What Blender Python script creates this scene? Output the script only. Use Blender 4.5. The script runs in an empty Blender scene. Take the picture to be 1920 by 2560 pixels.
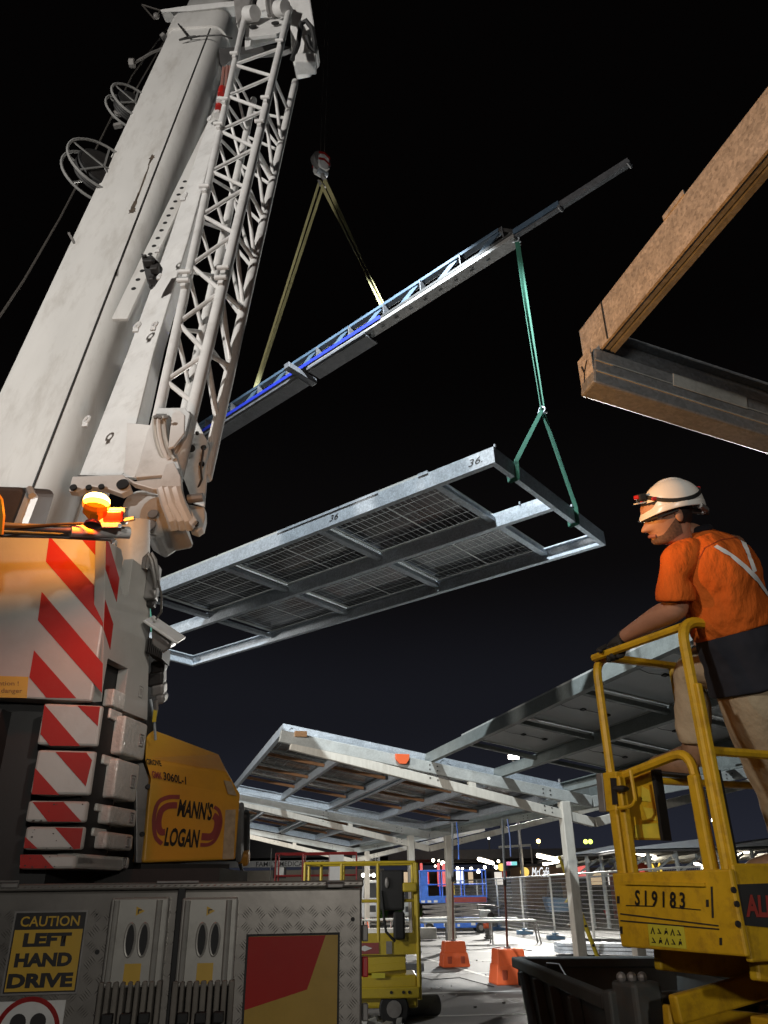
import bpy, bmesh, math, random
from mathutils import Vector, Matrix
from math import radians as R_, sin, cos, pi, sqrt
random.seed(7)
scn = bpy.context.scene
COL = scn.collection
V3 = Vector

# ------------------------------------------------------------------ camera
F_PX = 1924.0
PITCH, ROLL = R_(26.2), R_(0.8)
CAM = V3((0, 0, 1.6))
FW = V3((0, cos(PITCH), sin(PITCH)))
_u0, _r0 = V3((0, -sin(PITCH), cos(PITCH))), V3((1, 0, 0))
RT = _r0 * cos(ROLL) - _u0 * sin(ROLL)
UP = _r0 * sin(ROLL) + _u0 * cos(ROLL)
cam_d = bpy.data.cameras.new('camera')
cam_d.sensor_fit = 'VERTICAL'
cam_d.sensor_height = 2560 / F_PX * 26.0
cam_d.sensor_width = cam_d.sensor_height * 0.75
cam_d.lens = 26.0
cam_d.clip_start = 0.05
cam_d.clip_end = 2000
cam = bpy.data.objects.new('camera', cam_d)
COL.objects.link(cam)
cam.matrix_world = Matrix(((RT.x, UP.x, -FW.x, CAM.x), (RT.y, UP.y, -FW.y, CAM.y), (RT.z, UP.z, -FW.z, CAM.z), (0, 0, 0, 1)))
scn.camera = cam

def ray(x, y):
    return FW + RT * ((x - 960) / F_PX) + UP * ((1280 - y) / F_PX)
def D(x, y, d):                      # photo pixel + distance along the optical axis -> world point
    return CAM + ray(x, y) * d
def GZ(x, y, z):
    v = ray(x, y); return CAM + v * ((z - CAM.z) / v.z)
def GY(x, y, Y):
    v = ray(x, y); return CAM + v * (Y / v.y)
def PL(x, y, o, n):
    v = ray(x, y); return CAM + v * ((V3(o) - CAM).dot(n) / v.dot(n))
def PJ(P):
    q = V3(P) - CAM; d = q.dot(FW)
    return 960 + F_PX * q.dot(RT) / d, 1280 - F_PX * q.dot(UP) / d, d

# ------------------------------------------------------------------ night sky
world = bpy.data.worlds.new('World')
scn.world = world
world.use_nodes = True
wn = world.node_tree
wn.nodes.clear()
w_out = wn.nodes.new('ShaderNodeOutputWorld')
w_bg = wn.nodes.new('ShaderNodeBackground')
w_geo = wn.nodes.new('ShaderNodeNewGeometry')
w_sep = wn.nodes.new('ShaderNodeSeparateXYZ')
w_abs = wn.nodes.new('ShaderNodeMath'); w_abs.operation = 'ABSOLUTE'
w_rmp = wn.nodes.new('ShaderNodeValToRGB')
wn.links.new(w_geo.outputs['Incoming'], w_sep.inputs[0])
wn.links.new(w_sep.outputs['Z'], w_abs.inputs[0])
wn.links.new(w_abs.outputs[0], w_rmp.inputs[0])
w_rmp.color_ramp.interpolation = 'EASE'
e = w_rmp.color_ramp.elements
e[0].position = 0.0; e[0].color = (0.0170, 0.0190, 0.0290, 1)
e[1].position = 0.62; e[1].color = (0.0011, 0.0009, 0.0009, 1)
m_ = e.new(0.20); m_.color = (0.0082, 0.0086, 0.0120, 1)
m_ = e.new(0.38); m_.color = (0.0030, 0.0026, 0.0028, 1)
wn.links.new(w_rmp.outputs[0], w_bg.inputs['Color'])
w_bg.inputs['Strength'].default_value = 1.0
wn.links.new(w_bg.outputs[0], w_out.inputs[0])

scn.view_settings.view_transform = 'Standard'
scn.view_settings.look = 'None'
scn.view_settings.exposure = 0.0
scn.view_settings.gamma = 1.0
scn.view_settings.use_curve_mapping = False
scn.cycles.max_bounces = 5
scn.cycles.diffuse_bounces = 3
scn.cycles.glossy_bounces = 3
scn.cycles.transmission_bounces = 4
scn.cycles.sample_clamp_indirect = 4.0
scn.cycles.use_denoising = True

# ------------------------------------------------------------------ lamps of the site and added fill lamps
def spot(name, loc, target, watts, col, angle, blend=0.25, size=0.15):
    l = bpy.data.lights.new(name, 'SPOT')
    l.energy = watts; l.color = col; l.spot_size = R_(angle); l.spot_blend = blend; l.shadow_soft_size = size
    o = bpy.data.objects.new(name, l); COL.objects.link(o)
    o.location = loc
    o.rotation_euler = (V3(target) - V3(loc)).to_track_quat('-Z', 'Y').to_euler()
    return o
def point(name, loc, watts, col, size=0.05):
    l = bpy.data.lights.new(name, 'POINT')
    l.energy = watts; l.color = col; l.shadow_soft_size = size
    o = bpy.data.objects.new(name, l); COL.objects.link(o); o.location = loc
    return o
BOOM_LAMP = D(758, 62, 11.25)
spot('boom_floodlight_lamp', BOOM_LAMP + V3((0.02, 0.12, -0.16)), (-0.6, 13.0, 4.5), 9500, (0.84, 0.94, 1.0), 86, 0.2, 0.12)
TOWER = V3((-9.2, -5.2, 7.2))                      # mobile light tower behind the photographer
spot('light_tower_lamp', TOWER, (-2.3, 5.8, 8.4), 6600, (1.0, 0.955, 0.90), 50, 0.5, 0.25)
FLOOD = GY(1284, 1890, 41)
spot('site_floodlight_lamp', FLOOD + V3((0, -0.3, -0.05)), (2.5, 18.0, 0.0), 16500, (1.0, 0.97, 0.90), 100, 0.3, 0.25)
GROUND_FILL = V3((15.0, 37.0, 8.0))
spot('ground_fill_lamp', GROUND_FILL, (2.5, 26.0, 0.0), 15000, (1.0, 0.97, 0.92), 80, 0.4, 0.25)  # added unseen lamp that brightens the ground beyond the carport
spot('left_fill_lamp', (-9.0, 24.0, 5.0), (0.5, 43.0, 1.5), 7000, (1.0, 0.96, 0.90), 66, 0.5, 0.25)  # added lamp without a seen source, for the blue lift and fascia
BEACON = D(240, 1264, 3.15) + V3((0, 0, .030))
point('beacon_lamp', BEACON, 26, (1.0, 0.42, 0.06), 0.04)
spot('beacon_sweep_lamp', BEACON, (1.45, 2.7, 4.45), 330, (1.0, 0.54, 0.20), 78, 0.5, 0.03)   # the beam of the rotating beacon, caught on the overhead beam
spot('hood_fill_lamp', (5.5, -5.0, 6.5), (-0.85, 4.1, 2.3), 1700, (1.0, 0.95, 0.86), 13, 0.6, 0.2)  # narrow spot added to brighten the engine hood, source unseen
spot('locker_fill_lamp', (2.2, -5.5, 3.2), (-1.0, 3.2, 1.4), 560, (1.0, 0.95, 0.87), 58, 0.7, 0.2)  # low fill put in to brighten the locker and counterweight
spot('worker_fill_lamp', (-9.5, -6.5, 7.0), (1.9, 3.7, 3.0), 3000, (1.0, 0.95, 0.87), 17, 0.6, 0.3)  # fill added for the worker and basket; no tower stands here
spot('side_fill_lamp', (-12.5, 6.0, 4.6), (-0.5, 20.0, 0.4), 6500, (1.0, 0.96, 0.90), 56, 0.6, 0.25)  # fill added from the left for the posts and scissor lifts
# ------------------------------------------------------------------ mesh helpers
def orth(d, up=V3((0, 0, 1))):
    d = V3(d).normalized()
    if abs(d.dot(V3(up).normalized())) > 0.999:
        up = V3((0, 1, 0)) if abs(d.y) < 0.9 else V3((1, 0, 0))
    s = d.cross(V3(up)).normalized()
    return s, s.cross(d).normalized()

class MB:
    def __init__(self):
        self.v, self.f = [], []
    def add(self, vs, fs):
        n = len(self.v)
        self.v += [V3(a) for a in vs]
        self.f += [tuple(i + n for i in f) for f in fs]
        return self
    def box(self, c, s, ax=None):
        c = V3(c); ax = ax or (V3((1, 0, 0)), V3((0, 1, 0)), V3((0, 0, 1)))
        a, b, d = [V3(ax[i]) * (s[i] / 2) for i in range(3)]
        return self.add([c + a * i + b * j + d * k for k in (-1, 1) for j in (-1, 1) for i in (-1, 1)],
                        [(0, 2, 3, 1), (4, 5, 7, 6), (0, 1, 5, 4), (2, 6, 7, 3), (0, 4, 6, 2), (1, 3, 7, 5)])
    def bb(self, x0, y0, z0, x1, y1, z1):
        return self.box(((x0 + x1) / 2, (y0 + y1) / 2, (z0 + z1) / 2), (abs(x1 - x0), abs(y1 - y0), abs(z1 - z0)))
    def beam(self, p, q, w, h, up=(0, 0, 1)):
        p, q = V3(p), V3(q); d = q - p; s, u = orth(d, up)
        return self.box((p + q) / 2, (w, d.length, h), (s, d.normalized(), u))
    def taper(self, p, q, w0, h0, w1, h1, up=(0, 0, 1)):
        p, q = V3(p), V3(q); s, u = orth(q - p, up)
        def lp(c, w, h): return [c + s * (w / 2 * i) + u * (h / 2 * j) for i, j in ((-1, -1), (1, -1), (1, 1), (-1, 1))]
        return self.loft([lp(p, w0, h0), lp(q, w1, h1)])
    def loft(self, loops, cap=True, closed=False):
        n, m = len(loops[0]), len(loops)
        vs = [a for l in loops for a in l]
        fs = []
        for k in range(m if closed else m - 1):
            k2 = (k + 1) % m
            for i in range(n):
                j = (i + 1) % n
                fs.append((k * n + i, k * n + j, k2 * n + j, k2 * n + i))
        if cap and not closed:
            fs.append(tuple(range(n - 1, -1, -1))); fs.append(tuple((m - 1) * n + i for i in range(n)))
        return self.add(vs, fs)
    def prism(self, poly, t):
        t = V3(t); poly = [V3(a) for a in poly]
        return self.loft([poly, [a + t for a in poly]])
    def tube(self, path, r, n=8, closed=False, cap=True):
        path = [V3(a) for a in path]; m = len(path); loops = []
        prev = None
        for i in range(m):
            a = path[(i - 1) % m] if (closed or i > 0) else path[i]
            b = path[(i + 1) % m] if (closed or i < m - 1) else path[i]
            d = (b - a).normalized()
            if prev is None: s, u = orth(d)
            else:
                s = prev - d * prev.dot(d)
                s = s.normalized() if s.length > 1e-6 else orth(d)[0]
                u = s.cross(d).normalized()
            prev = s
            rr = r[i] if isinstance(r, (list, tuple)) else r
            loops.append([path[i] + s * (rr * cos(2 * pi * k / n)) + u * (rr * sin(2 * pi * k / n)) for k in range(n)])
        return self.loft(loops, cap, closed)
    def cyl(self, p, q, r, r2=None, n=14):
        return self.tube([p, q], [r, r if r2 is None else r2], n)
    def lathe(self, c, axis, prof, n=16):      # prof: (radius, height along axis)
        c = V3(c); d = V3(axis).normalized(); s, u = orth(d)
        return self.loft([[c + d * h + s * (max(r, 1e-4) * cos(2 * pi * k / n)) + u * (max(r, 1e-4) * sin(2 * pi * k / n)) for k in range(n)] for r, h in prof])
    def ball(self, c, r, n=12, m=8, ax=None):
        c = V3(c); r = r if isinstance(r, (tuple, list)) else (r, r, r)
        ax = ax or (V3((1, 0, 0)), V3((0, 1, 0)), V3((0, 0, 1)))
        loops = []
        for j in range(m + 1):
            t = pi * j / m; rad = max(sin(t), 1e-3)
            loops.append([c + V3(ax[0]) * (r[0] * rad * cos(2 * pi * k / n)) + V3(ax[1]) * (r[1] * rad * sin(2 * pi * k / n)) - V3(ax[2]) * (r[2] * cos(t)) for k in range(n)])
        return self.loft(loops)
    def torus(self, c, axis, R, r, n=28, k=8):
        c = V3(c); s, u = orth(axis)
        return self.tube([c + s * (R * cos(2 * pi * i / n)) + u * (R * sin(2 * pi * i / n)) for i in range(n)], r, k, closed=True)
    def channel(self, p, q, h, fl, lip, th, up, side):   # lipped C section, web at the line p-q's side
        p, q = V3(p), V3(q); up = V3(up).normalized(); s = V3(side).normalized()
        pr = [(0, 0), (fl, 0), (fl, lip), (fl - th, lip), (fl - th, th), (th, th), (th, h - th), (fl - th, h - th), (fl - th, h - lip), (fl, h - lip), (fl, h), (0, h)]
        L = [[c + s * a + up * b for a, b in pr] for c in (p, q)]
        n = len(pr); off = len(self.v)
        self.v += L[0] + L[1]
        for i in range(n):
            j = (i + 1) % n
            self.f.append((off + i, off + j, off + n + j, off + n + i))
        for b in (0, n):
            for quad in ((0, 1, 4, 5), (1, 2, 3, 4), (0, 5, 6, 11), (6, 7, 10, 11), (7, 8, 9, 10)):
                self.f.append(tuple(off + b + k for k in quad))
        return self
    def build(self, name, mat, parent=None, bevel=0, smooth=False, label=None, kind=None, seg=2, ang=35, local=False):
        me = bpy.data.meshes.new(name)
        o = bpy.data.objects.new(name, me); COL.objects.link(o)
        off = V3((0, 0, 0))
        if parent is not None:
            o.parent = parent
            if not local:
                p = parent
                while p is not None:
                    off += p.location; p = p.parent
        me.from_pydata([tuple(a - off) for a in self.v], [], self.f)
        bm = bmesh.new(); bm.from_mesh(me)
        bmesh.ops.recalc_face_normals(bm, faces=bm.faces)
        bm.to_mesh(me); bm.free()
        me.materials.append(mat)
        if smooth:
            me.shade_smooth(); me.set_sharp_from_angle(angle=R_(ang))
        if bevel:
            b = o.modifiers.new('bevel', 'BEVEL'); b.width = bevel; b.segments = seg; b.limit_method = 'ANGLE'; b.angle_limit = R_(40)
        if label: o['label'] = label
        if kind: o['kind'] = kind
        return o

def thing(name, label, cat, loc=(0, 0, 0), rz=0, group=None):
    o = bpy.data.objects.new(name, None); COL.objects.link(o)
    o.location = loc; o.rotation_euler = (0, 0, rz); o.empty_display_size = 0.1
    o['label'] = label; o['category'] = cat
    if group: o['group'] = group
    return o
def tag(o, label, cat, group=None):
    o['label'] = label; o['category'] = cat
    if group: o['group'] = group
    return o
def kids(o):
    return [c for c in COL.objects if c.parent is o]
def copy_tree(o, parent=None):
    c = o.copy(); COL.objects.link(c); c.parent = parent
    for ch in list(o.children): copy_tree(ch, c)
    return c

def text_mesh(body, bold=0.0, shear=0.0, spacing=1.0, ext=0.0):
    cu = bpy.data.curves.new('lettering', 'FONT')
    cu.body = body; cu.size = 1; cu.offset = bold; cu.shear = shear; cu.space_character = spacing; cu.align_x = 'LEFT'; cu.resolution_u = 3
    t = bpy.data.objects.new('lettering', cu); COL.objects.link(t)
    dg = bpy.context.evaluated_depsgraph_get()
    me = bpy.data.meshes.new_from_object(t.evaluated_get(dg))
    bpy.data.objects.remove(t); bpy.data.curves.remove(cu)
    return me
def letters(body, o, r, u, w, h, mat, parent, bold=0.0, shear=0.0, spacing=1.0, lift=0.002, name='lettering'):
    """lettering fitted to a w x h box with its lower left corner at o, on the plane of r and u"""
    me = text_mesh(body, bold, shear, spacing)
    xs = [v.co.x for v in me.vertices]; ys = [v.co.y for v in me.vertices]
    x0, x1, y0, y1 = min(xs), max(xs), min(ys), max(ys)
    r, u = V3(r).normalized(), V3(u).normalized(); n = r.cross(u)
    off = V3((0, 0, 0)); p = parent
    while p is not None:
        off += p.location; p = p.parent
    for v in me.vertices:
        v.co = V3(o) + r * ((v.co.x - x0) / (x1 - x0) * w) + u * ((v.co.y - y0) / (y1 - y0) * h) + n * lift - off
    ob = bpy.data.objects.new(name, me); COL.objects.link(ob); ob.parent = parent
    me.materials.clear(); me.materials.append(mat)
    return ob

# ------------------------------------------------------------------ materials
MATS = {}
def M(name, col, rough=0.5, metal=0.0, var=0.12, scale=6.0, bump=0.0, bscale=40.0, dirt=None, dscale=3.0, damt=0.5, emit=None, spangle=0.0, stretch=(1, 1, 1), spec=0.5, bdist=0.01):
    m = bpy.data.materials.new(name); m.use_nodes = True
    nt = m.node_tree; N, L = nt.nodes, nt.links
    b = N['Principled BSDF']
    b.inputs['Roughness'].default_value = rough
    b.inputs['Metallic'].default_value = metal
    b.inputs['Specular IOR Level'].default_value = spec
    tc = N.new('ShaderNodeTexCoord')
    mp = N.new('ShaderNodeMapping'); mp.inputs['Scale'].default_value = stretch
    L.new(tc.outputs['Object'], mp.inputs[0])
    no = N.new('ShaderNodeTexNoise'); no.inputs['Scale'].default_value = scale; no.inputs['Detail'].default_value = 5; no.inputs['Roughness'].default_value = 0.6
    L.new(mp.outputs[0], no.inputs['Vector'])
    rp = N.new('ShaderNodeValToRGB')
    rp.color_ramp.elements[0].position = 0.3; rp.color_ramp.elements[1].position = 0.7
    rp.color_ramp.elements[0].color = tuple(c * (1 - var) for c in col) + (1,)
    rp.color_ramp.elements[1].color = tuple(min(1, c * (1 + var)) for c in col) + (1,)
    L.new(no.outputs['Fac'], rp.inputs[0])
    out = rp.outputs[0]
    if spangle:
        vo = N.new('ShaderNodeTexVoronoi'); vo.inputs['Scale'].default_value = 55
        L.new(mp.outputs[0], vo.inputs['Vector'])
        hs = N.new('ShaderNodeMapRange'); hs.inputs['To Min'].default_value = 1 - spangle; hs.inputs['To Max'].default_value = 1 + spangle * 0.6
        sx = N.new('ShaderNodeSeparateXYZ'); L.new(vo.outputs['Color'], sx.inputs[0]); L.new(sx.outputs[0], hs.inputs['Value'])
        mx = N.new('ShaderNodeVectorMath'); mx.operation = 'SCALE'
        L.new(out, mx.inputs[0]); L.new(hs.outputs[0], mx.inputs['Scale']); out = mx.outputs[0]
    if dirt:
        n2 = N.new('ShaderNodeTexNoise'); n2.inputs['Scale'].default_value = dscale; n2.inputs['Detail'].default_value = 8; n2.inputs['Roughness'].default_value = 0.72
        L.new(mp.outputs[0], n2.inputs['Vector'])
        r2 = N.new('ShaderNodeValToRGB'); r2.color_ramp.elements[0].position = 0.5; r2.color_ramp.elements[1].position = 0.74
        r2.color_ramp.elements[1].color = (damt, damt, damt, 1)
        L.new(n2.outputs['Fac'], r2.inputs[0])
        mi = N.new('ShaderNodeMix'); mi.data_type = 'RGBA'
        L.new(r2.outputs[0], mi.inputs['Factor']); L.new(out, mi.inputs['A']); mi.inputs['B'].default_value = tuple(dirt) + (1,)
        out = mi.outputs['Result']
    L.new(out, b.inputs['Base Color'])
    rr = N.new('ShaderNodeMapRange'); rr.inputs['To Min'].default_value = max(0.03, rough - 0.1); rr.inputs['To Max'].default_value = min(1, rough + 0.12)
    L.new(no.outputs['Fac'], rr.inputs['Value']); L.new(rr.outputs[0], b.inputs['Roughness'])
    if bump:
        n3 = N.new('ShaderNodeTexNoise'); n3.inputs['Scale'].default_value = bscale; n3.inputs['Detail'].default_value = 6
        L.new(mp.outputs[0], n3.inputs['Vector'])
        bp = N.new('ShaderNodeBump'); bp.inputs['Strength'].default_value = bump; bp.inputs['Distance'].default_value = bdist
        L.new(n3.outputs['Fac'], bp.inputs['Height']); L.new(bp.outputs[0], b.inputs['Normal'])
    if emit:
        b.inputs['Emission Color'].default_value = tuple(emit[0]) + (1,); b.inputs['Emission Strength'].default_value = emit[1]
    MATS[name] = m
    return m
m_boom = M('boom_paint', (0.62, 0.61, 0.585), 0.34, var=0.05, scale=1.2, dirt=(0.24, 0.205, 0.16), dscale=1.6, damt=0.42, bump=0.02, bscale=3, stretch=(3, 3, .45))
m_white = M('white_paint', (0.66, 0.655, 0.64), 0.42, var=0.06, scale=5, dirt=(0.25, 0.22, 0.18), dscale=6, damt=0.35, bump=0.04, bscale=12)
m_cw = M('counterweight_paint', (0.40, 0.39, 0.365), 0.35, var=0.06, scale=4, dirt=(0.3, 0.28, 0.24), dscale=5, damt=0.4, bump=0.12, bscale=22)
m_cast = M('cast_silver_paint', (0.62, 0.61, 0.57), 0.30, metal=0.15, var=0.12, scale=18, bump=0.55, bscale=55, dirt=(0.2, 0.17, 0.13), dscale=9, damt=0.5)
m_red = M('red_reflective', (0.36, 0.016, 0.012), 0.5, spec=.2, var=0.08, scale=7, dirt=(0.30, 0.04, 0.03), dscale=14, damt=0.5)
m_chip = M('chipped_paint', (0.05, 0.04, 0.035), 0.8, var=0.3)
m_dark = M('dark_steel', (0.022, 0.020, 0.019), 0.55, var=0.3, scale=8, bump=0.1)
m_black = M('black_rubber', (0.012, 0.012, 0.012), 0.65, var=0.3)
m_grey = M('grey_steel', (0.22, 0.21, 0.20), 0.45, metal=0.3, var=0.18, scale=10, bump=0.06)
m_wire = M('rope_steel', (0.10, 0.09, 0.08), 0.5, metal=0.4, var=0.3, scale=60)
m_yel = M('crane_yellow', (0.66, 0.34, 0.035), 0.36, var=0.05, scale=4, dirt=(0.42, 0.22, 0.04), dscale=4, damt=0.45, bump=0.04, bscale=5)
m_lift = M('lift_yellow', (0.60, 0.36, 0.015), 0.40, var=0.10, scale=9, dirt=(0.20, 0.10, 0.02), dscale=11, damt=0.65, bump=0.08, bscale=30)
m_lift2 = M('scissor_yellow', (0.48, 0.36, 0.022), 0.42, var=0.08, scale=9, dirt=(0.25, 0.18, 0.03), dscale=9, damt=0.5, bump=0.05)
m_sign = M('sign_yellow', (0.55, 0.34, 0.03), 0.45, var=0.06, scale=12, dirt=(0.3, 0.2, 0.04), dscale=6, damt=0.4)
m_ink = M('black_print', (0.012, 0.010, 0.010), 0.5, var=0.2)
m_maroon = M('maroon_print', (0.26, 0.055, 0.05), 0.45, var=0.12, scale=14)
m_galv = M('galvanised_steel', (0.44, 0.48, 0.52), 0.46, metal=0.35, var=0.12, scale=5, spangle=0.22, dirt=(0.30, 0.33, 0.36), dscale=6, damt=0.45)
m_galv2 = M('weathered_zinc', (0.40, 0.41, 0.39), 0.55, metal=0.2, var=0.16, scale=3, spangle=0.10, dirt=(0.26, 0.25, 0.22), dscale=4, damt=0.6, bump=0.04)
m_mottle = M('mottled_zinc', (0.46, 0.43, 0.40), 0.45, metal=0.3, var=0.16, scale=9, spangle=0.25, dirt=(0.07, 0.058, 0.048), dscale=55, damt=0.75)
m_canopy = M('grey_green_zinc', (0.20, 0.22, 0.21), 0.5, metal=0.25, var=0.14, scale=3, spangle=0.12, dirt=(0.13, 0.135, 0.125), dscale=4, damt=0.6, bump=0.04)
m_post = M('primed_steel', (0.50, 0.47, 0.41), 0.55, var=0.10, scale=5, dirt=(0.30, 0.26, 0.20), dscale=4, damt=0.5, stretch=(3, 3, 0.6))
m_cell = M('solar_cells', (0.040, 0.037, 0.041), 0.20, var=0.45, scale=1.1)
m_gap = bpy.data.materials.new('cell_gap_glass'); m_gap.use_nodes = True
_n = m_gap.node_tree; _b = _n.nodes['Principled BSDF']; _b.inputs['Base Color'].default_value = (.075, .073, .07, 1); _b.inputs['Roughness'].default_value = .3
_t = _n.nodes.new('ShaderNodeBsdfTranslucent'); _t.inputs[0].default_value = (.12, .115, .105, 1)
_m = _n.nodes.new('ShaderNodeMixShader'); _m.inputs[0].default_value = .35
_n.links.new(_b.outputs[0], _m.inputs[1]); _n.links.new(_t.outputs[0], _m.inputs[2]); _n.links.new(_m.outputs[0], _n.nodes['Material Output'].inputs[0])
m_back = M('white_backsheet', (0.62, 0.63, 0.62), 0.5, var=0.04)
m_alu = M('aluminium_edge', (0.55, 0.55, 0.52), 0.4, metal=0.4, var=0.08)
m_sling_y = M('yellow_webbing', (0.34, 0.31, 0.15), 0.8, var=0.12, scale=30, bump=0.2, bscale=200)
m_sp_blue = M('dull_blue_paint', (0.045, 0.072, 0.105), 0.5, metal=.1, var=0.2, scale=4, dirt=(0.05, 0.05, 0.05), dscale=5, damt=0.6)
m_sp_grey = M('dull_grey_zinc', (0.075, 0.075, 0.08), 0.5, metal=.1, var=0.25, scale=9, spangle=.25, dirt=(0.06, 0.06, 0.06), dscale=7, damt=0.6)
m_purlin = M('amber_lit_brown', (0.34, 0.17, 0.08), 0.6, var=0.2, scale=5, dirt=(.16, .08, .04), dscale=4, damt=.6)  # brown holds the beacon's amber light on the cross bars
m_sling_g = M('green_webbing', (0.022, 0.115, 0.075), 0.8, var=0.15, scale=30, bump=0.2, bscale=200)
m_blue = M('blue_paint', (0.05, 0.16, 0.60), 0.4, var=0.12, scale=10, dirt=(0.03, 0.05, 0.12), dscale=8, damt=0.5)
m_steelblue = M('blue_grey_paint', (0.12, 0.22, 0.34), 0.4, var=0.15, scale=4, dirt=(0.1, 0.1, 0.1), dscale=5, damt=0.6)
m_orange = M('orange_plastic', (0.66, 0.11, 0.03), 0.5, var=0.10, scale=7, dirt=(0.3, 0.08, 0.04), dscale=7, damt=0.5)
m_redp = M('red_paint', (0.50, 0.02, 0.02), 0.42, var=0.1, scale=7)
m_skip = M('skip_steel', (0.075, 0.080, 0.076), 0.6, var=0.25, scale=5, dirt=(0.10, 0.07, 0.05), dscale=7, damt=0.6, bump=0.2, bscale=20)
m_conc = M('concrete', (0.36, 0.35, 0.32), 0.85, var=0.12, scale=4, bump=0.1)
# ------------------------------------------------------------------ ground
mg = M('asphalt', (0.105, 0.102, 0.097), 0.66, var=0.28, scale=0.7, bump=0.4, bscale=90, dirt=(0.045, 0.043, 0.040), dscale=0.45, damt=0.8)
gb = MB().add([(-160, -40, 0), (160, -40, 0), (160, 190, 0), (-160, 190, 0)], [(0, 1, 2, 3)])
g = gb.build('ground', mg); g['kind'] = 'structure'
m_line = M('line_paint', (0.55, 0.55, 0.52), 0.6, var=0.15, scale=8, dirt=(0.16, 0.155, 0.145), dscale=7, damt=0.85)
lines = thing('parking_markings', '', ''); 
del lines['label'], lines['category']; lines['kind'] = 'structure'
for (a, b, w) in [((960, 2383), (1250, 2379), .10), ((960, 2406), (1420, 2399), .10), ((1000, 2436), (1420, 2428), .10), ((980, 2486), (1420, 2475), .10),
                  ((940, 2545), (1500, 2530), .10), ((1035, 2388), (1250, 2450), .11), ((1100, 2362), (1560, 2354), .10), ((960, 2366), (1060, 2392), .10)]:
    p, q = GZ(*a, 0.0), GZ(*b, 0.0)
    s = (q - p).cross(V3((0, 0, 1))).normalized() * w / 2
    z = V3((0, 0, .004))
    MB().add([p - s + z, q - s + z, q + s + z, p + s + z], [(0, 1, 2, 3)]).build('line_marking', m_line, lines)

# ------------------------------------------------------------------ carport frames (steel, with solar panels)
FW_, FL_ = 2.95, 9.3
BARS = [0.95, 2.95, 4.94, 6.92]
def channel_part(name, p, q, h, fl, up, side, mat, parent, lip=.02, th=.006, label=None):
    return MB().channel(p, q, h, fl, lip, th, up, side).build(name, mat, parent, local=True, label=label)
def make_frame(kind, label, cat, group=None, beams=None, bars=None):
    root = thing('solar_roof_frame', label, cat, group=group)
    Z, X, Y = V3((0, 0, 1)), V3((1, 0, 0)), V3((0, 1, 0))
    h = .20
    bm_ = beams or m_galv
    channel_part('side_beam', (0, 0, 0), (0, FL_, 0), h, .075, Z, X, bm_, root)
    channel_part('side_beam', (FW_, 0, 0), (FW_, FL_, 0), h, .075, Z, -X, bm_, root)
    channel_part('middle_beam', (FW_ / 2 - .035, .008, 0.001), (FW_ / 2 - .035, FL_ - .008, 0.001), h - .003, .075, Z, X, bm_, root)
    channel_part('end_beam', (.004, -.002, 0.002), (FW_ - .004, -.002, 0.002), h, .07, Z, Y, bm_, root)
    channel_part('end_beam', (.004, FL_ + .002, 0.002), (FW_ - .004, FL_ + .002, 0.002), h, .07, Z, -Y, bm_, root)
    hw = FW_ / 2
    for x0, x1 in ((.08, hw - .04), (hw + .045, FW_ - .08)):
        for y in BARS:
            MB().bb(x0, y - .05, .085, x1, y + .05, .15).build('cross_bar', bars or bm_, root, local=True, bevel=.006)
        for y in (BARS if False else []): pass
    for x0, x1 in ((.015, hw - .012), (hw + .012, FW_ - .015)):
        for k in range(3):
            y0, y1 = BARS[k] + .012, BARS[k + 1] - .012
            fr = MB()
            fr.bb(x0, y0, .203, x1, y0 + .03, .238).bb(x0, y1 - .03, .203, x1, y1, .238)
            fr.bb(x0, y0 + .03, .203, x0 + .03, y1 - .03, .238).bb(x1 - .03, y0 + .03, .203, x1, y1 - .03, .238)
            P = fr.build('solar_panel', m_alu, root, local=True)
            if kind == 'cells':
                MB().add([(x0 + .03, y0 + .03, .220), (x1 - .03, y0 + .03, .220), (x1 - .03, y1 - .03, .220), (x0 + .03, y1 - .03, .220)], [(0, 3, 2, 1)]).build('glass', m_gap, P, local=True)
                c = MB(); nx, ny = 6, 10
                ym = (y0 + y1) / 2; z = .2185
                cw = (x1 - x0 - .08) / nx
                for ya, yb in ((y0 + .04, ym - .012), (ym + .012, y1 - .04)):
                    chh = (yb - ya) / ny
                    for i in range(nx):
                        for j in range(ny):
                            a, b = x0 + .04 + i * cw + .0045, ya + j * chh + .0028
                            c.add([(a, b, z), (a + cw - .009, b, z), (a + cw - .009, b + chh - .0056, z), (a, b + chh - .0056, z)], [(0, 3, 2, 1)])
                c.build('solar_cells', m_cell, P, local=True, kind='stuff')
                MB().bb(x0 + .05, ym - .007, .2165, x1 - .05, ym + .007, .2185).build('busbar', m_alu, P, local=True)
            else:
                MB().bb(x0 + .03, y0 + .03, .22, x1 - .03, y1 - .03, .232).build('backsheet', m_back, P, local=True)
                xm = (x0 + x1) / 2; ym = (y0 + y1) / 2
                for dx in (-.38, 0, .38):
                    MB().bb(xm + dx - .03, ym - .045, .198, xm + dx + .03, ym + .045, .219).build('junction_box', m_black, P, local=True, bevel=.005)
                MB().tube([(xm - .36, ym, .205), (xm - .2, ym + .04, .20), (xm, ym, .205), (xm + .2, ym - .04, .20), (xm + .36, ym, .205)], .004, 5).build('cable', m_black, P, local=True)
    return root
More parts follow.
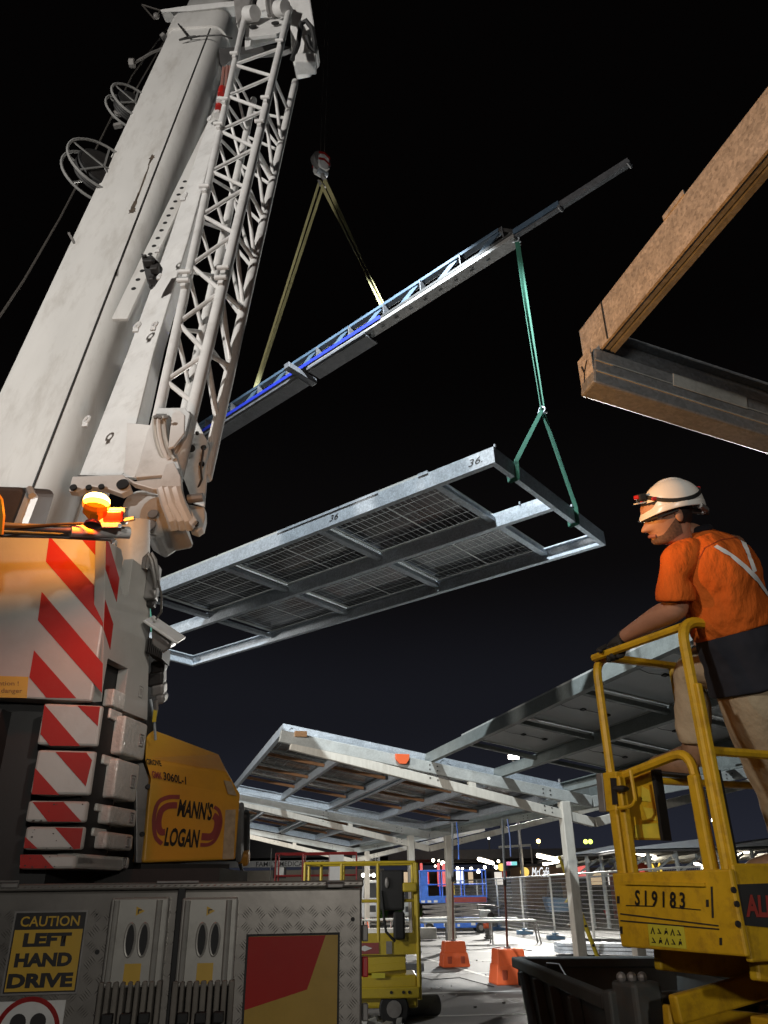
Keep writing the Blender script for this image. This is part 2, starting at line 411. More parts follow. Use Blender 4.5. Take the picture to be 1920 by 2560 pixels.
def place_axes(o, org, x, y):
    x, y = V3(x).normalized(), V3(y).normalized(); z = x.cross(y).normalized(); y = z.cross(x)
    o.matrix_world = Matrix(((x.x, y.x, z.x, org[0]), (x.y, y.y, z.y, org[1]), (x.z, y.z, z.z, org[2]), (0, 0, 0, 1)))
    o.location = org
    o.rotation_euler = Matrix(((x.x, y.x, z.x), (x.y, y.y, z.y), (x.z, y.z, z.z))).to_euler()

# the frame that hangs from the crane
fA = GZ(1237, 1155, 5.8); fB0 = GZ(1517, 1365, 5.8)
fa = (fB0 - fA).normalized()
_r = ray(485, 1667); _d = (fB0 - CAM).dot(fB0 - fA) / _r.dot(fB0 - fA)
fC = CAM + _r * _d
fb = (fC - fB0).normalized()
hung = make_frame('cells', 'long steel frame of dark solar panels hanging from the crane by green straps, marked 36', 'solar frame')
hung.name = 'hanging_solar_frame'
place_axes(hung, fA, fa, fb)
hung_fl = (fC - fB0).length
hung.scale.y = hung_fl / FL_

FZ = fa.cross(fb).normalized()
def fp(x, y, z=0): return fA + fa * x + fb * y + FZ * z
def flat_letters(body, o, r, u, w, h, mat, parent, **k):
    ob = letters(body, o, r, u, w, h, mat, parent, **k)
    return ob
# handwritten mark on the outer face of the near beam (x = 0 side), in the frame's own axes
hung.location = fA
def local_letters(body, o, r, u, w, h, mat, parent, **k):
    loc = parent.location.copy(); parent.location = (0, 0, 0)
    ob = letters(body, o, r, u, w, h, mat, parent, **k); parent.location = loc
    return ob
local_letters('36.', (0, .36, .06), (0, -1, 0), (0, 0, 1), .20, .085, m_ink, hung, shear=0.25, name='pen_number')
local_letters('36', (0, 2.60, .06), (0, -1, 0), (0, 0, 1), .16, .08, m_ink, hung, shear=0.25, name='pen_number')
for y0, y1, hh in ((.95, 1.10, .03), (1.75, 3.6, .022)):
    MB().bb(-.006, y0, .19, .0, y1, .20 + hh).build('edge_clip', m_galv, hung, local=True)
for x, y in ((.03, -.006), (1.95, -.006), (FW_ - .02, 1.9), (1.44, 1.9 - 1.4)):
    MB().cyl((x, y, .20), (x, y, .235), .016, n=8).build('bolt', m_galv, hung, local=True)

# ------------------------------------------------------------------ the carport that is already standing
cu_, cv_ = V3((-.275, .9615, 0)).normalized(), V3((.9615, .275, 0)).normalized()
cc = GZ(1410, 2010, 3.07); cc.z = 0
SV, ZV, SL = 0.6, 3.12, 0.168
def cpt(s, t, z): return cc + cv_ * s + cu_ * t + V3((0, 0, z))
def zr(s): return ZV + SL * abs(s - SV)
def make_portal(t, label, s0=-5.6, s1=7.0, cols=True, name='carport_portal'):
    o = cpt(0, t, 0)
    root = thing(name, label, 'steel frame', o, group='portal frames of the carport')
    hz = V3((0, 0, 1))
    for sg, tip in ((-1, s0), (1, s1)):
        MB().beam(cpt(SV + sg * .01, t, zr(SV)), cpt(tip, t, zr(tip)), .12, .21).build('rafter', m_galv2, root, bevel=.012)
        # lower raking strut that meets the rafter near its tip
        MB().beam(cpt(SV + sg * .01, t, 2.74), cpt(SV + sg * 6.0, t, zr(SV + sg * 6.0) - .12), .115, .17).build('strut', m_post, root, bevel=.012)
        sm = SV + sg * 2.5
        MB().beam(cpt(sm, t, 2.74 + .235 * 2.5), cpt(sm, t, zr(sm) - .1), .10, .14, up=cv_).build('stub_post', m_post, root)
        for ds in (.9, 1.05, 3.2, 3.35):
            for dz in (-.04, .04):
                q = cpt(SV + sg * ds, t, zr(SV + sg * ds) + dz)
                MB().cyl(q - cu_ * .058, q - cu_ * .072, .014, n=6).build('bolt', m_dark, root)
                q = cpt(SV + sg * ds, t, 2.74 + .235 * ds + dz)
                MB().cyl(q - cu_ * .056, q - cu_ * .070, .014, n=6).build('bolt', m_dark, root)
    if cols:
        for s in (0, 1.2):
            MB().beam(cpt(s, t, .02), cpt(s, t, zr(s) - .11), .19, .19, up=cv_).build('column', m_post, root, bevel=.015)
            MB().beam(cpt(s, t, .0), cpt(s, t, .02), .42, .42, up=cv_).build('base_plate', m_galv2, root)
            for i in (-1, 1):
                for j in (-1, 1):
                    q = cpt(s + .17 * i, t + .17 * j, 0)
                    MB().cyl(q, q + hz * .11, .014, n=6).build('anchor_bolt', m_galv, root)
    return root
BAY = 10.0
make_portal(0, 'nearest full steel portal of the carport, its tall post beside the yellow lift platform')
make_portal(BAY, 'second steel portal of the carport, its two posts right of the yellow scissor lift')
make_portal(2 * BAY, 'far steel portal of the carport, behind the red basket')
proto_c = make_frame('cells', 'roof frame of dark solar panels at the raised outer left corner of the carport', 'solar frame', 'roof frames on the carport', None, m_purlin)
proto_b = make_frame('back', 'white backed solar roof frame sloping up behind the worker, nearest right of the valley', 'solar frame', 'roof frames on the carport', m_canopy)
th = math.atan(SL)
xl = cv_ * cos(th) - V3((0, 0, 1)) * sin(th)
xr_ = cv_ * cos(th) + V3((0, 0, 1)) * sin(th)
def put(o, s, t, left):
    ax = xl if left else xr_
    nz = ax.cross(cu_)
    place_axes(o, cpt(s, t, zr(s)) + nz * .108, ax, cu_)
off = (BAY - FL_) / 2
put(proto_c, -5.55, off, True)
local_letters('?', (.13, 0, .10), (1, 0, 0), (0, 0, 1), .07, .06, m_ink, proto_c, shear=0.3, lift=.004, name='pen_mark')
local_letters('~', (.27, 0, .09), (1, 0, 0), (0, 0, 1), .09, .02, m_ink, proto_c, shear=0.3, lift=.004, name='pen_mark')
def dup(src, s, t, left, label):
    o = copy_tree(src); o['label'] = label; put(o, s, t, left); return o
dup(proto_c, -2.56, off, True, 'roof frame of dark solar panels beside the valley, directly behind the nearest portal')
dup(proto_c, -5.55, BAY + off, True, 'far roof frame with cross bars coloured as if amber lit, low behind the yellow engine hood')
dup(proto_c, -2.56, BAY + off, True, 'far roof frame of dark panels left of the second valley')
put(proto_b, .82, -FL_ * .875 - off, False); proto_b.scale.y = .875
dup(proto_b, -2.74, -FL_ * .875 - off, True, 'white backed roof frame reaching toward the camera above the floodlight, left of the valley')
dup(proto_b, 3.82, -FL_ * .875 - off, False, 'white backed roof frame on the upper right edge, behind the worker and lift')
proto_b.scale.y = 1
far1 = dup(proto_b, .82, off, False, 'white backed roof frame over the far bay right of the valley')
dup(proto_b, 3.82, off, False, 'white backed outermost roof frame over the far bay on the right')
dup(proto_b, .82, BAY + off, False, 'small distant white backed roof frame above the blue lift')
proto_b.scale.y = .875
# orange alignment bracket on the near rafter and a timber packer
bo = cpt(-3.3, 0, zr(-3.3)) - cu_ * .075 + V3((0, 0, .02))
br = MB().prism([bo + cv_ * a + V3((0, 0, b)) for a, b in ((-.14, .10), (.14, .10), (.13, .0), (.07, -.08), (-.05, -.08), (-.13, .0))], -cu_ * .05).build('clamp_bracket', m_orange, None, bevel=.008)
tag(br, 'small orange clamp fixed on the near rafter of the carport', 'clamp')
pk = bo - cv_ * 1.93 + V3((0, 0, .40))
pk2 = MB().box(pk, (.22, .10, .10), (cv_, cu_, V3((0, 0, 1)))).build('timber_packer', M('timber', (0.42, 0.24, 0.12), .7, var=.2, scale=12, stretch=(1, 6, 6)), None)
tag(pk2, 'short brown timber packer wedged at the raised corner of the carport', 'timber')

# rafter and frame overhead at the right: the next bay, close to the camera
T0 = D(1468, 930, 4.35)
root = thing('overhead_portal', 'dark overhead rafter at the upper right edge, its end marked Y', 'steel frame', T0, group='portal frames of the carport')
def t0(s, t, z=0): return T0 + cv_ * s + cu_ * t + V3((0, 0, z - SL * s))
MB().beam(t0(0, 0), t0(5.4, 0), .15, .25).build('rafter', M('dark_zinc', (0.24, 0.25, 0.26), 0.42, metal=0.35, var=0.3, scale=3, spangle=0.2, dirt=(0.07, 0.07, 0.07), dscale=3, damt=0.6), root, bevel=.014)
MB().box(t0(-.004, 0), (.006, .14, .235), (cv_, cu_, V3((0, 0, 1)))).build('end_cap', m_mottle, root)
for k in (-.04, .035):
    MB().beam(t0(.01, -.0775, k), t0(5.3, -.0775, k), .006, .008).build('fold_rib', m_galv2, root)
_pl = t0(-.0072, .042, -.06)
letters('Y', _pl, -cu_, (0, 0, 1), .075, .12, m_ink, root, shear=.3, lift=.002, name='pen_mark')
MB().cyl(t0(1.3, 0, -.126), t0(1.3, 0, -.134), .035, n=14).build('drain_hole', m_dark, root)
MB().beam(t0(.5, -.079, .07), t0(.98, -.079, .07), .006, .09).build('cleat', m_galv2, root, bevel=.003)
amb = thing('overhead_solar_frame', 'mottled zinc roof beam lit amber, resting on the overhead rafter at the upper right', 'solar frame', T0)
def a0(x, y, z=0): return T0 + xl * x + cu_ * y + V3((0, 0, .128 + z))
h2 = .27
MB().channel(a0(.06, .10), a0(.06, -9.2), h2, .014, .006, .004, (0, 0, 1), xl).build('side_beam', m_mottle, amb)
MB().channel(a0(.085, .10, .012), a0(.085, -9.2, .012), h2 - .03, .03, .012, .004, (0, 0, 1), xl).build('shade_rail', bpy.data.materials['dark_zinc'], amb)  # dark zinc rails stand in for shade under the amber beam
MB().channel(a0(.125, .10, .006), a0(.125, -9.2, .006), h2 - .03, .03, .012, .004, (0, 0, 1), xl).build('shade_rail', bpy.data.materials['dark_zinc'], amb)
MB().channel(a0(.06, .104), a0(3.0, .104), h2, .075, .02, .006, (0, 0, 1), -cu_).build('end_beam', m_galv, amb)
MB().bb(0, 0, 0, .001, .001, .001)
MB().box(a0(.056, -.86, h2 + .012), (.006, .17, .03), (xl, cu_, V3((0, 0, 1)))).build('edge_clip', m_mottle, amb)
MB().box(a0(.054, -.16, h2 / 2), (.003, .008, h2 - .01), (xl, cu_, V3((0, 0, 1)))).build('splice_joint', m_dark, amb)
MB().channel(a0(1.50, .09), a0(1.50, -9.2), h2 - .004, .08, .02, .006, (0, 0, 1), xl).build('middle_beam', m_galv, amb)
MB().channel(a0(3.0, .09), a0(3.0, -9.2), h2, .08, .02, .006, (0, 0, 1), -xl).build('side_beam', m_galv, amb)
for x0, x1 in ((.16, 1.46), (1.6, 2.9)):
    for k in range(3):
        a, b = -(2.6 + 2.0 * k), -(4.58 + 2.0 * k)
        MB().box(a0((x0 + x1) / 2, (a + b) / 2, h2 + .02), (x1 - x0, a - b, .035), (xl, cu_, xl.cross(cu_))).build('solar_panel', m_cell, amb)
# ------------------------------------------------------------------ lifting beam, slings and hook
spR = D(1290, 590, 12.2); spL = D(416, 1146, 17.3)
sp = thing('lifting_beam', 'blue and grey lifting beam hung level from two yellow slings', 'lifting beam', (spR + spL) / 2)
sd = (spR - spL).normalized()
side = sd.cross(V3((0, 0, 1))).normalized()          # horizontal, toward the camera side
if side.dot(CAM - spR) < 0: side = -side
upv = side.cross(sd).normalized()
if upv.z < 0: upv = -upv
SPL = (spR - spL).length
def sq(a, b, c): return spL + sd * a + side * b + upv * c     # along, toward camera, up
MB().beam(sq(0, .0, .30), sq(SPL - .25, .0, .30), .12, .07, upv).build('top_chord', m_sp_blue, sp, bevel=.01)
MB().beam(sq(SPL - .25, 0, .30), sq(SPL, 0, .06), .12, .06, upv).build('end_strut', m_dark, sp)
MB().beam(sq(.1, .11, .0), sq(SPL * .70, .11, .0), .02, .075, upv).build('blue_flange', M('bright_blue_paint', (0.012, 0.022, 0.24), 0.45, var=.05), sp)
MB().beam(sq(0, .0, .0), sq(SPL, .0, .0), .20, .05, upv).build('bottom_chord', m_dark, sp)
nb = 11
for k in range(nb):
    a = SPL * (k + .15) / nb; b = a + SPL / nb * .50
    MB().beam(sq(a, .02, .03), sq(b, .02, .28), .10, .025, side).build('brace', m_sp_blue, sp)
    MB().beam(sq(b + .12, .02, .03), sq(b + .12, .02, .27), .16, .02, sd).build('brace_plate', m_sp_grey, sp)
for a0_, a1_ in ((SPL * .115, SPL * .47), (SPL * .50, SPL * .66), (-.4, SPL * .06)):
    b = MB().box(sq((a0_ + a1_) / 2, -.09, -.16), (a1_ - a0_, .30, .02), (sd, side, upv))
    b.box(sq((a0_ + a1_) / 2, .11, -.13), (a1_ - a0_, .02, .05), (sd, side, upv)).box(sq((a0_ + a1_) / 2, -.23, -.13), (a1_ - a0_, .02, .05), (sd, side, upv))
    b.build('stiffener_channel', m_sp_grey if a0_ > 0 else m_sp_grey, sp)
MB().beam(sq(SPL * .5, -.02, -.06), sq(SPL, -.02, -.06), .22, .08, upv).build('lower_channel', m_grey, sp)
for k in range(9):
    q = sq(SPL * (.66 + .035 * k), -.02, -.102)
    MB().box(q, (.07, .03, .004), (sd, side, upv)).build('slot', m_black, sp)
for f in (.08, .475):
    q = sq(SPL * f, 0, -.09)
    MB().box(q + side * .05, (.14, .75, .12), (sd, side, upv)).build('outrigger_arm', m_sp_grey, sp, bevel=.01)
# extension pole beyond the right-hand end
k_ = 1.0
for i in range(400):
    k_ = 1.0 + i * .01
    if PJ(spL + (spR - spL) * k_)[0] > 1562: break
ex = (k_ - 1) * SPL
MB().channel(sq(SPL - .3, .06, -.06), sq(SPL + ex, .06, -.06), .13, .07, .015, .006, upv, -side).build('extension_rail', m_sp_grey, sp)
MB().beam(sq(SPL, .08, .02), sq(SPL + ex * .42, .08, .02), .02, .10, upv).build('rail_sleeve', m_sp_blue, sp)
for f in (.42, 1.0):
    MB().cyl(sq(SPL + ex * f, .0, -.08), sq(SPL + ex * f, .12, -.08), .03, n=8).build('rail_pin', m_sp_grey, sp)

def strap(name, pts, w, mat, label, group=None, twist=0.0, cat='sling'):
    """flat webbing along a polyline, slightly twisted"""
    pts = [V3(p) for p in pts]; P = []
    for a, b in zip(pts[:-1], pts[1:]):
        for k in range(8): P.append(a.lerp(b, k / 8))
    P.append(pts[-1]); loops = []
    for i, p in enumerate(P):
        d = (P[min(i + 1, len(P) - 1)] - P[max(i - 1, 0)]).normalized()
        s, u = orth(d, (CAM - p)); ang = twist * i / len(P)
        s2 = s * cos(ang) + u * sin(ang); u2 = u * cos(ang) - s * sin(ang)
        loops.append([p + s2 * (w / 2 * i_) + u2 * (.006 * j) for i_, j in ((-1, -1), (1, -1), (1, 1), (-1, 1))])
    o = MB().loft(loops).build(name, mat, None, smooth=True)
    return tag(o, label, cat, group)
def shackle(p, label, r=.045):
    s = thing('shackle', label, 'shackle', p)
    MB().torus(p, side, r, .012, 16, 6).build('bow', m_galv, s, smooth=True)
    MB().cyl(V3(p) + V3((-r - .02, 0, -r)), V3(p) + V3((r + .02, 0, -r)), .012, n=8).build('pin', m_galv, s)
    return s
hk = D(806, 452, 17.3)
yl, yr = sq(0, 0, .36), None
def on_beam(px):
    best = min((abs(PJ(sq(SPL * i / 400, 0, .34))[0] - px), i) for i in range(401))[1]
    return sq(SPL * best / 400, 0, .34)
pL, pR = on_beam(638), on_beam(958)
for (p, t, w, off_, lab) in ((pL, .9, .075, .0, 'yellow webbing sling from the hook to the left end of the lifting beam'),
                             (pR, 2.3, .10, .0, 'yellow webbing sling twisting from the hook to the middle of the lifting beam')):
    e_ = (p - hk).normalized().cross(FW).normalized()
    strap('yellow_sling', [hk + e_ * .05, p + e_ * .02, ], w * .8, m_sling_y, lab + ', outer strand', 'yellow slings under the hook', t)
    strap('yellow_sling', [hk - e_ * .06, hk.lerp(p, .35) - e_ * .045, p - e_ * .025], w * .7, m_sling_y, lab + ', inner strand', 'yellow slings under the hook', -t)
# hook block
hb = thing('hook_block', 'red and white striped hook block hanging against the black sky', 'hook block', hk)
hz = V3((0, 0, 1)); hs = V3((.80, .6, 0))
hh = hk + hz * .45
ch = MB().prism([hh + hs * (a * .72) + hz * (b * .72) for a, b in ((-.18, -.05), (-.13, -.14), (.10, -.14), (.16, -.02), (.19, .36), (.13, .52), (-.10, .52), (-.18, .36))], hs.cross(hz) * .05)
ch.build('cheek_plate', m_white, hb, bevel=.01)
MB().prism([hh + hs * (a * .72) + hz * (b * .72) for a, b in ((-.18, -.05), (-.13, -.14), (.10, -.14), (.16, -.02), (.19, .36), (.13, .52), (-.10, .52), (-.18, .36))], hs.cross(hz) * .05)
c2 = MB().prism([hh - hs.cross(hz) * .22 + hs * (a * .72) + hz * (b * .72) for a, b in ((-.18, -.05), (-.13, -.14), (.10, -.14), (.16, -.02), (.19, .36), (.13, .52), (-.10, .52), (-.18, .36))], hs.cross(hz) * .05).build('cheek_plate', m_white, hb, bevel=.01)
for y0, sgn in ((.12, 1), (.40, 1)):
    for off_ in (.052, -.222):
        n_ = hs.cross(hz)
        MB().prism([hh + n_ * off_ + hs * (a * .72) + hz * (b * .72) for a, b in ((-.21, y0), (.0, y0 + .10), (.215, y0), (.215, y0 + .10), (.0, y0 + .20), (-.21, y0 + .10))], n_ * (.004 if off_ > 0 else -.004)).build('red_band', m_red, hb)
MB().cyl(hh - hs.cross(hz) * .16 + hz * .25, hh - hs.cross(hz) * .02 + hz * .25, .24, n=24).build('sheave', m_grey, hb)
MB().tube([hh + hz * -.15, hh + hz * -.3, hh + hz * -.42 + hs * .10, hh + hz * -.56 + hs * .06, hh + hz * -.60 - hs * .04, hh + hz * -.5 - hs * .11], [.05, .05, .05, .05, .045, .02], 10).build('hook', m_grey, hb, smooth=True)
MB().box(hh + hz * -.2, (.26, .12, .10), (hs, hs.cross(hz), hz)).build('crosshead', m_galv, hb, bevel=.02)
for d_ in (-.12, .05):
    r_ = MB().cyl(hh + hz * .45 + hs.cross(hz) * d_, hh + hz * 26 + hs.cross(hz) * d_ + V3((0, .0, 0)), .011, n=6).build('hoist_rope', m_wire, None)
    tag(r_, 'dark steel hoist rope rising from the %s side of the hook block' % ('left' if d_ < 0 else 'right'), 'rope', 'hoist ropes')
# green slings at the right end
jn = D(1355, 1025, 10.4)
gR = spR + V3((0, 0, -.1))
strap('green_sling', [gR, jn + V3((-.015, 0, 0))], .06, m_sling_g, 'long green sling from the right end of the lifting beam down to its shackle', 'green slings', 1.9)
strap('green_sling', [gR + V3((.03, 0, 0)), jn + V3((.03, 0, .02))], .03, m_sling_g, 'thin green strand beside the long sling at the right end of the lifting beam', 'green slings', -.6)
shackle(gR + V3((0, 0, .02)), 'small shackle at the right end of the lifting beam')
shackle(jn, 'small shackle where the right hand green slings fork')
def wrap(x, lab, j):
    """sling leg from junction j, down around the end beam at y = 0 (or FL_)"""
    y = 0 if j is jn else hung_fl
    s = -1 if y == 0 else 1
    pts = [j, fp(x, y + s * .03, .22), fp(x, y + s * .02, -.012), fp(x, y - s * .085, -.012), fp(x, y - s * .085, .21)]
    strap('green_sling', pts, .05, m_sling_g, lab, 'green slings', .5)
xa = min((abs(PJ(fp(i * .01, 0, 0))[0] - 1290), i * .01) for i in range(295))[1]
xb = min((abs(PJ(fp(i * .01, 0, 0))[0] - 1440), i * .01) for i in range(295))[1]
wrap(xa, 'short green sling leg looped round the near part of the frame end beam', jn)
wrap(xb, 'green sling leg looped round the far part of the frame end beam', jn)
jl = fp(FW_ / 2, hung_fl, 0) + V3((0, 0, 1.9))
gl = spL + V3((0, 0, -.05))
strap('green_sling', [gl, jl], .06, m_sling_g, 'green sling at the left end of the lifting beam, behind the crane boom foot', 'green slings', .8)
wrap(xa, 'green sling leg behind the crane counterweight, nearer the camera', jl)
wrap(xb, 'green sling leg behind the crane counterweight, farther back', jl)
shackle(jl, 'small shackle behind the crane where the left green slings fork')
# ------------------------------------------------------------------ the mobile crane
crane = thing('mobile_crane', 'white mobile crane with telescopic boom, lattice jib, striped counterweights and yellow engine hood', 'crane', (-1.6, 4.6, 0))
def node(name, parent, loc):
    o = bpy.data.objects.new(name, None); COL.objects.link(o); o.parent = parent
    off = V3((0, 0, 0)); p = parent
    while p is not None: off += p.location; p = p.parent
    o.location = V3(loc) - off; o.empty_display_size = .05
    return o
# --- boom frame of reference
Cb, Ct = D(80, 1222, 5.6), D(544, 23, 11.5)
ba = (Ct - Cb).normalized(); BL = (Ct - Cb).length
be = (V3((1, -.05, 0)) - ba * V3((1, -.05, 0)).dot(ba)).normalized()
bn = ba.cross(be).normalized()
if bn.y < 0: bn = -bn
def bp_(s, e, n): return Cb + ba * s + be * e + bn * n
def boom_profile(k=1.0, ce=-.27, cn=.45):
    pts = [(-.55, 0), (0, 0)]
    for i in range(1, 9):
        t = pi / 2 * i / 8
        pts.append((.20 * sin(t), .24 - .24 * cos(t)))
    pts += [(.20, .72), (.10, .90), (-.40, .92), (-.62, .75), (-.64, .12), (-.61, .03)]
    return [((a - ce) * k + ce, (b - cn) * k + cn) for a, b in pts]
def boom_sec(s0, s1, k, name, mat, parent, k1=None):
    return MB().loft([[bp_(s, a, b) for a, b in boom_profile(kk)] for s, kk in ((s0, k), (s1, k1 or k))]).build(name, mat, parent, smooth=True, ang=25)
bs = boom_sec(-2.6, BL * .965, 1.0, 'boom_section', m_boom, crane)
boom_sec(BL * .925, BL * .985, 1.06, 'boom_collar', m_boom, crane)
boom_sec(BL * .985, BL + 5.5, .88, 'boom_section', m_boom, crane)
boom_sec(BL + 5.5, BL + 14, .76, 'boom_section', m_boom, crane)
boom_sec(BL + 14, BL + 24, .64, 'boom_section', m_boom, crane)
tip = bp_(BL + 24, -.27, .45)
MB().box(tip + V3((.2, 2.2, .3)), (.5, 5.6, .6)).build('boom_head', m_white, crane, bevel=.03)
MB().beam(bp_(-2.2, .004, -.004), bp_(BL * .92, .004, -.004), .012, .010, bn).build('seam', m_dark, bs)
MB().beam(bp_(-2.2, .205, .36), bp_(BL * .90, .205, .36), .03, .02, be).build('weld_strip', m_boom, bs)
# dark outlines on the collar
for pth in ([(446, 60), (470, 92), (448, 100)], [(448, 100), (500, 90), (553, 87), (580, 96)], [(470, 92), (490, 90)]):
    MB().tube([PL(x, y, bp_(BL * .96, 0, -.06), bn) for x, y in pth], .012, 5).build('collar_rib', m_dark, bs)
# grease smears
m_smear = M('grease_smear', (0.075, 0.055, 0.038), 0.7, var=.7, scale=18)
for (cx, cy, l, w) in ((.0, 0, 0, 0),):
    pass
for (x, y, l, w) in ((380, 394, .16, .07), (376, 402, .30, .03), (352, 470, .95, .020), (335, 512, .34, .045), (330, 528, .12, .09), (362, 440, .5, .014), (343, 492, .4, .03), (470, 215, .5, .012)):
    c = PL(x, y, bp_(0, 0, -.0022), bn); pts = []
    for i in range(18):
        t = 2 * pi * i / 18; rr = random.uniform(.5, 1.15)
        pts.append(c + ba * (l / 2 * cos(t) * rr) + be * (w / 2 * sin(t) * rr))
    MB().prism(pts, bn * .0015).build('grease_smear', m_smear, bs)
# slotted rail and brackets along the boom side
r0, r1 = D(300, 800, 6.5), D(556, 262, 9.4)
sr = MB().beam(r0, r1, .14, .03, bn).build('slotted_rail', m_boom, crane, bevel=.005)
for i in range(15):
    q = r0.lerp(r1, .10 + .032 * i)
    MB().cyl(q - bn * .018, q - bn * .014 + V3((0, 0, .0)), .022, n=10).build('slot', m_black, sr)
# tapered box beam (second jib length) carried beside the boom
jb = MB().loft([[D(x, y, d) for x, y, d in sec] for sec in (
    [(196, 1190, 5.45), (308, 1190, 5.15), (345, 1190, 5.55), (240, 1190, 5.9)],
    [(318, 880, 6.2), (384, 880, 5.95), (412, 880, 6.3), (350, 880, 6.6)],
    [(420, 600, 7.25), (470, 600, 7.05), (490, 600, 7.35), (440, 600, 7.6)],
    [(520, 300, 9.0), (552, 300, 8.85), (566, 300, 9.1), (534, 300, 9.3)])]).build('jib_extension', m_white, crane, bevel=.02)
# eyelets and the oily bracket
for x, y, d, w in ((343, 815, 5.95, .055), (386, 812, 5.8, .05), (398, 690, 6.2, .035), (396, 620, 6.5, .05), (524, 295, 8.7, .05), (217, 1050, 5.3, .05), (460, 490, 7.0, .06)):
    w *= .62; c = D(x, y, d + .12)
    MB().torus(c, be * .6 + bn, w, w * .32, 14, 6).build('lifting_eye', m_white, crane, smooth=True)
    MB().beam(c - ba * w * 2.2, c - ba * w * .8, w * 1.2, .015, bn).build('eye_plate', m_white, crane)
MB().prism([D(x, y, 6.42) for x, y in ((352, 632), (366, 640), (378, 636), (396, 655), (404, 668), (398, 690), (384, 712), (374, 722), (366, 700), (358, 668))], FW * .05).build('oily_bracket', m_black, crane, bevel=.01)
for (x, y, w, h) in ((372, 655, .09, .06), (388, 672, .07, .08), (380, 700, .05, .06), (362, 645, .04, .03)):
    MB().box(D(x, y, 6.40), (w, .06, h), (be, bn, ba)).build('oily_fitting', m_dark, crane, bevel=.01)
for pts, d, r in (([(560, 168), (556, 200), (552, 240), (560, 285)], 9.4, .02), ([(568, 165), (566, 200), (560, 250), (548, 300)], 9.4, .02), ([(575, 165), (575, 210), (570, 260), (556, 310)], 9.4, .018)):
    MB().tube([D(x, y, d) for x, y in pts], r, 6).build('hose', M('red_hose', (0.22, 0.10, 0.08), .6) if 'red_hose' not in MATS else MATS['red_hose'], crane, smooth=True)
MB().prism([D(x, y, 10.7) for x, y in ((548, 120), (690, 112), (732, 118), (705, 128), (600, 136), (556, 166), (549, 160))], FW * .12).build('collar_bracket', m_dark, crane)
for k, mm in enumerate((m_red, m_white, m_red, m_white)):
    MB().cyl(D(556 - 3 * k, 222 + 17 * k, 9.0), D(553 - 3 * k, 239 + 17 * k, 8.9), .045, n=10).build('striped_pin', mm, crane)
# boom top fittings
MB().prism([D(x, y, 11.6) for x, y in ((400, 24), (470, 14), (590, 2), (592, 14), (470, 28), (404, 30))], FW * .25).build('collar_bracket', m_white, crane)
MB().tube([D(355, 12, 11.6), D(386, 48, 11.6), D(400, 26, 11.6), D(355, 12, 11.6)], .014, 6).build('rope_guard', m_wire, crane)
MB().ball(D(391, 40, 11.6), .05, 8, 6).build('rope_guard_roller', m_grey, crane)
for k in range(7):
    MB().cyl(D(404 + k * 5, 95 - 3 * k + (k % 2) * 8, 11.2), D(412 + k * 4, 88 + (k % 3) * 6, 11.2), .05, n=8).build('valve_block', m_dark if k % 3 else m_grey, crane)
MB().cyl(D(324, 158, 10.4), D(336, 158, 10.4), .06, n=10).build('roller', m_grey, crane)
MB().tube([D(336, 158, 10.4), D(380, 132, 10.7), D(415, 118, 11.0)], .02, 5).build('roller_arm', m_grey, crane)
# rope that runs from the winch up the back of the boom
MB().tube([D(-40, 850, 6.4), D(60, 700, 7.4), D(150, 545, 8.6), D(240, 372, 10.2), D(330, 190, 11.8), D(440, 40, 13.6)], .012, 6).build('winch_rope', m_wire, crane, smooth=True)
MB().tube([D(330, 240, 11.4), D(400, 120, 12.4), D(446, 40, 13.4)], .010, 5).build('winch_rope', m_wire, crane)
# hose reels on the far side of the boom
m_reel = M('dull_aluminium', (0.30, 0.30, 0.29), .45, metal=.3, var=.1)
def reel(x, y, d, rad, name='hose_reel'):
    c = D(x, y, d); ax = V3((.62, -.75, .18)).normalized()
    o = node(name, crane, c); s, u = orth(ax)
    for k in (-.09, .09):
        MB().torus(c + ax * k, ax, rad, .016, 36, 7).build('rim', m_reel, o, smooth=True)
        for i in range(5):
            t = 2 * pi * i / 5 + .4
            MB().beam(c + ax * k, c + ax * k + (s * cos(t) + u * sin(t)) * rad, .02, .010, ax).build('spoke', m_reel, o)
    MB().cyl(c - ax * .08, c + ax * .08, rad * .62, n=28).build('drum', m_dark, o, smooth=True)
    for i in range(5):
        MB().torus(c + ax * (-.06 + .03 * i), ax, rad * .66, .02, 28, 6).build('hose_coil', m_black, o, smooth=True)
reel(252, 432, 8.6, .40)
reel(330, 270, 9.7, .30)
MB().beam(D(280, 288, 9.6), D(305, 282, 9.6), .05, .07).build('reel_bracket', m_grey, crane)
MB().beam(D(285, 316, 9.6), D(305, 312, 9.6), .05, .05).build('reel_bracket', m_grey, crane)
MB().cyl(D(172, 582, 6.9), D(186, 608, 6.9), .012, n=6).build('aerial', m_grey, crane)

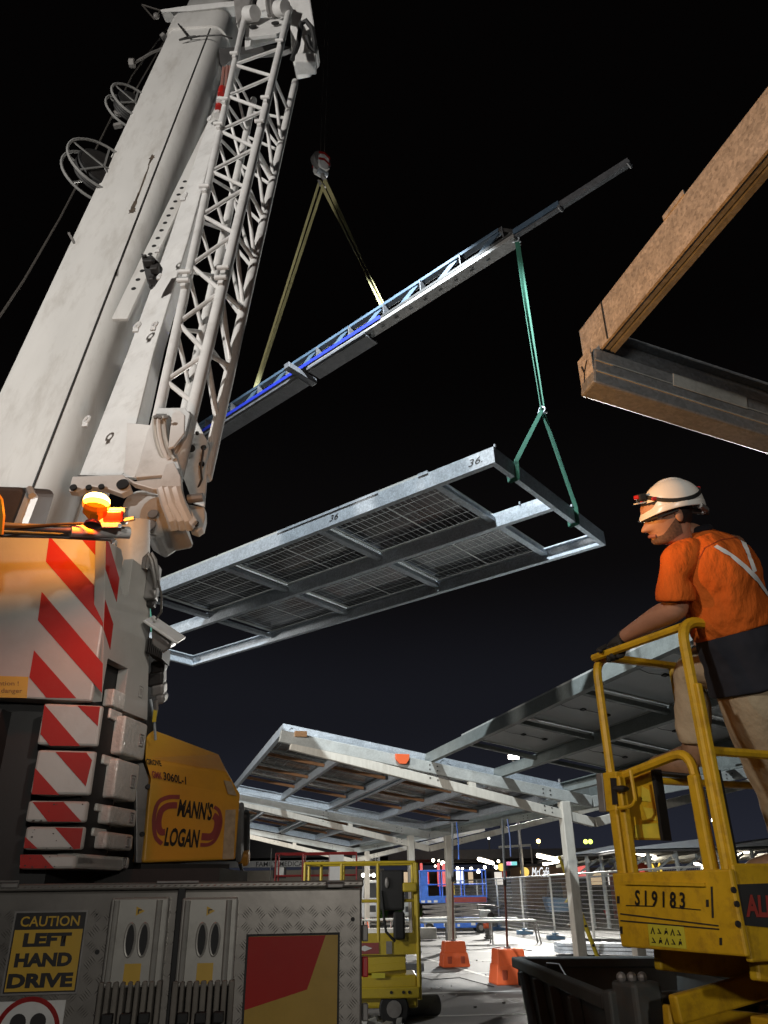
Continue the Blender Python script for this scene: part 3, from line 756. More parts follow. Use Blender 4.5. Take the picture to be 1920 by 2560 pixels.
# --- lattice jib folded along the boom
jib = node('lattice_jib', crane, D(470, 1000, 5.2))
ch_ = {'L': (D(378, 1120, 5.05), D(613, 35, 10.6)), 'C': (D(440, 1200, 4.85), D(724, 22, 10.5)),
       'R': (D(514, 1195, 5.15), D(738, 205, 10.1)), 'B': (D(448, 1100, 5.5), D(634, 250, 9.9))}
for k, r in (('L', .038), ('C', .044), ('R', .044), ('B', .042)):
    MB().cyl(ch_[k][0], ch_[k][1], r, n=14).build('chord', m_white, jib, smooth=True)
def at_y(k, y):
    a, b = ch_[k]; lo, hi = 0.0, 1.0
    for _ in range(40):
        mid = (lo + hi) / 2
        if PJ(a.lerp(b, mid))[1] > y: lo = mid
        else: hi = mid
    return a.lerp(b, lo)
Ln = [162, 240, 327, 428, 538, 663, 807, 952]
Cn = [121, 191, 275, 370, 469, 584, 728, 884, 1010]
Rn = [215, 278, 359, 446, 544, 653, 776, 916, 1056]
Bn = [270, 330, 400, 480, 575, 690, 830, 975]
def brace(k1, y1, k2, y2, r=.019):
    a, b = at_y(k1, y1), at_y(k2, y2)
    MB().cyl(a, b, r, n=9).build('brace', m_white, jib, smooth=True)
for i, y in enumerate(Ln):
    brace('L', y, 'C', Cn[i]); brace('L', y, 'C', Cn[i + 1])
for i in range(1, 8):
    brace('C', Cn[i], 'R', Rn[i]); brace('C', Cn[i], 'R', Rn[i + 1])
for i in range(1, 8):
    brace('R', Rn[i] + 18, 'B', Bn[i - 1] + 10, .017); brace('B', Bn[i - 1] + 10, 'R', Rn[i + 1] + 12, .017)
for i in range(1, 8):
    brace('B', Bn[i - 1], 'L', Ln[i - 1] + 16, .017); brace('B', Bn[i], 'L', Ln[i - 1] + 20, .017)
for k, y in (('C', 118), ('C', 262), ('C', 322), ('C', 690), ('C', 715), ('L', 265), ('L', 328), ('L', 700), ('L', 722), ('L', 150), ('L', 485)):
    q = at_y(k, y)
    MB().box(q - bn * .05, (.045, .04, .11), (be, bn, ba)).cyl(q - bn * .08 - be * .05, q - bn * .08 + be * .05, .022, n=8).build('pin_lug', m_white, jib, bevel=.006)
# head of the jib: side plates, sheave and lugs near the foot of the boom
def plate(pts, d, th, name, mat, parent, n=None, bevel=.006):
    n = bn if n is None else n
    xs = sum(p[0] for p in pts) / len(pts); ys = sum(p[1] for p in pts) / len(pts)
    o = D(xs, ys, d)
    return MB().prism([PL(x, y, o, n) for x, y in pts], n * th).build(name, mat, parent, bevel=bevel)
def hole(x, y, d, r, parent, n=None, name='pin_hole', mat=None):
    n = bn if n is None else n
    c = D(x, y, d)
    r *= .62
    return MB().cyl(c + n * .01, c - n * .004, r, n=16).build(name, mat or m_black, parent)
s2 = lambda l: [(x * .4822, 600 + y * .4822) for x, y in l]
plate(s2([(810, 870), (960, 868), (985, 900), (960, 1010), (910, 1100), (940, 1210), (700, 1230), (760, 1000)]), 5.0, .06, 'sheave_plate', m_white, jib)
for dx, d_ in ((0, 4.90), (11, 4.88), (24, 4.86)):
    P = [D(x + dx, y, d_) for x, y in ((386, 1040), (386, 1066), (389, 1092), (395, 1116), (404, 1138), (412, 1148))]
    MB().tube(P, .016, 8).build('sheave_rim', m_alu if dx != 11 else m_white, jib, smooth=True)
MB().loft([[D(x, y, 4.91), D(x + 22, y, 4.88), D(x + 30, y - 6, 5.12), D(x + 4, y - 6, 5.15)] for x, y in ((387, 1040), (387, 1066), (390, 1092), (396, 1116), (405, 1138))]).build('sheave', m_grey, jib, smooth=True)
for x in (806, 828, 860):
    hole(x * .4822, 600 + 917 * .4822, 4.82, .022, jib, name='sheave_bolt', mat=m_grey)
plate(s2([(890, 900), (930, 880), (958, 905), (955, 1000), (900, 1070), (870, 1080)]), 4.84, .02, 'sheave_plate', m_white, jib)
# foot bracket with its row of holes, above the beacon
fb_ = plate(s2([(375, 1225), (640, 1215), (665, 1245), (680, 1290), (630, 1315), (560, 1290), (470, 1275), (400, 1305), (355, 1300)]), 4.72, .05, 'foot_bracket', m_white, crane)
plate(s2([(640, 1220), (690, 1260), (790, 1290), (905, 1298), (940, 1280), (935, 1220), (900, 1150), (860, 1160), (835, 1235), (770, 1240), (700, 1250)]), 4.70, .05, 'foot_bracket', m_white, crane)
for x, y, r in ((380, 1282, .035), (635, 1265, .06), (900, 1258, .04), (460, 1282, .03), (525, 1278, .03)):
    hole(x * .4822, 600 + y * .4822, 4.69, r, crane, name='pin_hole')
plate(s2([(395, 1215), (640, 1215), (655, 945), (800, 0 + 960), (700, 1230)]), 5.05, .03, 'jib_foot', m_white, crane)
plate(s2([(680, 1300), (900, 1290), (960, 1480), (860, 1500), (800, 1540), (740, 1500)]), 4.85, .25, 'pivot_casting', m_white, crane, bevel=.03)
MB().cyl(D(352, 1272, 4.95), D(396, 1290, 4.75), .12, n=20).build('pivot_drum', m_white, crane, smooth=True)
for x, y, r in ((770, 1478, .07), (792, 1420, .05), (905, 1390, .025)):
    hole(x * .4822, 600 + y * .4822, 4.68, r, crane, name='pivot_pin', mat=m_grey)
for i, (x0, x1) in enumerate(((842, 905), (872, 950), (915, 985))):
    MB().tube([D(x0 * .4822, 600 + 1290 * .4822, 4.66), D((x0 + 22) * .4822, 600 + 1370 * .4822, 4.62), D((x1 - 10) * .4822, 600 + 1450 * .4822, 4.62), D(x1 * .4822, 600 + 1490 * .4822, 4.66)], .035, 8).build('rope_guide', m_white, crane, smooth=True)
plate(s2([(915, 1370), (955, 1365), (1060, 1385), (1062, 1440), (1050, 1490), (1020, 1512), (985, 1500), (965, 1450)]), 4.75, .06, 'foot_lug', m_white, crane)
plate(s2([(885, 1340), (930, 1290), (1020, 1450), (990, 1480)]), 4.66, .04, 'foot_link', m_white, crane)
for x, y, r in ((1016, 1470, .03), (950, 1380, .025)):
    hole(x * .4822, 600 + y * .4822, 4.62, r, crane)
MB().cyl(D(470, 1248, 4.7), D(508, 1243, 4.7), .028, n=10).build('locking_pin', m_grey, crane)
plate(s2([(950, 1230), (1000, 900), (1085, 1060), (1060, 1380), (1000, 1360)]), 5.15, .02, 'head_web', m_white, jib)
for x, y, r in ((990, 1080, .045), (1045, 1160, .03), (1010, 1300, .03), (1055, 1075, .03), (1022, 1000, .02)):
    hole(x * .4822, 600 + y * .4822, 5.12, r, jib, name='lightening_hole')
MB().tube([D(x * .4822, 600 + y * .4822, 5.05) for x, y in ((1055, 1070), (1048, 1130), (1040, 1180), (1045, 1240), (1020, 1300))], .008, 5).build('chain', m_dark, jib)
# jib root at the top: cross plate with two holes and pin barrels
tp = plate([(618, 50), (712, 36), (704, 78), (690, 84), (612, 92)], 10.35, .05, 'root_plate', m_white, jib)
for x, y in ((632, 66), (688, 57)):
    hole(x, y, 10.33, .085, jib, name='hand_hole')
for x, y in ((628, 36), (704, 22)):
    MB().cyl(D(x - 10, y, 10.4), D(x + 10, y - 3, 10.3), .10, n=14).build('pin_barrel', m_white, jib, smooth=True)
for x in (668, 678):
    MB().tube([D(x, -20, 10.6), D(x + 1, 15, 10.5), D(x + 6, 40, 10.45)], .03, 6).build('rope', m_sling_y if False else m_grey, jib, smooth=True)
plate([(612, 100), (690, 88), (690, 98), (612, 118)], 10.4, .04, 'root_rib', m_white, jib)
MB().prism([D(x, y, 10.55) for x, y in ((722, -30), (770, -40), (795, 120), (792, 132), (770, 158), (735, 165), (728, 130))], FW * .35).build('root_housing', m_white, jib, bevel=.02)
MB().prism([D(x, y, 10.5) for x, y in ((580, -40), (640, -40), (618, 32), (590, 60))], FW * .2).build('root_housing', m_grey, jib, bevel=.02)
MB().prism([D(x, y, 10.6) for x, y in ((640, -40), (725, -40), (725, 10), (640, 30))], FW * .2).build('root_housing', m_white, jib, bevel=.02)
MB().tube([D(x, y, 10.4) for x, y in ((730, 150), (745, 110), (752, 60), (765, 52), (780, 70), (788, 110), (786, 128), (775, 118), (768, 90))], .035, 7).build('cable_loop', m_black, jib, smooth=True)
MB().box(D(765, 160, 10.45), (.28, .20, .18)).build('housing_foot', m_white, jib, bevel=.02)
# working floodlight under that housing
fl_ = node('boom_floodlight', crane, BOOM_LAMP)
m_lampglass = M('lamp_glass', (0.9, 0.95, 1.0), .3, emit=((0.86, 0.95, 1.0), 6.0))
MB().box(BOOM_LAMP, (.30, .24, .16)).build('lamp_housing', m_dark, fl_, bevel=.02)
MB().box(BOOM_LAMP + V3((0, 0, -.085)), (.25, .2, .012)).build('lamp_glass', m_lampglass, fl_)
# --- counterweight stack at the rear of the crane
psi = R_(9.3)
rdir = V3((sin(psi), cos(psi), 0)); nR = V3((cos(psi), -sin(psi), 0))
fdir = V3((-sin(R_(74)), -cos(R_(74)), 0)); nF = V3((.2756, -.9613, 0)).normalized()
EZ = V3((0, 0, 1))
YC = 3.3
def solve_along(p, d, px, lo=0.0, hi=3.0):
    f = lambda t: PJ(p + d * t)[0] - px
    inc = f(hi) > f(lo)
    for _ in range(50):
        m = (lo + hi) / 2
        if (f(m) < 0) == inc: lo = m
        else: hi = m
    return lo
def face_poly(pts, o, n, lift, name, mat, parent, th=.0015):
    return MB().prism([PL(x, y, V3(o) + V3(n) * lift, n) for x, y in pts], V3(n) * -th).build(name, mat, parent)
c3 = lambda l: [(x * .3858, 1180 + y * .3858) for x, y in l]
c4 = lambda l: [(x * .3858, 1700 + y * .3858) for x, y in l]
slabs = [  # corner px, top y, bottom y, left px, right block (xl, xr, yt, yb), stripes
    (259, 1348, 1753, None, None, [c3([(320, 415), (680, 812), (667, 1005), (297, 580)]), c3([(270, 775), (667, 1242), (661, 1432), (245, 960)]), c3([(220, 1155), (495, 1466), (300, 1462), (190, 1330)]), c3([(520, 425), (690, 425), (684, 618)])]),
    (249, 1764, 1866, 100, (303, 362, 1795, 1893), [c4([(288, 158), (520, 428), (325, 426), (262, 350)]), c4([(500, 166), (648, 172), (634, 300)])]),
    (231, 1878, 1988, 84, (285, 343, 1900, 2000), [c4([(358, 465), (560, 470), (596, 520), (556, 690)]), c4([(228, 570), (385, 745), (205, 740)])]),
    (216, 2003, 2056, 66, (270, 340, 2018, 2063), [c4([(210, 790), (412, 790), (528, 918), (310, 918)])]),
    (208, 2067, 2124, 60, (262, 332, 2082, 2124), [c4([(355, 956), (538, 960), (518, 1092), (478, 1096)]), c4([(162, 1015), (245, 1093), (155, 1090)])]),
    (189, 2136, 2172, 48, (189, 324, 2138, 2170), [c4([(132, 1132), (270, 1132), (350, 1220), (128, 1220)])]),
]
for i, (xc, yt, yb, xl_, blk, stripes) in enumerate(slabs):
    yc_ = YC - .0
    cp = GY(xc, (yt + yb) / 2, yc_)
    z1, z0 = GY(xc, yt, yc_).z, GY(xc, yb, yc_).z
    W = 1.6 if xl_ is None else solve_along(cp, fdir, xl_, 0, 2.5)
    b = [cp, cp + fdir * W, cp + fdir * W + rdir * .45, cp + rdir * .45 - nR * .12, cp + rdir * .03 - nR * .10, cp + rdir * .022]
    if i == 5: b = [cp, cp + fdir * W, cp + fdir * W + rdir * .45, cp + rdir * .40, ]
    slab = MB().prism([V3((q.x, q.y, z0)) for q in b], EZ * (z1 - z0)).build('counterweight_slab', m_cw, crane, bevel=.010 if i else .008, seg=2)
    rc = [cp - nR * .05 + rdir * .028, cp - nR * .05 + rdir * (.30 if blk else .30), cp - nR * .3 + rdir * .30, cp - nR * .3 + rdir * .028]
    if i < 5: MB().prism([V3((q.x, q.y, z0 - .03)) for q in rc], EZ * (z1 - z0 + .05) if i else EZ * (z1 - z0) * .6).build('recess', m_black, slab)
    for s in stripes:
        face_poly(s, cp, nF, .0022, 'warning_stripe', m_red, slab)
    if i in (3, 4, 5):
        for _ in range(9):
            x = random.uniform(xl_ + 6, xc - 8); y = random.choice((random.uniform(yt + 2, yt + 8), random.uniform(yt + 4, yb - 4), random.uniform(yb - 7, yb - 2)))
            r = random.uniform(.8, 2.6)
            face_poly([(x + r * random.uniform(.6, 1.8) * cos(t), y + r * random.uniform(.5, 1.2) * sin(t)) for t in [k * pi / 4 for k in range(8)]], cp, nF, .0040, 'paint_chip', m_chip, slab)
    if blk:
        xl2, xr2, ya, yb2 = blk
        mid = V3((cp.x, cp.y, GY(xc, (ya + yb2) / 2, yc_).z))
        t0_, t1_ = solve_along(mid, rdir, xl2, 0, 1.5), solve_along(mid, rdir, xr2, 0, 1.5)
        d_ = PJ(mid + rdir * t1_)[2]
        za = PL((xl2 + xr2) / 2, ya, cp, nR).z; zb = PL((xl2 + xr2) / 2, yb2, cp, nR).z
        o1 = mid + rdir * (t0_ + .006)
        MB().prism([V3((q.x, q.y, zb)) for q in (o1, mid + rdir * t1_, mid + rdir * t1_ - nR * .10, o1 - nR * .10)], EZ * (za - zb)).build('cast_block', m_cast, slab, bevel=.012, seg=3)
        lc = mid + rdir * (t1_ - .055) ; lc.z = (za + zb) / 2
    else:
        t1_ = .475
        pl_ = c3([(684, 432), (786, 500), (799, 560), (782, 720), (790, 785), (812, 806), (832, 788), (850, 640), (862, 562), (980, 650), (955, 1610), (790, 1545), (806, 1452), (830, 1275), (700, 1208), (668, 1400), (662, 1490)])
        pts = [PL(x, y, cp + nR * .004, nR) for x, y in pl_]
        MB().prism(pts, -nR * .05).build('side_plate', m_cw, slab, bevel=.006)
        for s in (c3([(690, 445), (706, 455), (774, 690), (757, 842), (686, 628)]), c3([(683, 828), (735, 985), (715, 1150), (673, 1015)])):
            face_poly(s, cp, nR, .0065, 'warning_stripe', m_red, slab)
        lc = PL(350, 1730, cp, nR)
    if i < 5 or True:
        sz = .026 if i in (0, 1, 2) else .020
        fr = MB(); lc2 = lc + nR * .002
        for a, b2, w, h in ((-1, 0, .005, 2 * sz), (1, 0, .005, 2 * sz), (0, 1, 1.5 * sz, .005), (0, -1, 1.5 * sz, .005)):
            fr.box(lc2 + rdir * (a * sz * .75) + EZ * (b2 * sz), (w, .007, h), (rdir, nR, EZ))
        fr.box(lc2 - rdir * sz * .2, (.006, .007, sz * 1.1), (rdir, nR, EZ)).box(lc2 + rdir * sz * .25 - EZ * sz * .1, (.008, .007, sz * .9), (rdir, nR, EZ)).box(lc2 + EZ * sz * .5, (sz * .8, .007, .005), (rdir, nR, EZ))
        fr.build('cast_mark', m_grey, slab, bevel=.002)
cpt0 = GY(259, 1550, YC)
for x0, x1, y0, y1 in ((270, 301, 1727, 1772), (263, 294, 1776, 1803), (246, 278, 1890, 1915), (229, 263, 2011, 2031), (220, 254, 2071, 2092)):
    p = PL((x0 + x1) / 2, (y0 + y1) / 2, cpt0 - nR * .012, nR)
    w = (PL(x1, (y0 + y1) / 2, cpt0, nR) - PL(x0, (y0 + y1) / 2, cpt0, nR)).length
    h = PL(x0, y0, cpt0, nR).z - PL(x0, y1, cpt0, nR).z
    MB().box(p, (w, .05, h), (rdir, nR, EZ)).build('spacer_block', m_cast, crane, bevel=.006)
# dark core of the stack, the carrier under it
core = V3((cpt0.x, cpt0.y, 0))
zt_ = GY(259, 1360, YC).z
def pbox(a0, a1, d0, d1, z0, z1, name, mat, bevel=0):
    q = [core + fdir * a + rdir * d for a, d in ((a0, d0), (a1, d0), (a1, d1), (a0, d1))]
    return MB().prism([V3((v.x, v.y, z0)) for v in q], EZ * (z1 - z0)).build(name, mat, crane, bevel=bevel)
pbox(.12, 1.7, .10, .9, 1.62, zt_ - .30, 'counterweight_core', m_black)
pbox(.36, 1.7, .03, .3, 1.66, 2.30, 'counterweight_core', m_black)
# crush danger notice
sgn = face_poly([(-60, 1688), (71, 1692), (67, 1745), (-60, 1742)], cpt0, nF, .003, 'danger_notice', m_sign, crane, .002)
dk = M('brown_print', (0.20, 0.09, 0.02), .6)
def pxtext(body, ll, lr, ul, o, n, mat, parent, lift=.004, **k):
    o = V3(o) + V3(n) * lift
    a, b, c = PL(*ll, o, n), PL(*lr, o, n), PL(*ul, o, n)
    return letters(body, a, b - a, c - a, (b - a).length, (c - a).length, mat, parent, lift=0, **k)
pxtext('Attention !', (-42, 1713), (47, 1714), (-42, 1702), cpt0, nF, dk, sgn, bold=.01)
pxtext('Crush danger', (-52, 1735), (56, 1736), (-52, 1720), cpt0, nF, dk, sgn, bold=.01)

def glow(name, tint, col, st):
    m = bpy.data.materials.new(name); m.use_nodes = True
    N, L = m.node_tree.nodes, m.node_tree.links; N.clear()
    o = N.new('ShaderNodeOutputMaterial'); a = N.new('ShaderNodeAddShader'); t = N.new('ShaderNodeBsdfTransparent'); e = N.new('ShaderNodeEmission')
    t.inputs[0].default_value = tint + (1,); e.inputs[0].default_value = col + (1,); e.inputs[1].default_value = st
    L.new(t.outputs[0], a.inputs[0]); L.new(e.outputs[0], a.inputs[1]); L.new(a.outputs[0], o.inputs[0])
    return m
# bar over the counterweight with the amber beacon and the red marker lamp
b0, b1 = D(-60, 1312, 3.05), D(323, 1332, 3.35)
MB().cyl(D(176, 1326, 3.2), b1, .027, n=14).build('lamp_bar', m_white, crane, smooth=True)
MB().cyl(b0, D(180, 1324, 3.2), .016, n=12).build('lamp_bar', m_grey, crane, smooth=True)
MB().tube([D(-40, 1335, 3.1), D(120, 1338, 3.2), D(276, 1346, 3.3), D(285, 1356, 3.3)], .014, 8).build('grab_rail', m_grey, crane, smooth=True)
MB().tube([D(-10, 1316, 3.0), D(60, 1317, 3.1), D(130, 1312, 3.15), D(205, 1309, 3.2), D(225, 1316, 3.2)], .006, 6).build('lamp_cable', m_black, crane, smooth=True)
MB().tube([D(2, 1336, 2.9), D(6, 1290, 2.9), D(1, 1250, 2.9), D(-12, 1230, 2.9)], .010, 6).build('grab_loop', m_yel, crane, smooth=True)
bc = D(240, 1264, 3.15)
bea = node('amber_beacon', crane, bc)
up_ = EZ
MB().lathe(bc - up_ * .145, up_, [(.028, .05), (.036, .055), (.03, .07), (.016, .075), (.016, .10)], 18).build('beacon_mount', m_dark, bea, smooth=True)
MB().lathe(bc - up_ * .085, up_, [(.02, .02), (.036, .04), (.047, .05), (.047, .072), (.045, .078)], 22).build('beacon_base', glow('amber_base', (.5, .2, .05), (1.0, .26, .02), .10), bea, smooth=True)
m_amber = glow('amber_lens', (.9, .6, .3), (1.0, .28, .02), .7)
m_amberhot = glow('amber_flash', (.95, .8, .5), (1.0, .56, .11), 16.0)
MB().lathe(bc - up_ * .005, up_, [(.052, -.002), (.055, .010), (.053, .018)], 22).build('beacon_lens', m_amber, bea, smooth=True)
MB().lathe(bc + up_ * .021, up_, [(.053, -.004), (.050, .010), (.040, .020), (.022, .028), (.0, .030)], 22).build('beacon_flash', m_amberhot, bea, smooth=True)
BEACON_O = bc
mk = node('marker_lamp', crane, D(283, 1290, 3.28))
MB().box(D(282, 1290, 3.29), (.125, .05, .075), (RT, FW, UP)).build('lamp_housing', m_grey, mk, bevel=.012)
MB().box(D(283, 1291, 3.262), (.085, .02, .048), (RT, FW, UP)).build('red_lens', M('red_lens', (0.22, 0.006, 0.005), .2), mk, bevel=.006)
MB().cyl(D(300, 1303, 3.27), D(336, 1296, 3.27), .010, n=8).build('marker_stub', m_grey, crane)
MB().box(D(262, 1313, 3.25), (.13, .05, .02), (RT, FW, UP)).build('lamp_shelf', m_white, crane, bevel=.004)
# lift ram behind the stack, hoses, work lamp and chain block on the crane's right side
MB().cyl(D(330, 1300, 4.15), D(326, 1500, 4.1), .095, n=20).build('lift_ram', m_white, crane, smooth=True)
MB().cyl(D(362, 1330, 4.3), D(356, 1470, 4.2), .02, n=8).build('ram_pipe', m_grey, crane, smooth=True)
for off_ in (0, 9):
    MB().tube([D(358 + off_, 1420, 3.85), D(362 + off_, 1395, 3.85), D(370 + off_, 1384, 3.85), D(378 + off_, 1400, 3.85), D(386 + off_, 1440, 3.85), D(392 - off_ * .3, 1470, 3.85)], .011, 7).build('hose', m_grey, crane, smooth=True)
MB().tube([D(395, 1450, 3.8), D(404, 1490, 3.8), D(403, 1530, 3.8), D(390, 1548, 3.8)], .006, 6).build('hose', m_wire, crane, smooth=True)
MB().box(D(382, 1458, 3.9), (.06, .06, .18)).build('junction_box', m_grey, crane, bevel=.008)
MB().box(D(380, 1495, 3.9), (.04, .05, .10)).build('junction_box', m_dark, crane, bevel=.008)
wl = node('work_lamp', crane, D(404, 1590, 3.85))
ws, wu = (RT * .83 - UP * .56).normalized(), (RT * .5 + UP * .85).normalized()
lo_ = D(410, 1575, 3.85)
MB().box(D(412, 1574, 3.85), (.20, .16, .014), (ws, FW, ws.cross(FW))).build('lamp_plate', m_white, wl, bevel=.004)
MB().prism([D(x, y, 3.8) for x, y in ((377, 1562), (427, 1607), (425, 1622), (403, 1636), (378, 1612))], FW * .14).build('lamp_housing', m_grey, wl, bevel=.012)
for k in range(9):
    MB().box(D(378 + 4.6 * k, 1620 + 2.2 * k, 3.86), (.004, .14, .075)).build('cooling_fin', m_dark, wl)
cb = node('chain_block', crane, D(395, 1700, 3.95))
for (x, y, w, h) in ((398, 1665, .075, .07), (393, 1694, .085, .075), (398, 1722, .07, .06), (404, 1745, .05, .05)):
    MB().box(D(x, y, 3.95), (w, .08, h), (RT * .95 + UP * .2, FW, UP)).build('block_body', m_dark if h > .065 else m_grey, cb, bevel=.014)
MB().tube([D(376, 1748, 3.9), D(382, 1775, 3.9), D(386, 1810, 3.9), D(389, 1850, 3.9)], .007, 6).build('chain', m_galv, cb)
MB().tube([D(389, 1752, 3.9), D(391, 1770, 3.9), D(387, 1790, 3.9)], .012, 6).build('hook', m_grey, cb, smooth=True)
MB().box(D(387, 1790, 3.88), (.018, .006, .06)).build('yellow_tag', m_lift2, cb)
# dark cover at the boom foot
MB().prism([D(x, y, 4.3) for x, y in ((-60, 1215), (52, 1218), (63, 1232), (34, 1330), (-60, 1335))], FW * .4).build('foot_cover', M('brown_cover', (0.10, 0.07, 0.055), .7, var=.2), crane, bevel=.03)
MB().prism([D(x, y, 4.25) for x, y in ((65, 1225), (78, 1240), (40, 1340), (20, 1340))], FW * .1).build('foot_bracket', m_white, crane, bevel=.01)
MB().cyl(D(74, 1222, 4.25), D(80, 1240, 4.2), .02, n=8).build('pin', m_white, crane)

# --- superstructure body behind the counterweight and carrier below
MB().bb(-2.9, 4.0, 1.75, -1.5, 5.8, 2.15).build('superstructure', m_white, crane, bevel=.03)
MB().bb(-3.2, 3.25, 1.35, -.35, 8.5, 1.60).build('carrier_deck', m_dark, crane, bevel=.01)
MB().bb(-2.6, 3.4, .55, -.7, 9.5, 1.345).build('carrier_chassis', m_dark, crane)
for y in (4.2, 8.4):
    for x0, x1 in ((-3.1, -2.7), (-.65, -.28)):
        w_ = MB().lathe((x0, y, .66), (1, 0, 0), [(.2, 0), (.62, .02), (.66, .06), (.66, x1 - x0 - .06), (.62, x1 - x0 - .02), (.2, x1 - x0)], 28).build('wheel', m_black, crane, smooth=True)
MB().bb(-1.9, 3.75, 1.60, -.75, 4.5, 1.70).build('turntable', m_dark, crane)

# --- yellow engine hood with lettering
hd = V3((sin(R_(50)), cos(R_(50)), 0)); hn = V3((cos(R_(50)), -sin(R_(50)), 0))
ho = GY(355, 2157, 4.0)
offs = [0, 0, .012, -.16]
Lp = [PL(x, y, ho + hn * o, hn) for (x, y), o in zip(((357, 2157), (374, 1947), (361, 1897), (369, 1818)), offs)]
Rp = [PL(x, y, ho + hn * o, hn) for (x, y), o in zip(((591, 2149), (595, 1987), (568, 1931), (549, 1886)), offs)]
bk = -hn * .75
hood = MB().loft([Lp + [Lp[3] + bk, Lp[0] + bk], Rp + [Rp[3] + bk, Rp[0] + bk]]).build('engine_hood', m_yel, crane, bevel=.012, seg=3)
n2_ = (Rp[1] - Lp[1]).cross(Lp[2] - Lp[1]).normalized()
if n2_.dot(CAM - Lp[1]) < 0: n2_ = -n2_
pxtext('GROVE', (368, 1911), (405, 1916), (364, 1896), Lp[1], n2_, m_ink, hood, lift=.003, bold=.03)
pxtext('GMK', (382, 1944), (407, 1949), (378, 1926), Lp[2] * .5 + Lp[1] * .5, n2_, m_maroon, hood, lift=.012, bold=.03, shear=.1)
pxtext('3060L-1', (409, 1950), (467, 1962), (407, 1929), Lp[2] * .5 + Lp[1] * .5, n2_, m_ink, hood, lift=.012, bold=.02, shear=.1)
pxtext("MANN'S", (442, 2041), (528, 2052), (450, 1996), ho, hn, m_ink, hood, lift=.004, bold=.035, shear=.0)
pxtext('LOGAN', (409, 2115), (494, 2120), (417, 2068), ho, hn, m_ink, hood, lift=.004, bold=.035, shear=.0)
def strip(pts, w, o, n, lift, name, mat, parent):
    P = [PL(x, y, V3(o) + V3(n) * lift, n) for x, y in pts]
    # round the corners
    Q = []
    for i in range(len(P) - 1):
        for k in range(6):
            t = k / 6; p0, p1, p2, p3 = P[max(i - 1, 0)], P[i], P[i + 1], P[min(i + 2, len(P) - 1)]
            Q.append(.5 * ((2 * p1) + (p2 - p0) * t + (2 * p0 - 5 * p1 + 4 * p2 - p3) * t * t + (3 * p1 - p0 - 3 * p2 + p3) * t ** 3))
    Q.append(P[-1])
    b = MB(); vs, fs = [], []
    for i, q in enumerate(Q):
        d = (Q[min(i + 1, len(Q) - 1)] - Q[max(i - 1, 0)]).normalized(); s = d.cross(n).normalized()
        vs += [q - s * w / 2, q + s * w / 2]
        if i: fs.append((2 * i - 2, 2 * i - 1, 2 * i + 1, 2 * i))
    return b.add(vs, fs).build(name, mat, parent)
for pts, w in (([(1165, 758), (1090, 760), (1030, 790), (1003, 860), (997, 940), (1010, 1020), (1050, 1062)], .020), ([(1148, 812), (1090, 815), (1048, 845), (1030, 900), (1030, 955), (1045, 985), (1070, 985)], .030),
               ([(1388, 822), (1420, 850), (1432, 910), (1420, 980), (1390, 1040), (1350, 1066), (1298, 1068)], .018), ([(1383, 880), (1402, 895), (1408, 935), (1395, 985), (1365, 1015), (1306, 1015)], .034)):
    strip(c4(pts), w, ho, hn, .0035, 'logo_band', m_maroon, hood)
face_poly(c4([(1462, 842), (1528, 838), (1515, 1160), (1442, 1160)]), ho, hn, .002, 'notice_sheet', M('grey_print', (0.42, 0.34, 0.22), .5, var=.2, scale=30), hood)
face_poly(c4([(1450, 648), (1500, 660), (1535, 750), (1478, 738)]), Lp[1] * .6 + Lp[2] * .4, n2_, .016, 'notice_sheet', MATS['grey_print'], hood)
# frame strip at the hood's left edge with two bolts
MB().prism([PL(x, y, ho - hn * .02, hn) for x, y in c4([(880, 545), (930, 535), (966, 640), (920, 1186), (884, 1184)])], -hn * .03).build('hood_frame', m_grey, crane, bevel=.004)
for x, y in ((955, 692), (918, 1000)):
    c = PL(x * .3858, 1700 + y * .3858, ho - hn * .018, hn)
    MB().cyl(c, c + hn * .012, .012, n=8).build('hood_bolt', m_dark, crane)
MB().box((Lp[0] + Rp[0]) / 2 + bk * .5 - EZ * .06, ((Rp[0] - Lp[0]).length * .95, .66, .10), (hd, hn, EZ)).build('hood_base', m_dark, crane)
MB().tube([D(600, 2160, 4.7), D(605, 2175, 4.7), D(590, 2195, 4.7)], .012, 6).build('hose', m_black, crane)
MB().box(D(610, 2085, 4.95), (.07, .10, .30), (RT, FW, UP)).build('mirror_housing', m_dark, crane, bevel=.03)
MB().box(D(600, 2080, 4.85), (.035, .12, .34), (RT, FW, UP)).build('mirror_housing', m_grey, crane, bevel=.015)
MB().box(D(610, 2144, 4.9), (.07, .09, .085), (RT, FW, UP)).build('side_marker', M('amber_plastic', (0.45, 0.20, 0.03), .3), crane, bevel=.02)
for k in range(8):
    MB().box(D(250 + 40 * k + random.uniform(-10, 10), 2182 + random.uniform(-5, 5), 4.0), (random.uniform(.06, .16), .1, random.uniform(.02, .05))).build('pipe_clamp', random.choice((m_dark, m_grey, m_black)), crane, bevel=.006)

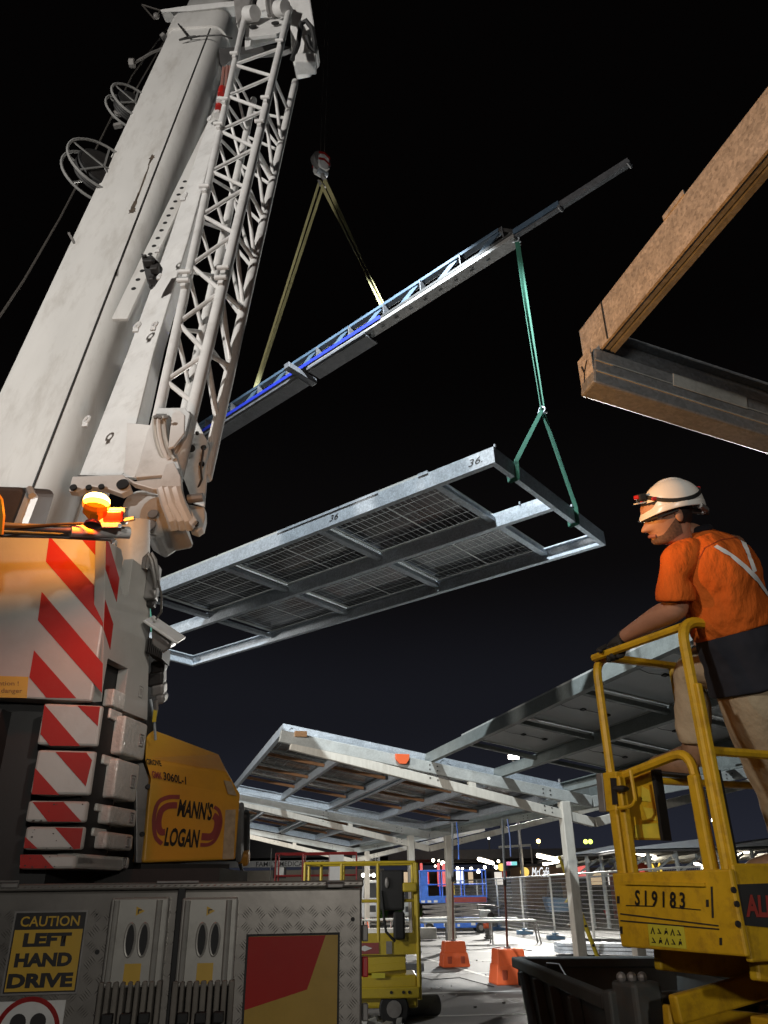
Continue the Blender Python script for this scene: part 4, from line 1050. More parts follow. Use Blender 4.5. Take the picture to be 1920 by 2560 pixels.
# --- aluminium tread-plate locker at the rear of the carrier
m_tread = M('tread_plate', (0.235, 0.22, 0.20), 0.36, metal=0.55, var=.18, scale=3, dirt=(0.11, 0.10, 0.09), dscale=3, damt=.7, bump=.03)
al = R_(8)
bl, bnn = V3((-cos(al), -sin(al), 0)), V3((sin(al), -cos(al), 0))     # leftward, outward
bO = GY(905, 2225, 3.0)
lid_t, lid_b = GY(905, 2200, 3.0).z, GY(905, 2217, 3.0).z
def bq(a, o, z): return V3((bO.x, bO.y, z)) + bl * a + bnn * o
def BF(x, y, o=0.0): return PL(x, y, bO + bnn * o, bnn)
def bbox(a0, a1, o0, o1, z0, z1, name, mat, parent=None, bevel=0):
    return MB().prism([bq(a0, o0, z0), bq(a1, o0, z0), bq(a1, o1, z0), bq(a0, o1, z0)], EZ * (z1 - z0)).build(name, mat, parent or crane, bevel=bevel)
lock = bbox(0, 2.8, 0, -.5, .75, lid_b - .002, 'storage_locker', m_tread, None, .008)
lid = bbox(-.005, 2.81, .014, -.5, lid_b, lid_t, 'locker_lid', m_tread, None, .006)
def tread(a0, a1, z0, z1, o, parent, cell=.045):
    b = MB(); nx, nz = int((a1 - a0) / cell), int((z1 - z0) / cell)
    for i in range(nx):
        for j in range(nz):
            c = bq(a0 + (i + .5) * cell, o, z0 + (j + .5) * cell)
            s = 1 if (i + j) % 2 else -1
            d = (bl * s + EZ).normalized(); t = (bl * -s + EZ).normalized()
            for k in range(-2, 3):
                q = c + t * (k * .0072); L, w, h = .0165, .0013, .0026
                b.add([q - d * L, q + t * w + bnn * h * 0, q + d * L, q - t * w, q + bnn * h + d * L * .45, q + bnn * h - d * L * .45],
                      [(0, 3, 5), (0, 5, 1), (1, 5, 4), (1, 4, 2), (2, 4, 3), (3, 4, 5)])
    return b.build('tread_bars', m_tread, parent, kind='stuff', smooth=False)
tread(.01, 2.78, 1.02, lid_b - .01, .0002, lock)
b_ = MB()
for i in range(70):
    c = bq(.02 + i * .0221, .0142, (lid_t + lid_b) / 2)
    d = (bl * .9 - EZ * .25).normalized()
    b_.add([c - d * .009, c + EZ * .002, c + d * .009, c - EZ * .002, c + bnn * .0022 + d * .004, c + bnn * .0022 - d * .004], [(0, 3, 5), (0, 5, 1), (1, 5, 4), (1, 4, 2), (2, 4, 3), (3, 4, 5)])
b_.build('tread_bars', m_tread, lid, kind='stuff')
for x in (24, 838):
    c = BF(x, 2214, .018)
    MB().box(c, (.055, .012, .014), (bl, bnn, EZ)).build('latch', m_grey, crane, bevel=.003)
    MB().tube([c + bl * .028 + bnn * .008, c + bl * .03 + EZ * .012 + bnn * .01, c - bl * .03 + EZ * .012 + bnn * .01, c - bl * .028 + bnn * .008], .0035, 6).build('latch_bail', m_grey, crane)
MB().box(BF(445, 2205, .02), (.14, .01, .008), (bl, bnn, EZ)).build('lid_handle', m_grey, crane, bevel=.002)
for x, y, r in ((243, 2380, .0075), (242, 2286, .003), (882, 2298, .007)):
    c = BF(x, y, .001); MB().cyl(c, c + bnn * .0015, r, n=14).build('drain_hole', m_black, lock)
# hinge side of the locker's right-hand end
for z, h in ((1.47, .05), (1.37, .06), (1.24, .05)):
    MB().box(bq(-.012, -.02, z), (.02, .03, h), (bl, bnn, EZ)).build('side_latch', m_grey if h < .055 else m_redp, crane, bevel=.004)
c = bq(-.003, -.03, GY(905, 2350, 3.0).z)
# warning sign
def sign_rect(ll, lr, ul, o):
    a, b, c = BF(*ll, o), BF(*lr, o), BF(*ul, o)
    return a, -bl, (b - a).dot(-bl), c.z - a.z
so, sr_, sw, shh = sign_rect((4, 2487), (190, 2487), (4, 2281), .006)
so = so + sr_ * .0
def srect(o, w, h, x0, x1, y0, y1, name, mat, parent, lift, bevel=0):
    c = o + (-bl) * (w * (x0 + x1) / 2) + EZ * (h * (y0 + y1) / 2) + bnn * lift
    return MB().box(c, (w * (x1 - x0), .002, h * (y1 - y0)), (bl, bnn, EZ)).build(name, mat, parent, bevel=bevel)
cs = srect(so, sw, shh, 0, 1, 0, 1, 'caution_sign', m_ink, crane, 0)
srect(so, sw, shh, .03, .97, .03, .775, 'sign_field', m_sign, cs, .002)
def stext(body, x0, x1, y0, y1, mat, lift=.0045, **k):
    return letters(body, so + (-bl) * (sw * x0) + EZ * (shh * y0) + bnn * lift, -bl, EZ, sw * (x1 - x0), shh * (y1 - y0), mat, cs, lift=0, **k)
stext('CAUTION', .09, .91, .815, .945, m_sign, bold=.015)
stext('LEFT', .17, .83, .565, .735, m_ink, bold=.055)
stext('HAND', .10, .88, .32, .49, m_ink, bold=.055)
stext('DRIVE', .05, .93, .07, .245, m_ink, bold=.055)
for x in (.0, 1.0):
    srect(so, sw, shh, x - .012, x + .012, -.01, 1.01, 'sign_frame', m_grey, cs, .003)
for y in (.0, 1.0):
    srect(so, sw, shh, -.01, 1.01, y - .012, y + .012, 'sign_frame', m_grey, cs, .0032)
po, _, pw, ph = sign_rect((-40, 2640), (145, 2640), (-40, 2506), .006)
ps = srect(po, pw, ph, 0, 1, 0, 1, 'prohibition_sign', m_white, crane, 0)
pc = po + (-bl) * (pw * .52) + EZ * (ph * .38) + bnn * .003
ring = []
MB().loft([[pc + (bl * cos(2 * pi * i / 40) + EZ * sin(2 * pi * i / 40)) * r for r in (.085, .099)] for i in range(41)], cap=False).build('red_ring', m_redp, ps)
for dx in (-.03, .03):
    c = pc + bl * dx + EZ * .03; MB().cyl(c, c + bnn * .001, .024, n=20).build('black_figure', m_ink, ps)
# red and yellow reflective panel
yo, _, yw, yh = sign_rect((598, 2660), (846, 2660), (598, 2336), .004)
yp = srect(yo, yw, yh, 0, 1, 0, 1, 'reflective_panel', m_black, crane, 0, .0)
srect(yo, yw, yh, .022, .978, .02, .98, 'yellow_field', M('yellow_reflective', (0.40, 0.24, 0.012), .5, var=.05, dirt=(.2, .13, .02), dscale=3, damt=.5), yp, .002)
pr_ = [(.022, .978), (.845, .978), (.66, .545), (.022, .40)]
MB().prism([yo + (-bl) * (yw * a) + EZ * (yh * b) + bnn * .0045 for a, b in pr_], -bnn * .001).build('red_field', m_red, yp)
# two galvanised wheel chocks in their holders on the locker
m_chock = M('dull_zinc', (0.36, 0.35, 0.32), .42, metal=.35, var=.15, scale=4, dirt=(.15, .14, .12), dscale=6, damt=.6)
def chock(xa, xb, ytop, ybot, label):
    a, b = BF(xa, ytop, .03), BF(xb, ytop, .03)
    w = (b - a).length; top = a.z; bot = BF(xa, ybot, .03).z; c = (a + b) / 2
    t = thing('wheel_chock', label, 'wheel chock', (c.x, c.y, bot), group='wheel chocks on the locker')
    def q(x, z, o): return V3((c.x, c.y, bot)) - bl * (x * w) + EZ * ((top - bot) * z) + bnn * o
    MB().prism([q(-.5, 1, .012), q(.5, 1, .012), q(.5, .06, .012), q(.44, 0, .012), q(-.44, 0, .012), q(-.5, .06, .012)], -bnn * .05).build('body', m_chock, t, bevel=.006)
    for x in (-.40, .34):
        MB().tube([q(x, .97, .012), q(x, .06, .012)], w * .055, 10).build('ridge', m_chock, t, smooth=True)
    for x in (-.10, .13):
        o_ = [q(x + .075 * cos(2 * pi * i / 24), .52 + .175 * sin(2 * pi * i / 24), .0135) for i in range(24)]
        MB().prism(o_, -bnn * .0015).build('hand_slot', m_black, t)
        MB().tube([q(x + .085 * cos(2 * pi * i / 24), .52 + .185 * sin(2 * pi * i / 24), .013) for i in range(24)], .004, 6, closed=True).build('slot_rim', m_chock, t, smooth=True)
    MB().prism([q(-.14, .26, .0135), q(.14, .26, .0135), q(.14, .03, .0135), q(-.14, .03, .0135)], -bnn * .001).build('yellow_label', m_sign, t)
    MB().prism([q(-.05, .90, .0135), q(-.05, .79, .0135), q(.10, .845, .0135)], -bnn * .001).build('warning_triangle', m_sign, t)
    MB().prism([q(-.02, .865, .0145), q(-.02, .815, .0145), q(.0, .815, .0145), q(.0, .85, .0145), q(.05, .852, .0145), q(.05, .865, .0145)], -bnn * .001).build('warning_symbol', m_ink, t)
    # holder under it, part of the crane
    hb_ = MB()
    for k in range(9):
        x = -.48 + .12 * k
        hb_.box(q(x, -.20, .0), (w * random.uniform(.07, .10), .05 + .012 * (k % 2), .14), (bl, bnn, EZ))
    hb_.build('chock_holder', M('dusty_straps', (0.17, 0.155, 0.135), .8, var=.25, scale=9) if 'dusty_straps' not in MATS else MATS['dusty_straps'], crane, bevel=.005)
    for k in range(3):
        MB().box(q(-.3 + .3 * k, -.31, .03), (w * .18, .05, .03), (bl, bnn, EZ)).build('holder_clip', m_black, crane, bevel=.004)
    return t
chock(281, 424, 2245, 2470, 'zinc wheel chock with two oval slots, right beside the caution sign')
chock(457, 596, 2245, 2468, 'zinc wheel chock with two oval slots, next to the red and yellow panel')
MB().box((BF(440, 2400, .012)), (.022, .03, .42), (bl, bnn, EZ)).build('chock_rail', m_black, crane)
# ------------------------------------------------------------------ yellow lift with the worker
lx, ly = V3((.91, .415, 0)).normalized(), V3((-.415, .91, 0)).normalized()
LN = V3((1.354, 3.403, 0))
LW = .62
lift = thing('platform_lift', 'scuffed yellow platform lift with an orange shirted worker in its basket, numbered S19183', 'platform lift', (LN.x + .9, LN.y + .8, 0))
def lp(a, b, z): return LN + lx * a + ly * b + EZ * z
def lpx(x, y, o, n): return PL(x, y, o, n)
RZ, FZ_ = 2.70, 1.62
nEnd, nSide = -lx, -ly
def rail(pts, name='guard_rail', r=.021, mat=None, n=8):
    # round the corners of a polyline of tube centres
    P = [V3(p) for p in pts]; Q = [P[0]]
    for i in range(1, len(P) - 1):
        a, b, c = P[i - 1], P[i], P[i + 1]
        ra = min(.11, (a - b).length * .45, (c - b).length * .45)
        p0, p2 = b + (a - b).normalized() * ra, b + (c - b).normalized() * ra
        for k in range(7):
            t = k / 6; Q.append(p0 * (1 - t) ** 2 + b * 2 * t * (1 - t) + p2 * t * t)
    Q.append(P[-1])
    return MB().tube(Q, r, n).build(name, mat or m_lift, lift, smooth=True)
# near side hoop, end rail, far side rail
rail([lp(0, 0, FZ_ - .2), lp(0, 0, RZ), lp(1.9, 0, RZ), lp(1.9, 0, FZ_ - .2)], r=.025)
rail([lp(.035, .03, RZ - .02), lp(-.01, LW, RZ - .02)], r=.02)
rail([lp(-.0, LW, FZ_ - .2), lp(-.0, LW, RZ - .01), lp(1.9, LW, RZ - .01), lp(1.9, LW, FZ_ - .2)], r=.022)
rail([lp(.52, LW, RZ - .03), lp(.52, LW, FZ_)], r=.019)
rail([lp(0.02, .0, FZ_ + .50), lp(1.9, .0, FZ_ + .50)], r=.02, name='mid_rail')
rail([lp(.02, LW, FZ_ + .46), lp(1.9, LW, FZ_ + .46)], r=.018, name='mid_rail')
rail([lp(.02, LW - .02, FZ_ + .46), lp(.02, .10, FZ_ + .52), lp(.0, .07, FZ_ - .1)], r=.022, name='gate_rail')
rail([lp(1.9, 0, FZ_ + .5), lp(1.9, LW, FZ_ + .5)], r=.02, name='mid_rail')
# double posts at the end face
for b, w in ((LW - .012, .055), (LW - .075, .035), (.075, .05)):
    MB().beam(lp(-.012, b, FZ_ - .02), lp(-.012, b, FZ_ + .46 - (.0 if b > .1 else .05)), w, .04, lx).build('post', m_lift, lift, bevel=.008)
MB().beam(lp(0, -.03, FZ_ - .05), lp(0, -.03, RZ - .30), .028, .03, lx).build('post', m_lift, lift, bevel=.006)
MB().beam(lp(.045, -.012, FZ_ - .1), lp(.045, -.012, FZ_ + .42), .012, .012, lx).build('edge_seal', m_black, lift)
# control box panel and latch on the gate post
oE = lp(.10, 0, 0)
pp = [PL(x, y, oE, nEnd) for x, y in ((1546, 1925), (1628, 1925), (1654, 2100), (1556, 2100))]
MB().prism(pp, lx * .03).build('map_box', m_lift, lift, bevel=.006)
MB().prism([PL(x, y, oE - lx * .003, nEnd) for x, y in ((1626, 1923), (1633, 1923), (1659, 2102), (1652, 2102))], lx * .05).build('edge_seal', m_black, lift)
for pts in (((1604, 1965), (1622, 1975), (1628, 2005), (1604, 2002)), ((1608, 2018), (1636, 2022), (1642, 2052), (1618, 2048)), ((1588, 2062), (1644, 2058), (1650, 2096), (1586, 2094))):
    MB().prism([PL(x, y, oE - lx * .004, nEnd) for x, y in pts], lx * .002).build('worn_sticker', M('faded_yellow', (0.62, 0.50, 0.05), .5, var=.2) if 'faded_yellow' not in MATS else MATS['faded_yellow'], lift)
oL = lp(-.035, 0, 0)
MB().prism([PL(x, y, oL, nEnd) for x, y in ((1505, 1932), (1540, 1928), (1536, 2028), (1515, 2030))], lx * .04).build('latch_bracket', m_lift, lift, bevel=.006)
MB().prism([PL(x, y, oL - lx * .003, nEnd) for x, y in ((1525, 1945), (1539, 1945), (1543, 2010), (1531, 2012))], lx * .004).build('latch_recess', m_black, lift)
MB().prism([PL(x, y, oL - lx * .002, nEnd) for x, y in ((1489, 1935), (1504, 1932), (1513, 2030), (1497, 2030))], lx * .03).build('hinge_plate', m_grey, lift, bevel=.004)
MB().tube([PL(x, y, oL - lx * .02, nEnd) for x, y in ((1576, 1925), (1587, 1990), (1588, 2000), (1582, 2012), (1570, 2018), (1545, 2020))], .009, 7).build('latch_handle', m_lift, lift, smooth=True)
MB().ball(PL(1553, 1972, oL, nEnd), (.04, .02, .016), 10, 6).build('latch_knob', m_dark, lift, smooth=True)
# deck box
zt, zb = 1.66, 1.36
MB().bb(0, 0, 0, .001, .001, .001)
def dbox(a0, a1, b0, b1, z0, z1, name, mat, bevel=.008):
    return MB().prism([lp(a0, b0, z0), lp(a1, b0, z0), lp(a1, b1, z0), lp(a0, b1, z0)], EZ * (z1 - z0)).build(name, mat, lift, bevel=bevel)
dbox(-.02, 1.92, -.02, LW + .02, FZ_ - .06, FZ_ - .02, 'platform_floor', m_lift)
endp = dbox(-.05, -.022, -.06, LW + .03, zb, zt, 'end_panel', m_lift)
sidep = dbox(-.02, 1.95, -.05, -.022, zb - .02, zt + .02, 'side_panel', m_lift)
dbox(-.02, 1.95, LW + .022, LW + .045, zb, zt, 'side_panel', m_lift)
oP = lp(-.05, 0, 0)
def epoly(pts, lift_, name, mat, th=.002):
    return MB().prism([PL(x, y, oP + nEnd * lift_, nEnd) for x, y in pts], -nEnd * th).build(name, mat, endp, bevel=0)
def c10(l): return [(1200 + x * .434, 2160 + y * .434) for x, y in l]
epoly(c10([(825, 95), (1290, 108), (1290, 130), (828, 118)]), .012, 'panel_rib', m_lift, .012)
epoly(c10([(808, 283), (1372, 352), (1372, 360), (808, 291)]), .003, 'panel_groove', m_dark)
epoly(c10([(808, 322), (1376, 372), (1376, 380), (808, 330)]), .003, 'panel_groove', m_dark)
epoly(c10([(1338, 130), (1345, 310), (1335, 310), (1328, 130)]), .003, 'panel_groove', m_dark)
epoly(c10([(840, 236), (1000, 240), (1000, 246), (840, 242)]), .003, 'number_underline', m_ink)
epoly(c10([(1100, 246), (1270, 262), (1270, 267), (1100, 252)]), .003, 'number_underline', m_ink)
st = epoly(c10([(965, 345), (1172, 362), (1190, 490), (978, 470)]), .003, 'safety_sticker', M('lime_sticker', (0.55, 0.50, 0.04), .5, var=.06))
for r in range(2):
    for k in range(5):
        x0 = 980 + 38 * k + 6 * r; y0 = 362 + 56 * r + 3.2 * k
        if (k + r) % 3 == 0: sh = [[(x0 + 2, y0 + 40), (x0 + 14, y0), (x0 + 28, y0 + 43), (x0 + 22, y0 + 42), (x0 + 14, y0 + 14), (x0 + 7, y0 + 41)]]
        elif (k + r) % 3 == 1: sh = [[(x0 + 4, y0 + 6), (x0 + 10, y0 + 6), (x0 + 26, y0 + 36), (x0 + 20, y0 + 38)], [(x0 + 2, y0 + 30), (x0 + 26, y0 + 32), (x0 + 26, y0 + 37), (x0 + 2, y0 + 35)]]
        else: sh = [[(x0 + 12, y0 + 2), (x0 + 18, y0 + 2), (x0 + 18, y0 + 10), (x0 + 12, y0 + 10)], [(x0 + 8, y0 + 14), (x0 + 22, y0 + 15), (x0 + 26, y0 + 40), (x0 + 18, y0 + 28), (x0 + 6, y0 + 40)]]
        for q_ in sh: epoly(c10(q_), .0045, 'sticker_symbol', m_ink, .001)
pxtext('S19183', (1200 + 892 * .434, 2160 + 240 * .434), (1200 + 1180 * .434, 2160 + 262 * .434), (1200 + 892 * .434, 2160 + 148 * .434), oP, nEnd, m_ink, endp, lift=.004, bold=.022, spacing=1.5)
for x, y in ((795, 205), (1308, 225), (812, 380), (1385, 445)):
    epoly(c10([(x - 7, y - 20), (x + 7, y - 20), (x + 8, y + 22), (x - 6, y + 22)]), .003, 'panel_slot', m_dark)
oS = lp(0, -.05, 0)
sg = MB().prism([PL(x, y, oS + nSide * .004, nSide) for x, y in ((1836, 2211), (2040, 2204), (2040, 2330), (1852, 2312))], -nSide * .004).build('hire_sign', M('dull_black', (0.03, 0.03, 0.03), .5), lift)
pxtext('ALL', (1866, 2292), (1938, 2294), (1862, 2236), oS, nSide, M('dull_red', (0.30, 0.04, 0.03), .5), sg, lift=.0065, bold=.04)
for x, y in ((1832, 2225), (1840, 2260), (1843, 2310)):
    c = PL(x, y, oS + nSide * .003, nSide); MB().cyl(c, c + nSide * .008, .012, n=8).build('rivet', m_dark, lift)
# scissor arms and base below
def arm(a0, z0, a1, z1, b, w=.05, h=.11):
    MB().beam(lp(a0, b, z0), lp(a1, b, z1), w, h).build('scissor_arm', m_lift, lift, bevel=.01)
for b in (.02, LW - .06):
    for z in (.62, .88, 1.12):
        arm(.12, z, 1.80, z + .20, b); arm(.12, z + .20, 1.80, z, b + .06)
arm(.14, 1.10, 1.85, 1.34, -.03, .06, .15)
MB().tube([lp(.62, -.07, 1.11), lp(.40, -.075, 1.09), lp(.34, -.075, 1.10), lp(.36, -.075, 1.13), lp(.5, -.07, 1.14), lp(1.2, -.07, 1.24)], .012, 7).build('hydraulic_hose', m_black, lift, smooth=True)
MB().tube([lp(.60, -.06, 1.07), lp(.42, -.065, 1.06), lp(.40, -.065, 1.08), lp(.5, -.065, 1.10), lp(1.2, -.06, 1.20)], .009, 7).build('hydraulic_hose', m_lift, lift, smooth=True)
dbox(.02, .10, -.05, .05, .9, 1.16, 'arm_bracket', m_lift); dbox(.13, .17, -.05, .05, .9, 1.14, 'arm_bracket', m_lift)
dbox(.42, .47, -.04, .04, .85, 1.05, 'arm_bracket', m_lift)
dbox(0, 1.9, -.04, LW + .04, .18, .55, 'chassis', m_lift)
for a in (.25, 1.65):
    for b in (-.10, LW + .02):
        MB().cyl(lp(a, b, .2), lp(a, b + .09, .2), .2, n=22).build('wheel', m_black, lift, bevel=.015)

# ------------------------------------------------------------------ people
m_skin = M('skin', (0.44, 0.225, 0.14), .55, var=.10, scale=20, bump=.05, bscale=120)
m_shirt = M('orange_hi_vis_cotton', (0.62, 0.125, 0.016), .85, var=.10, scale=10, bump=.9, bscale=11, spec=.2, stretch=(1.3, 1.3, .5), bdist=.03)
m_navy = M('navy_cotton', (0.012, 0.013, 0.02), .9, var=.2, scale=12, bump=.3, bscale=14)
m_khaki = M('khaki_drill', (0.42, 0.335, 0.225), .9, var=.10, scale=9, bump=.9, bscale=10, spec=.2, stretch=(1, 1, .6), bdist=.025)
m_boot = M('brown_leather', (0.22, 0.12, 0.065), .6, var=.2, scale=14, bump=.2)
m_glove = M('black_glove', (0.02, 0.018, 0.016), .8, var=.2, bump=.2)
m_helm = M('helmet_shell', (0.78, 0.76, 0.72), .28, var=.03)
m_hair = M('dark_hair', (0.015, 0.010, 0.008), .7, var=.3, scale=60)
m_tape = M('reflective_tape', (0.82, 0.83, 0.82), .35, var=.05)
def rings(spec, name, mat, parent, n=20, smooth=True, sub=1, wrinkle=0.0, cap=True, power=2.0):
    """spec: (centre, side axis, depth axis, half side, half depth)"""
    L = []
    for c, s, d, a, b in spec:
        l = []
        for k in range(n):
            t = 2 * pi * k / n; ct, st_ = cos(t), sin(t)
            e = 2.0 / power
            l.append(V3(c) + V3(s) * (a * abs(ct) ** e * (1 if ct >= 0 else -1)) + V3(d) * (b * abs(st_) ** e * (1 if st_ >= 0 else -1)))
        L.append(l)
    o = MB().loft(L, cap).build(name, mat, parent, smooth=smooth, ang=180)
    if sub:
        m = o.modifiers.new('sub', 'SUBSURF'); m.levels = sub; m.render_levels = sub
    if wrinkle:
        t = bpy.data.textures.new(name + '_folds', 'CLOUDS'); t.noise_scale = .15; t.noise_depth = 2
        m = o.modifiers.new('folds', 'DISPLACE'); m.texture = t; m.strength = wrinkle; m.mid_level = .5; m.texture_coords = 'LOCAL'
    return o
def limb_rings(pts, rad):
    out = []
    for i, p in enumerate(pts):
        d = (V3(pts[min(i + 1, len(pts) - 1)]) - V3(pts[max(i - 1, 0)])).normalized()
        s, u = orth(d); r = rad[i]
        out.append((p, s, u, r, r))
    return out
def skin_mesh(verts, edges, radii, name, mat, parent, sub=2, root=0):
    me = bpy.data.meshes.new(name); o = bpy.data.objects.new(name, me); COL.objects.link(o); o.parent = parent
    off = V3((0, 0, 0)); p = parent
    while p is not None: off += p.location; p = p.parent
    me.from_pydata([tuple(V3(v) - off) for v in verts], edges, [])
    sk = o.modifiers.new('skin', 'SKIN'); sk.use_smooth_shade = True; sk.branch_smoothing = .6
    lay = me.skin_vertices[0] if me.skin_vertices else None
    if lay is None:
        bm = bmesh.new(); bm.from_mesh(me); bm.verts.layers.skin.verify(); bm.to_mesh(me); bm.free(); lay = me.skin_vertices[0]
    for i, r in enumerate(radii):
        lay.data[i].radius = r if isinstance(r, tuple) else (r, r)
        lay.data[i].use_root = (i == root)
    s = o.modifiers.new('sub', 'SUBSURF'); s.levels = sub; s.render_levels = sub
    me.materials.append(mat)
    return o
def head_mesh(c, fwd, up, size, name, mat, parent):
    """head with brow, nose, mouth, chin and ears: horizontal slices from neck to crown (size = chin-to-crown)"""
    f = V3(fwd).normalized(); u = (V3(up) - f * V3(up).dot(f)).normalized(); s = f.cross(u).normalized()
    S = size
    # height, front, back, half width, nose bump
    sl = [(-.62, .05, .26, .24, 0), (-.50, .13, .27, .25, 0), (-.455, .30, .27, .27, 0), (-.42, .40, .27, .28, .02), (-.36, .425, .28, .295, .02), (-.30, .405, .30, .305, .0), (-.255, .415, .32, .31, .03),
          (-.225, .405, .33, .315, .015), (-.195, .415, .35, .32, .035), (-.165, .41, .365, .325, .05), (-.135, .41, .38, .328, .20), (-.10, .41, .39, .33, .215), (-.05, .41, .42, .335, .155), (-.01, .40, .44, .34, .10), (.03, .395, .455, .345, .05), (.07, .405, .465, .35, .035), (.11, .425, .475, .355, .02),
          (.18, .425, .485, .36, 0), (.28, .40, .48, .355, 0), (.37, .32, .43, .31, 0), (.44, .21, .31, .22, 0), (.485, .09, .15, .11, 0), (.5, .02, .03, .02, 0)]
    n = 28; L = []
    for h, fr, ba_, hw, nose in sl:
        l = []
        for k in range(n):
            t = 2 * pi * k / n
            cx, sx = cos(t), sin(t)
            x = (fr if cx > 0 else ba_) * abs(cx) ** .85 * (1 if cx > 0 else -1)
            y = hw * abs(sx) ** .9 * (1 if sx > 0 else -1)
            tt = min(t, 2 * pi - t)
            x += nose * math.exp(-(tt / .20) ** 2)
            if .0 < h < .06 and .2 < tt < .75: x -= .025       # eye sockets
            l.append(V3(c) + f * (x * S) + s * (y * S) + u * (h * S))
        L.append(l)
    b = MB().loft(L)
    for sg in (-1, 1):
        e_ = V3(c) + s * (sg * .345 * S) - f * (.05 * S) - u * (.02 * S)
        b.ball(e_, (.085 * S, .035 * S, .135 * S), 10, 8, (f * .95 + u * -.1, s, u))
    o = b.build(name, mat, parent, smooth=True, ang=180)
    m = o.modifiers.new('sub', 'SUBSURF'); m.levels = 1; m.render_levels = 1
    return o, f, u, s
man = thing('person', 'worker in white helmet, orange shirt and khaki trousers leaning on the yellow basket rail', 'person', lp(.55, .3, FZ_ - .02))
# facing direction of the trunk and its left side
tf, tl = V3((-.75, .66, 0)).normalized(), V3((-.66, -.75, 0)).normalized()
hip = D(1880, 1690, 3.66); nb_ = D(1748, 1338, 3.80)
ax_ = (nb_ - hip).normalized()
td = (tf - ax_ * tf.dot(ax_)).normalized()               # trunk's front direction, square to the spine
tl2 = ax_.cross(td).normalized()
if tl2.dot(tl) < 0: tl2 = -tl2
TL = (nb_ - hip).length
def tr(t, a, b, c=0.0, d=0.0): return (hip + ax_ * (TL * t) + td * c + tl2 * d, tl2, td, a, b)
shirt = rings([tr(.30, .20, .170, .0), tr(.305, .225, .185, .0), tr(.42, .235, .190, .005), tr(.52, .24, .190, -.005), tr(.62, .25, .190, -.018), tr(.74, .262, .182, -.03), tr(.85, .255, .155, -.032), tr(.93, .20, .115, -.022), tr(1.0, .105, .085, -.0), tr(1.03, .075, .075, .012)], 'shirt', m_shirt, man, sub=3, wrinkle=.030, power=2.3)
rings([tr(-.07, .236, .205), tr(-.065, .248, .215), tr(.03, .240, .208), tr(.14, .224, .19), tr(.22, .226, .186), tr(.33, .222, .18), tr(.36, .20, .16)], 'shirt_tail', m_navy, man, sub=3, wrinkle=.035, power=2.2)
# left arm (toward the camera) gripping the end rail
sh_, el, wr = D(1684, 1402, 3.62), D(1690, 1518, 3.60), D(1566, 1588, 3.92)
hand_c = D(1537, 1612, 3.99)
shc = hip + ax_ * (TL * .86) + tl2 * .10
slv = [shc, shc.lerp(sh_, .55) + EZ * .012, sh_.lerp(el, .10), sh_.lerp(el, .45), sh_.lerp(el, .86), sh_.lerp(el, .88)]
rings(limb_rings(slv, [.085, .098, .094, .088, .096, .086]), 'sleeve', m_shirt, man, sub=3, wrinkle=.020, n=16)
# body: one continuous figure under the clothes
sh2 = D(1845, 1352, 4.02); el2 = D(1800, 1500, 4.10); wr2 = D(1742, 1625, 4.02)
kneeR, ankR = D(1722, 1668, 3.90), D(1738, 1850, 3.86)
kneeL, ankL = D(1948, 1945, 3.66), D(2020, 2190, 3.66)
bv = [hip, hip + ax_ * TL * .45, hip + ax_ * TL * .85, nb_, nb_ + (D(1690, 1315, 3.76) - nb_) * .8,
      sh_, el, wr, sh2, el2, wr2, hip + tl2 * .10 - ax_ * .06, kneeL, ankL, hip - tl2 * .10 - ax_ * .06, kneeR, ankR]
be_ = [(0, 1), (1, 2), (2, 3), (3, 4), (2, 5), (5, 6), (6, 7), (2, 8), (8, 9), (9, 10), (0, 11), (11, 12), (12, 13), (0, 14), (14, 15), (15, 16)]
skin_mesh(bv, be_, [.13, .13, .13, .062, .058, .065, .050, .034, .06, .045, .03, .09, .06, .045, .09, .06, .045], 'body', m_skin, man)
rings(limb_rings([sh_.lerp(el, .70), el + (el - sh_) * .04 + V3((.01, 0, 0)), el.lerp(wr, .22), el.lerp(wr, .6), wr, wr.lerp(hand_c, .4)], [.060, .064, .062, .048, .036, .036]), 'forearm', m_skin, man, sub=2, n=14)
rings(limb_rings([sh2, el2, wr2], [.09, .075, .06]), 'sleeve', m_shirt, man, sub=2, n=14)
# trousers
rings(limb_rings([hip + tl2 * .04 + ax_ * .10, hip + tl2 * .075, (hip + tl2 * .09).lerp(kneeL, .45), kneeL, kneeL.lerp(ankL, .5), ankL], [.165, .175, .165, .130, .11, .095]), 'trouser_leg', m_khaki, man, sub=3, wrinkle=.035, n=18)
rings(limb_rings([hip - tl2 * .06 + ax_ * .06, (hip - tl2 * .08).lerp(kneeR, .45), kneeR + (kneeR - hip).normalized() * .02, kneeR.lerp(ankR, .4), ankR, ankR + (ankR - kneeR).normalized() * .02], [.17, .14, .108, .092, .084, .072]), 'trouser_leg', m_khaki, man, sub=3, wrinkle=.03, n=18)
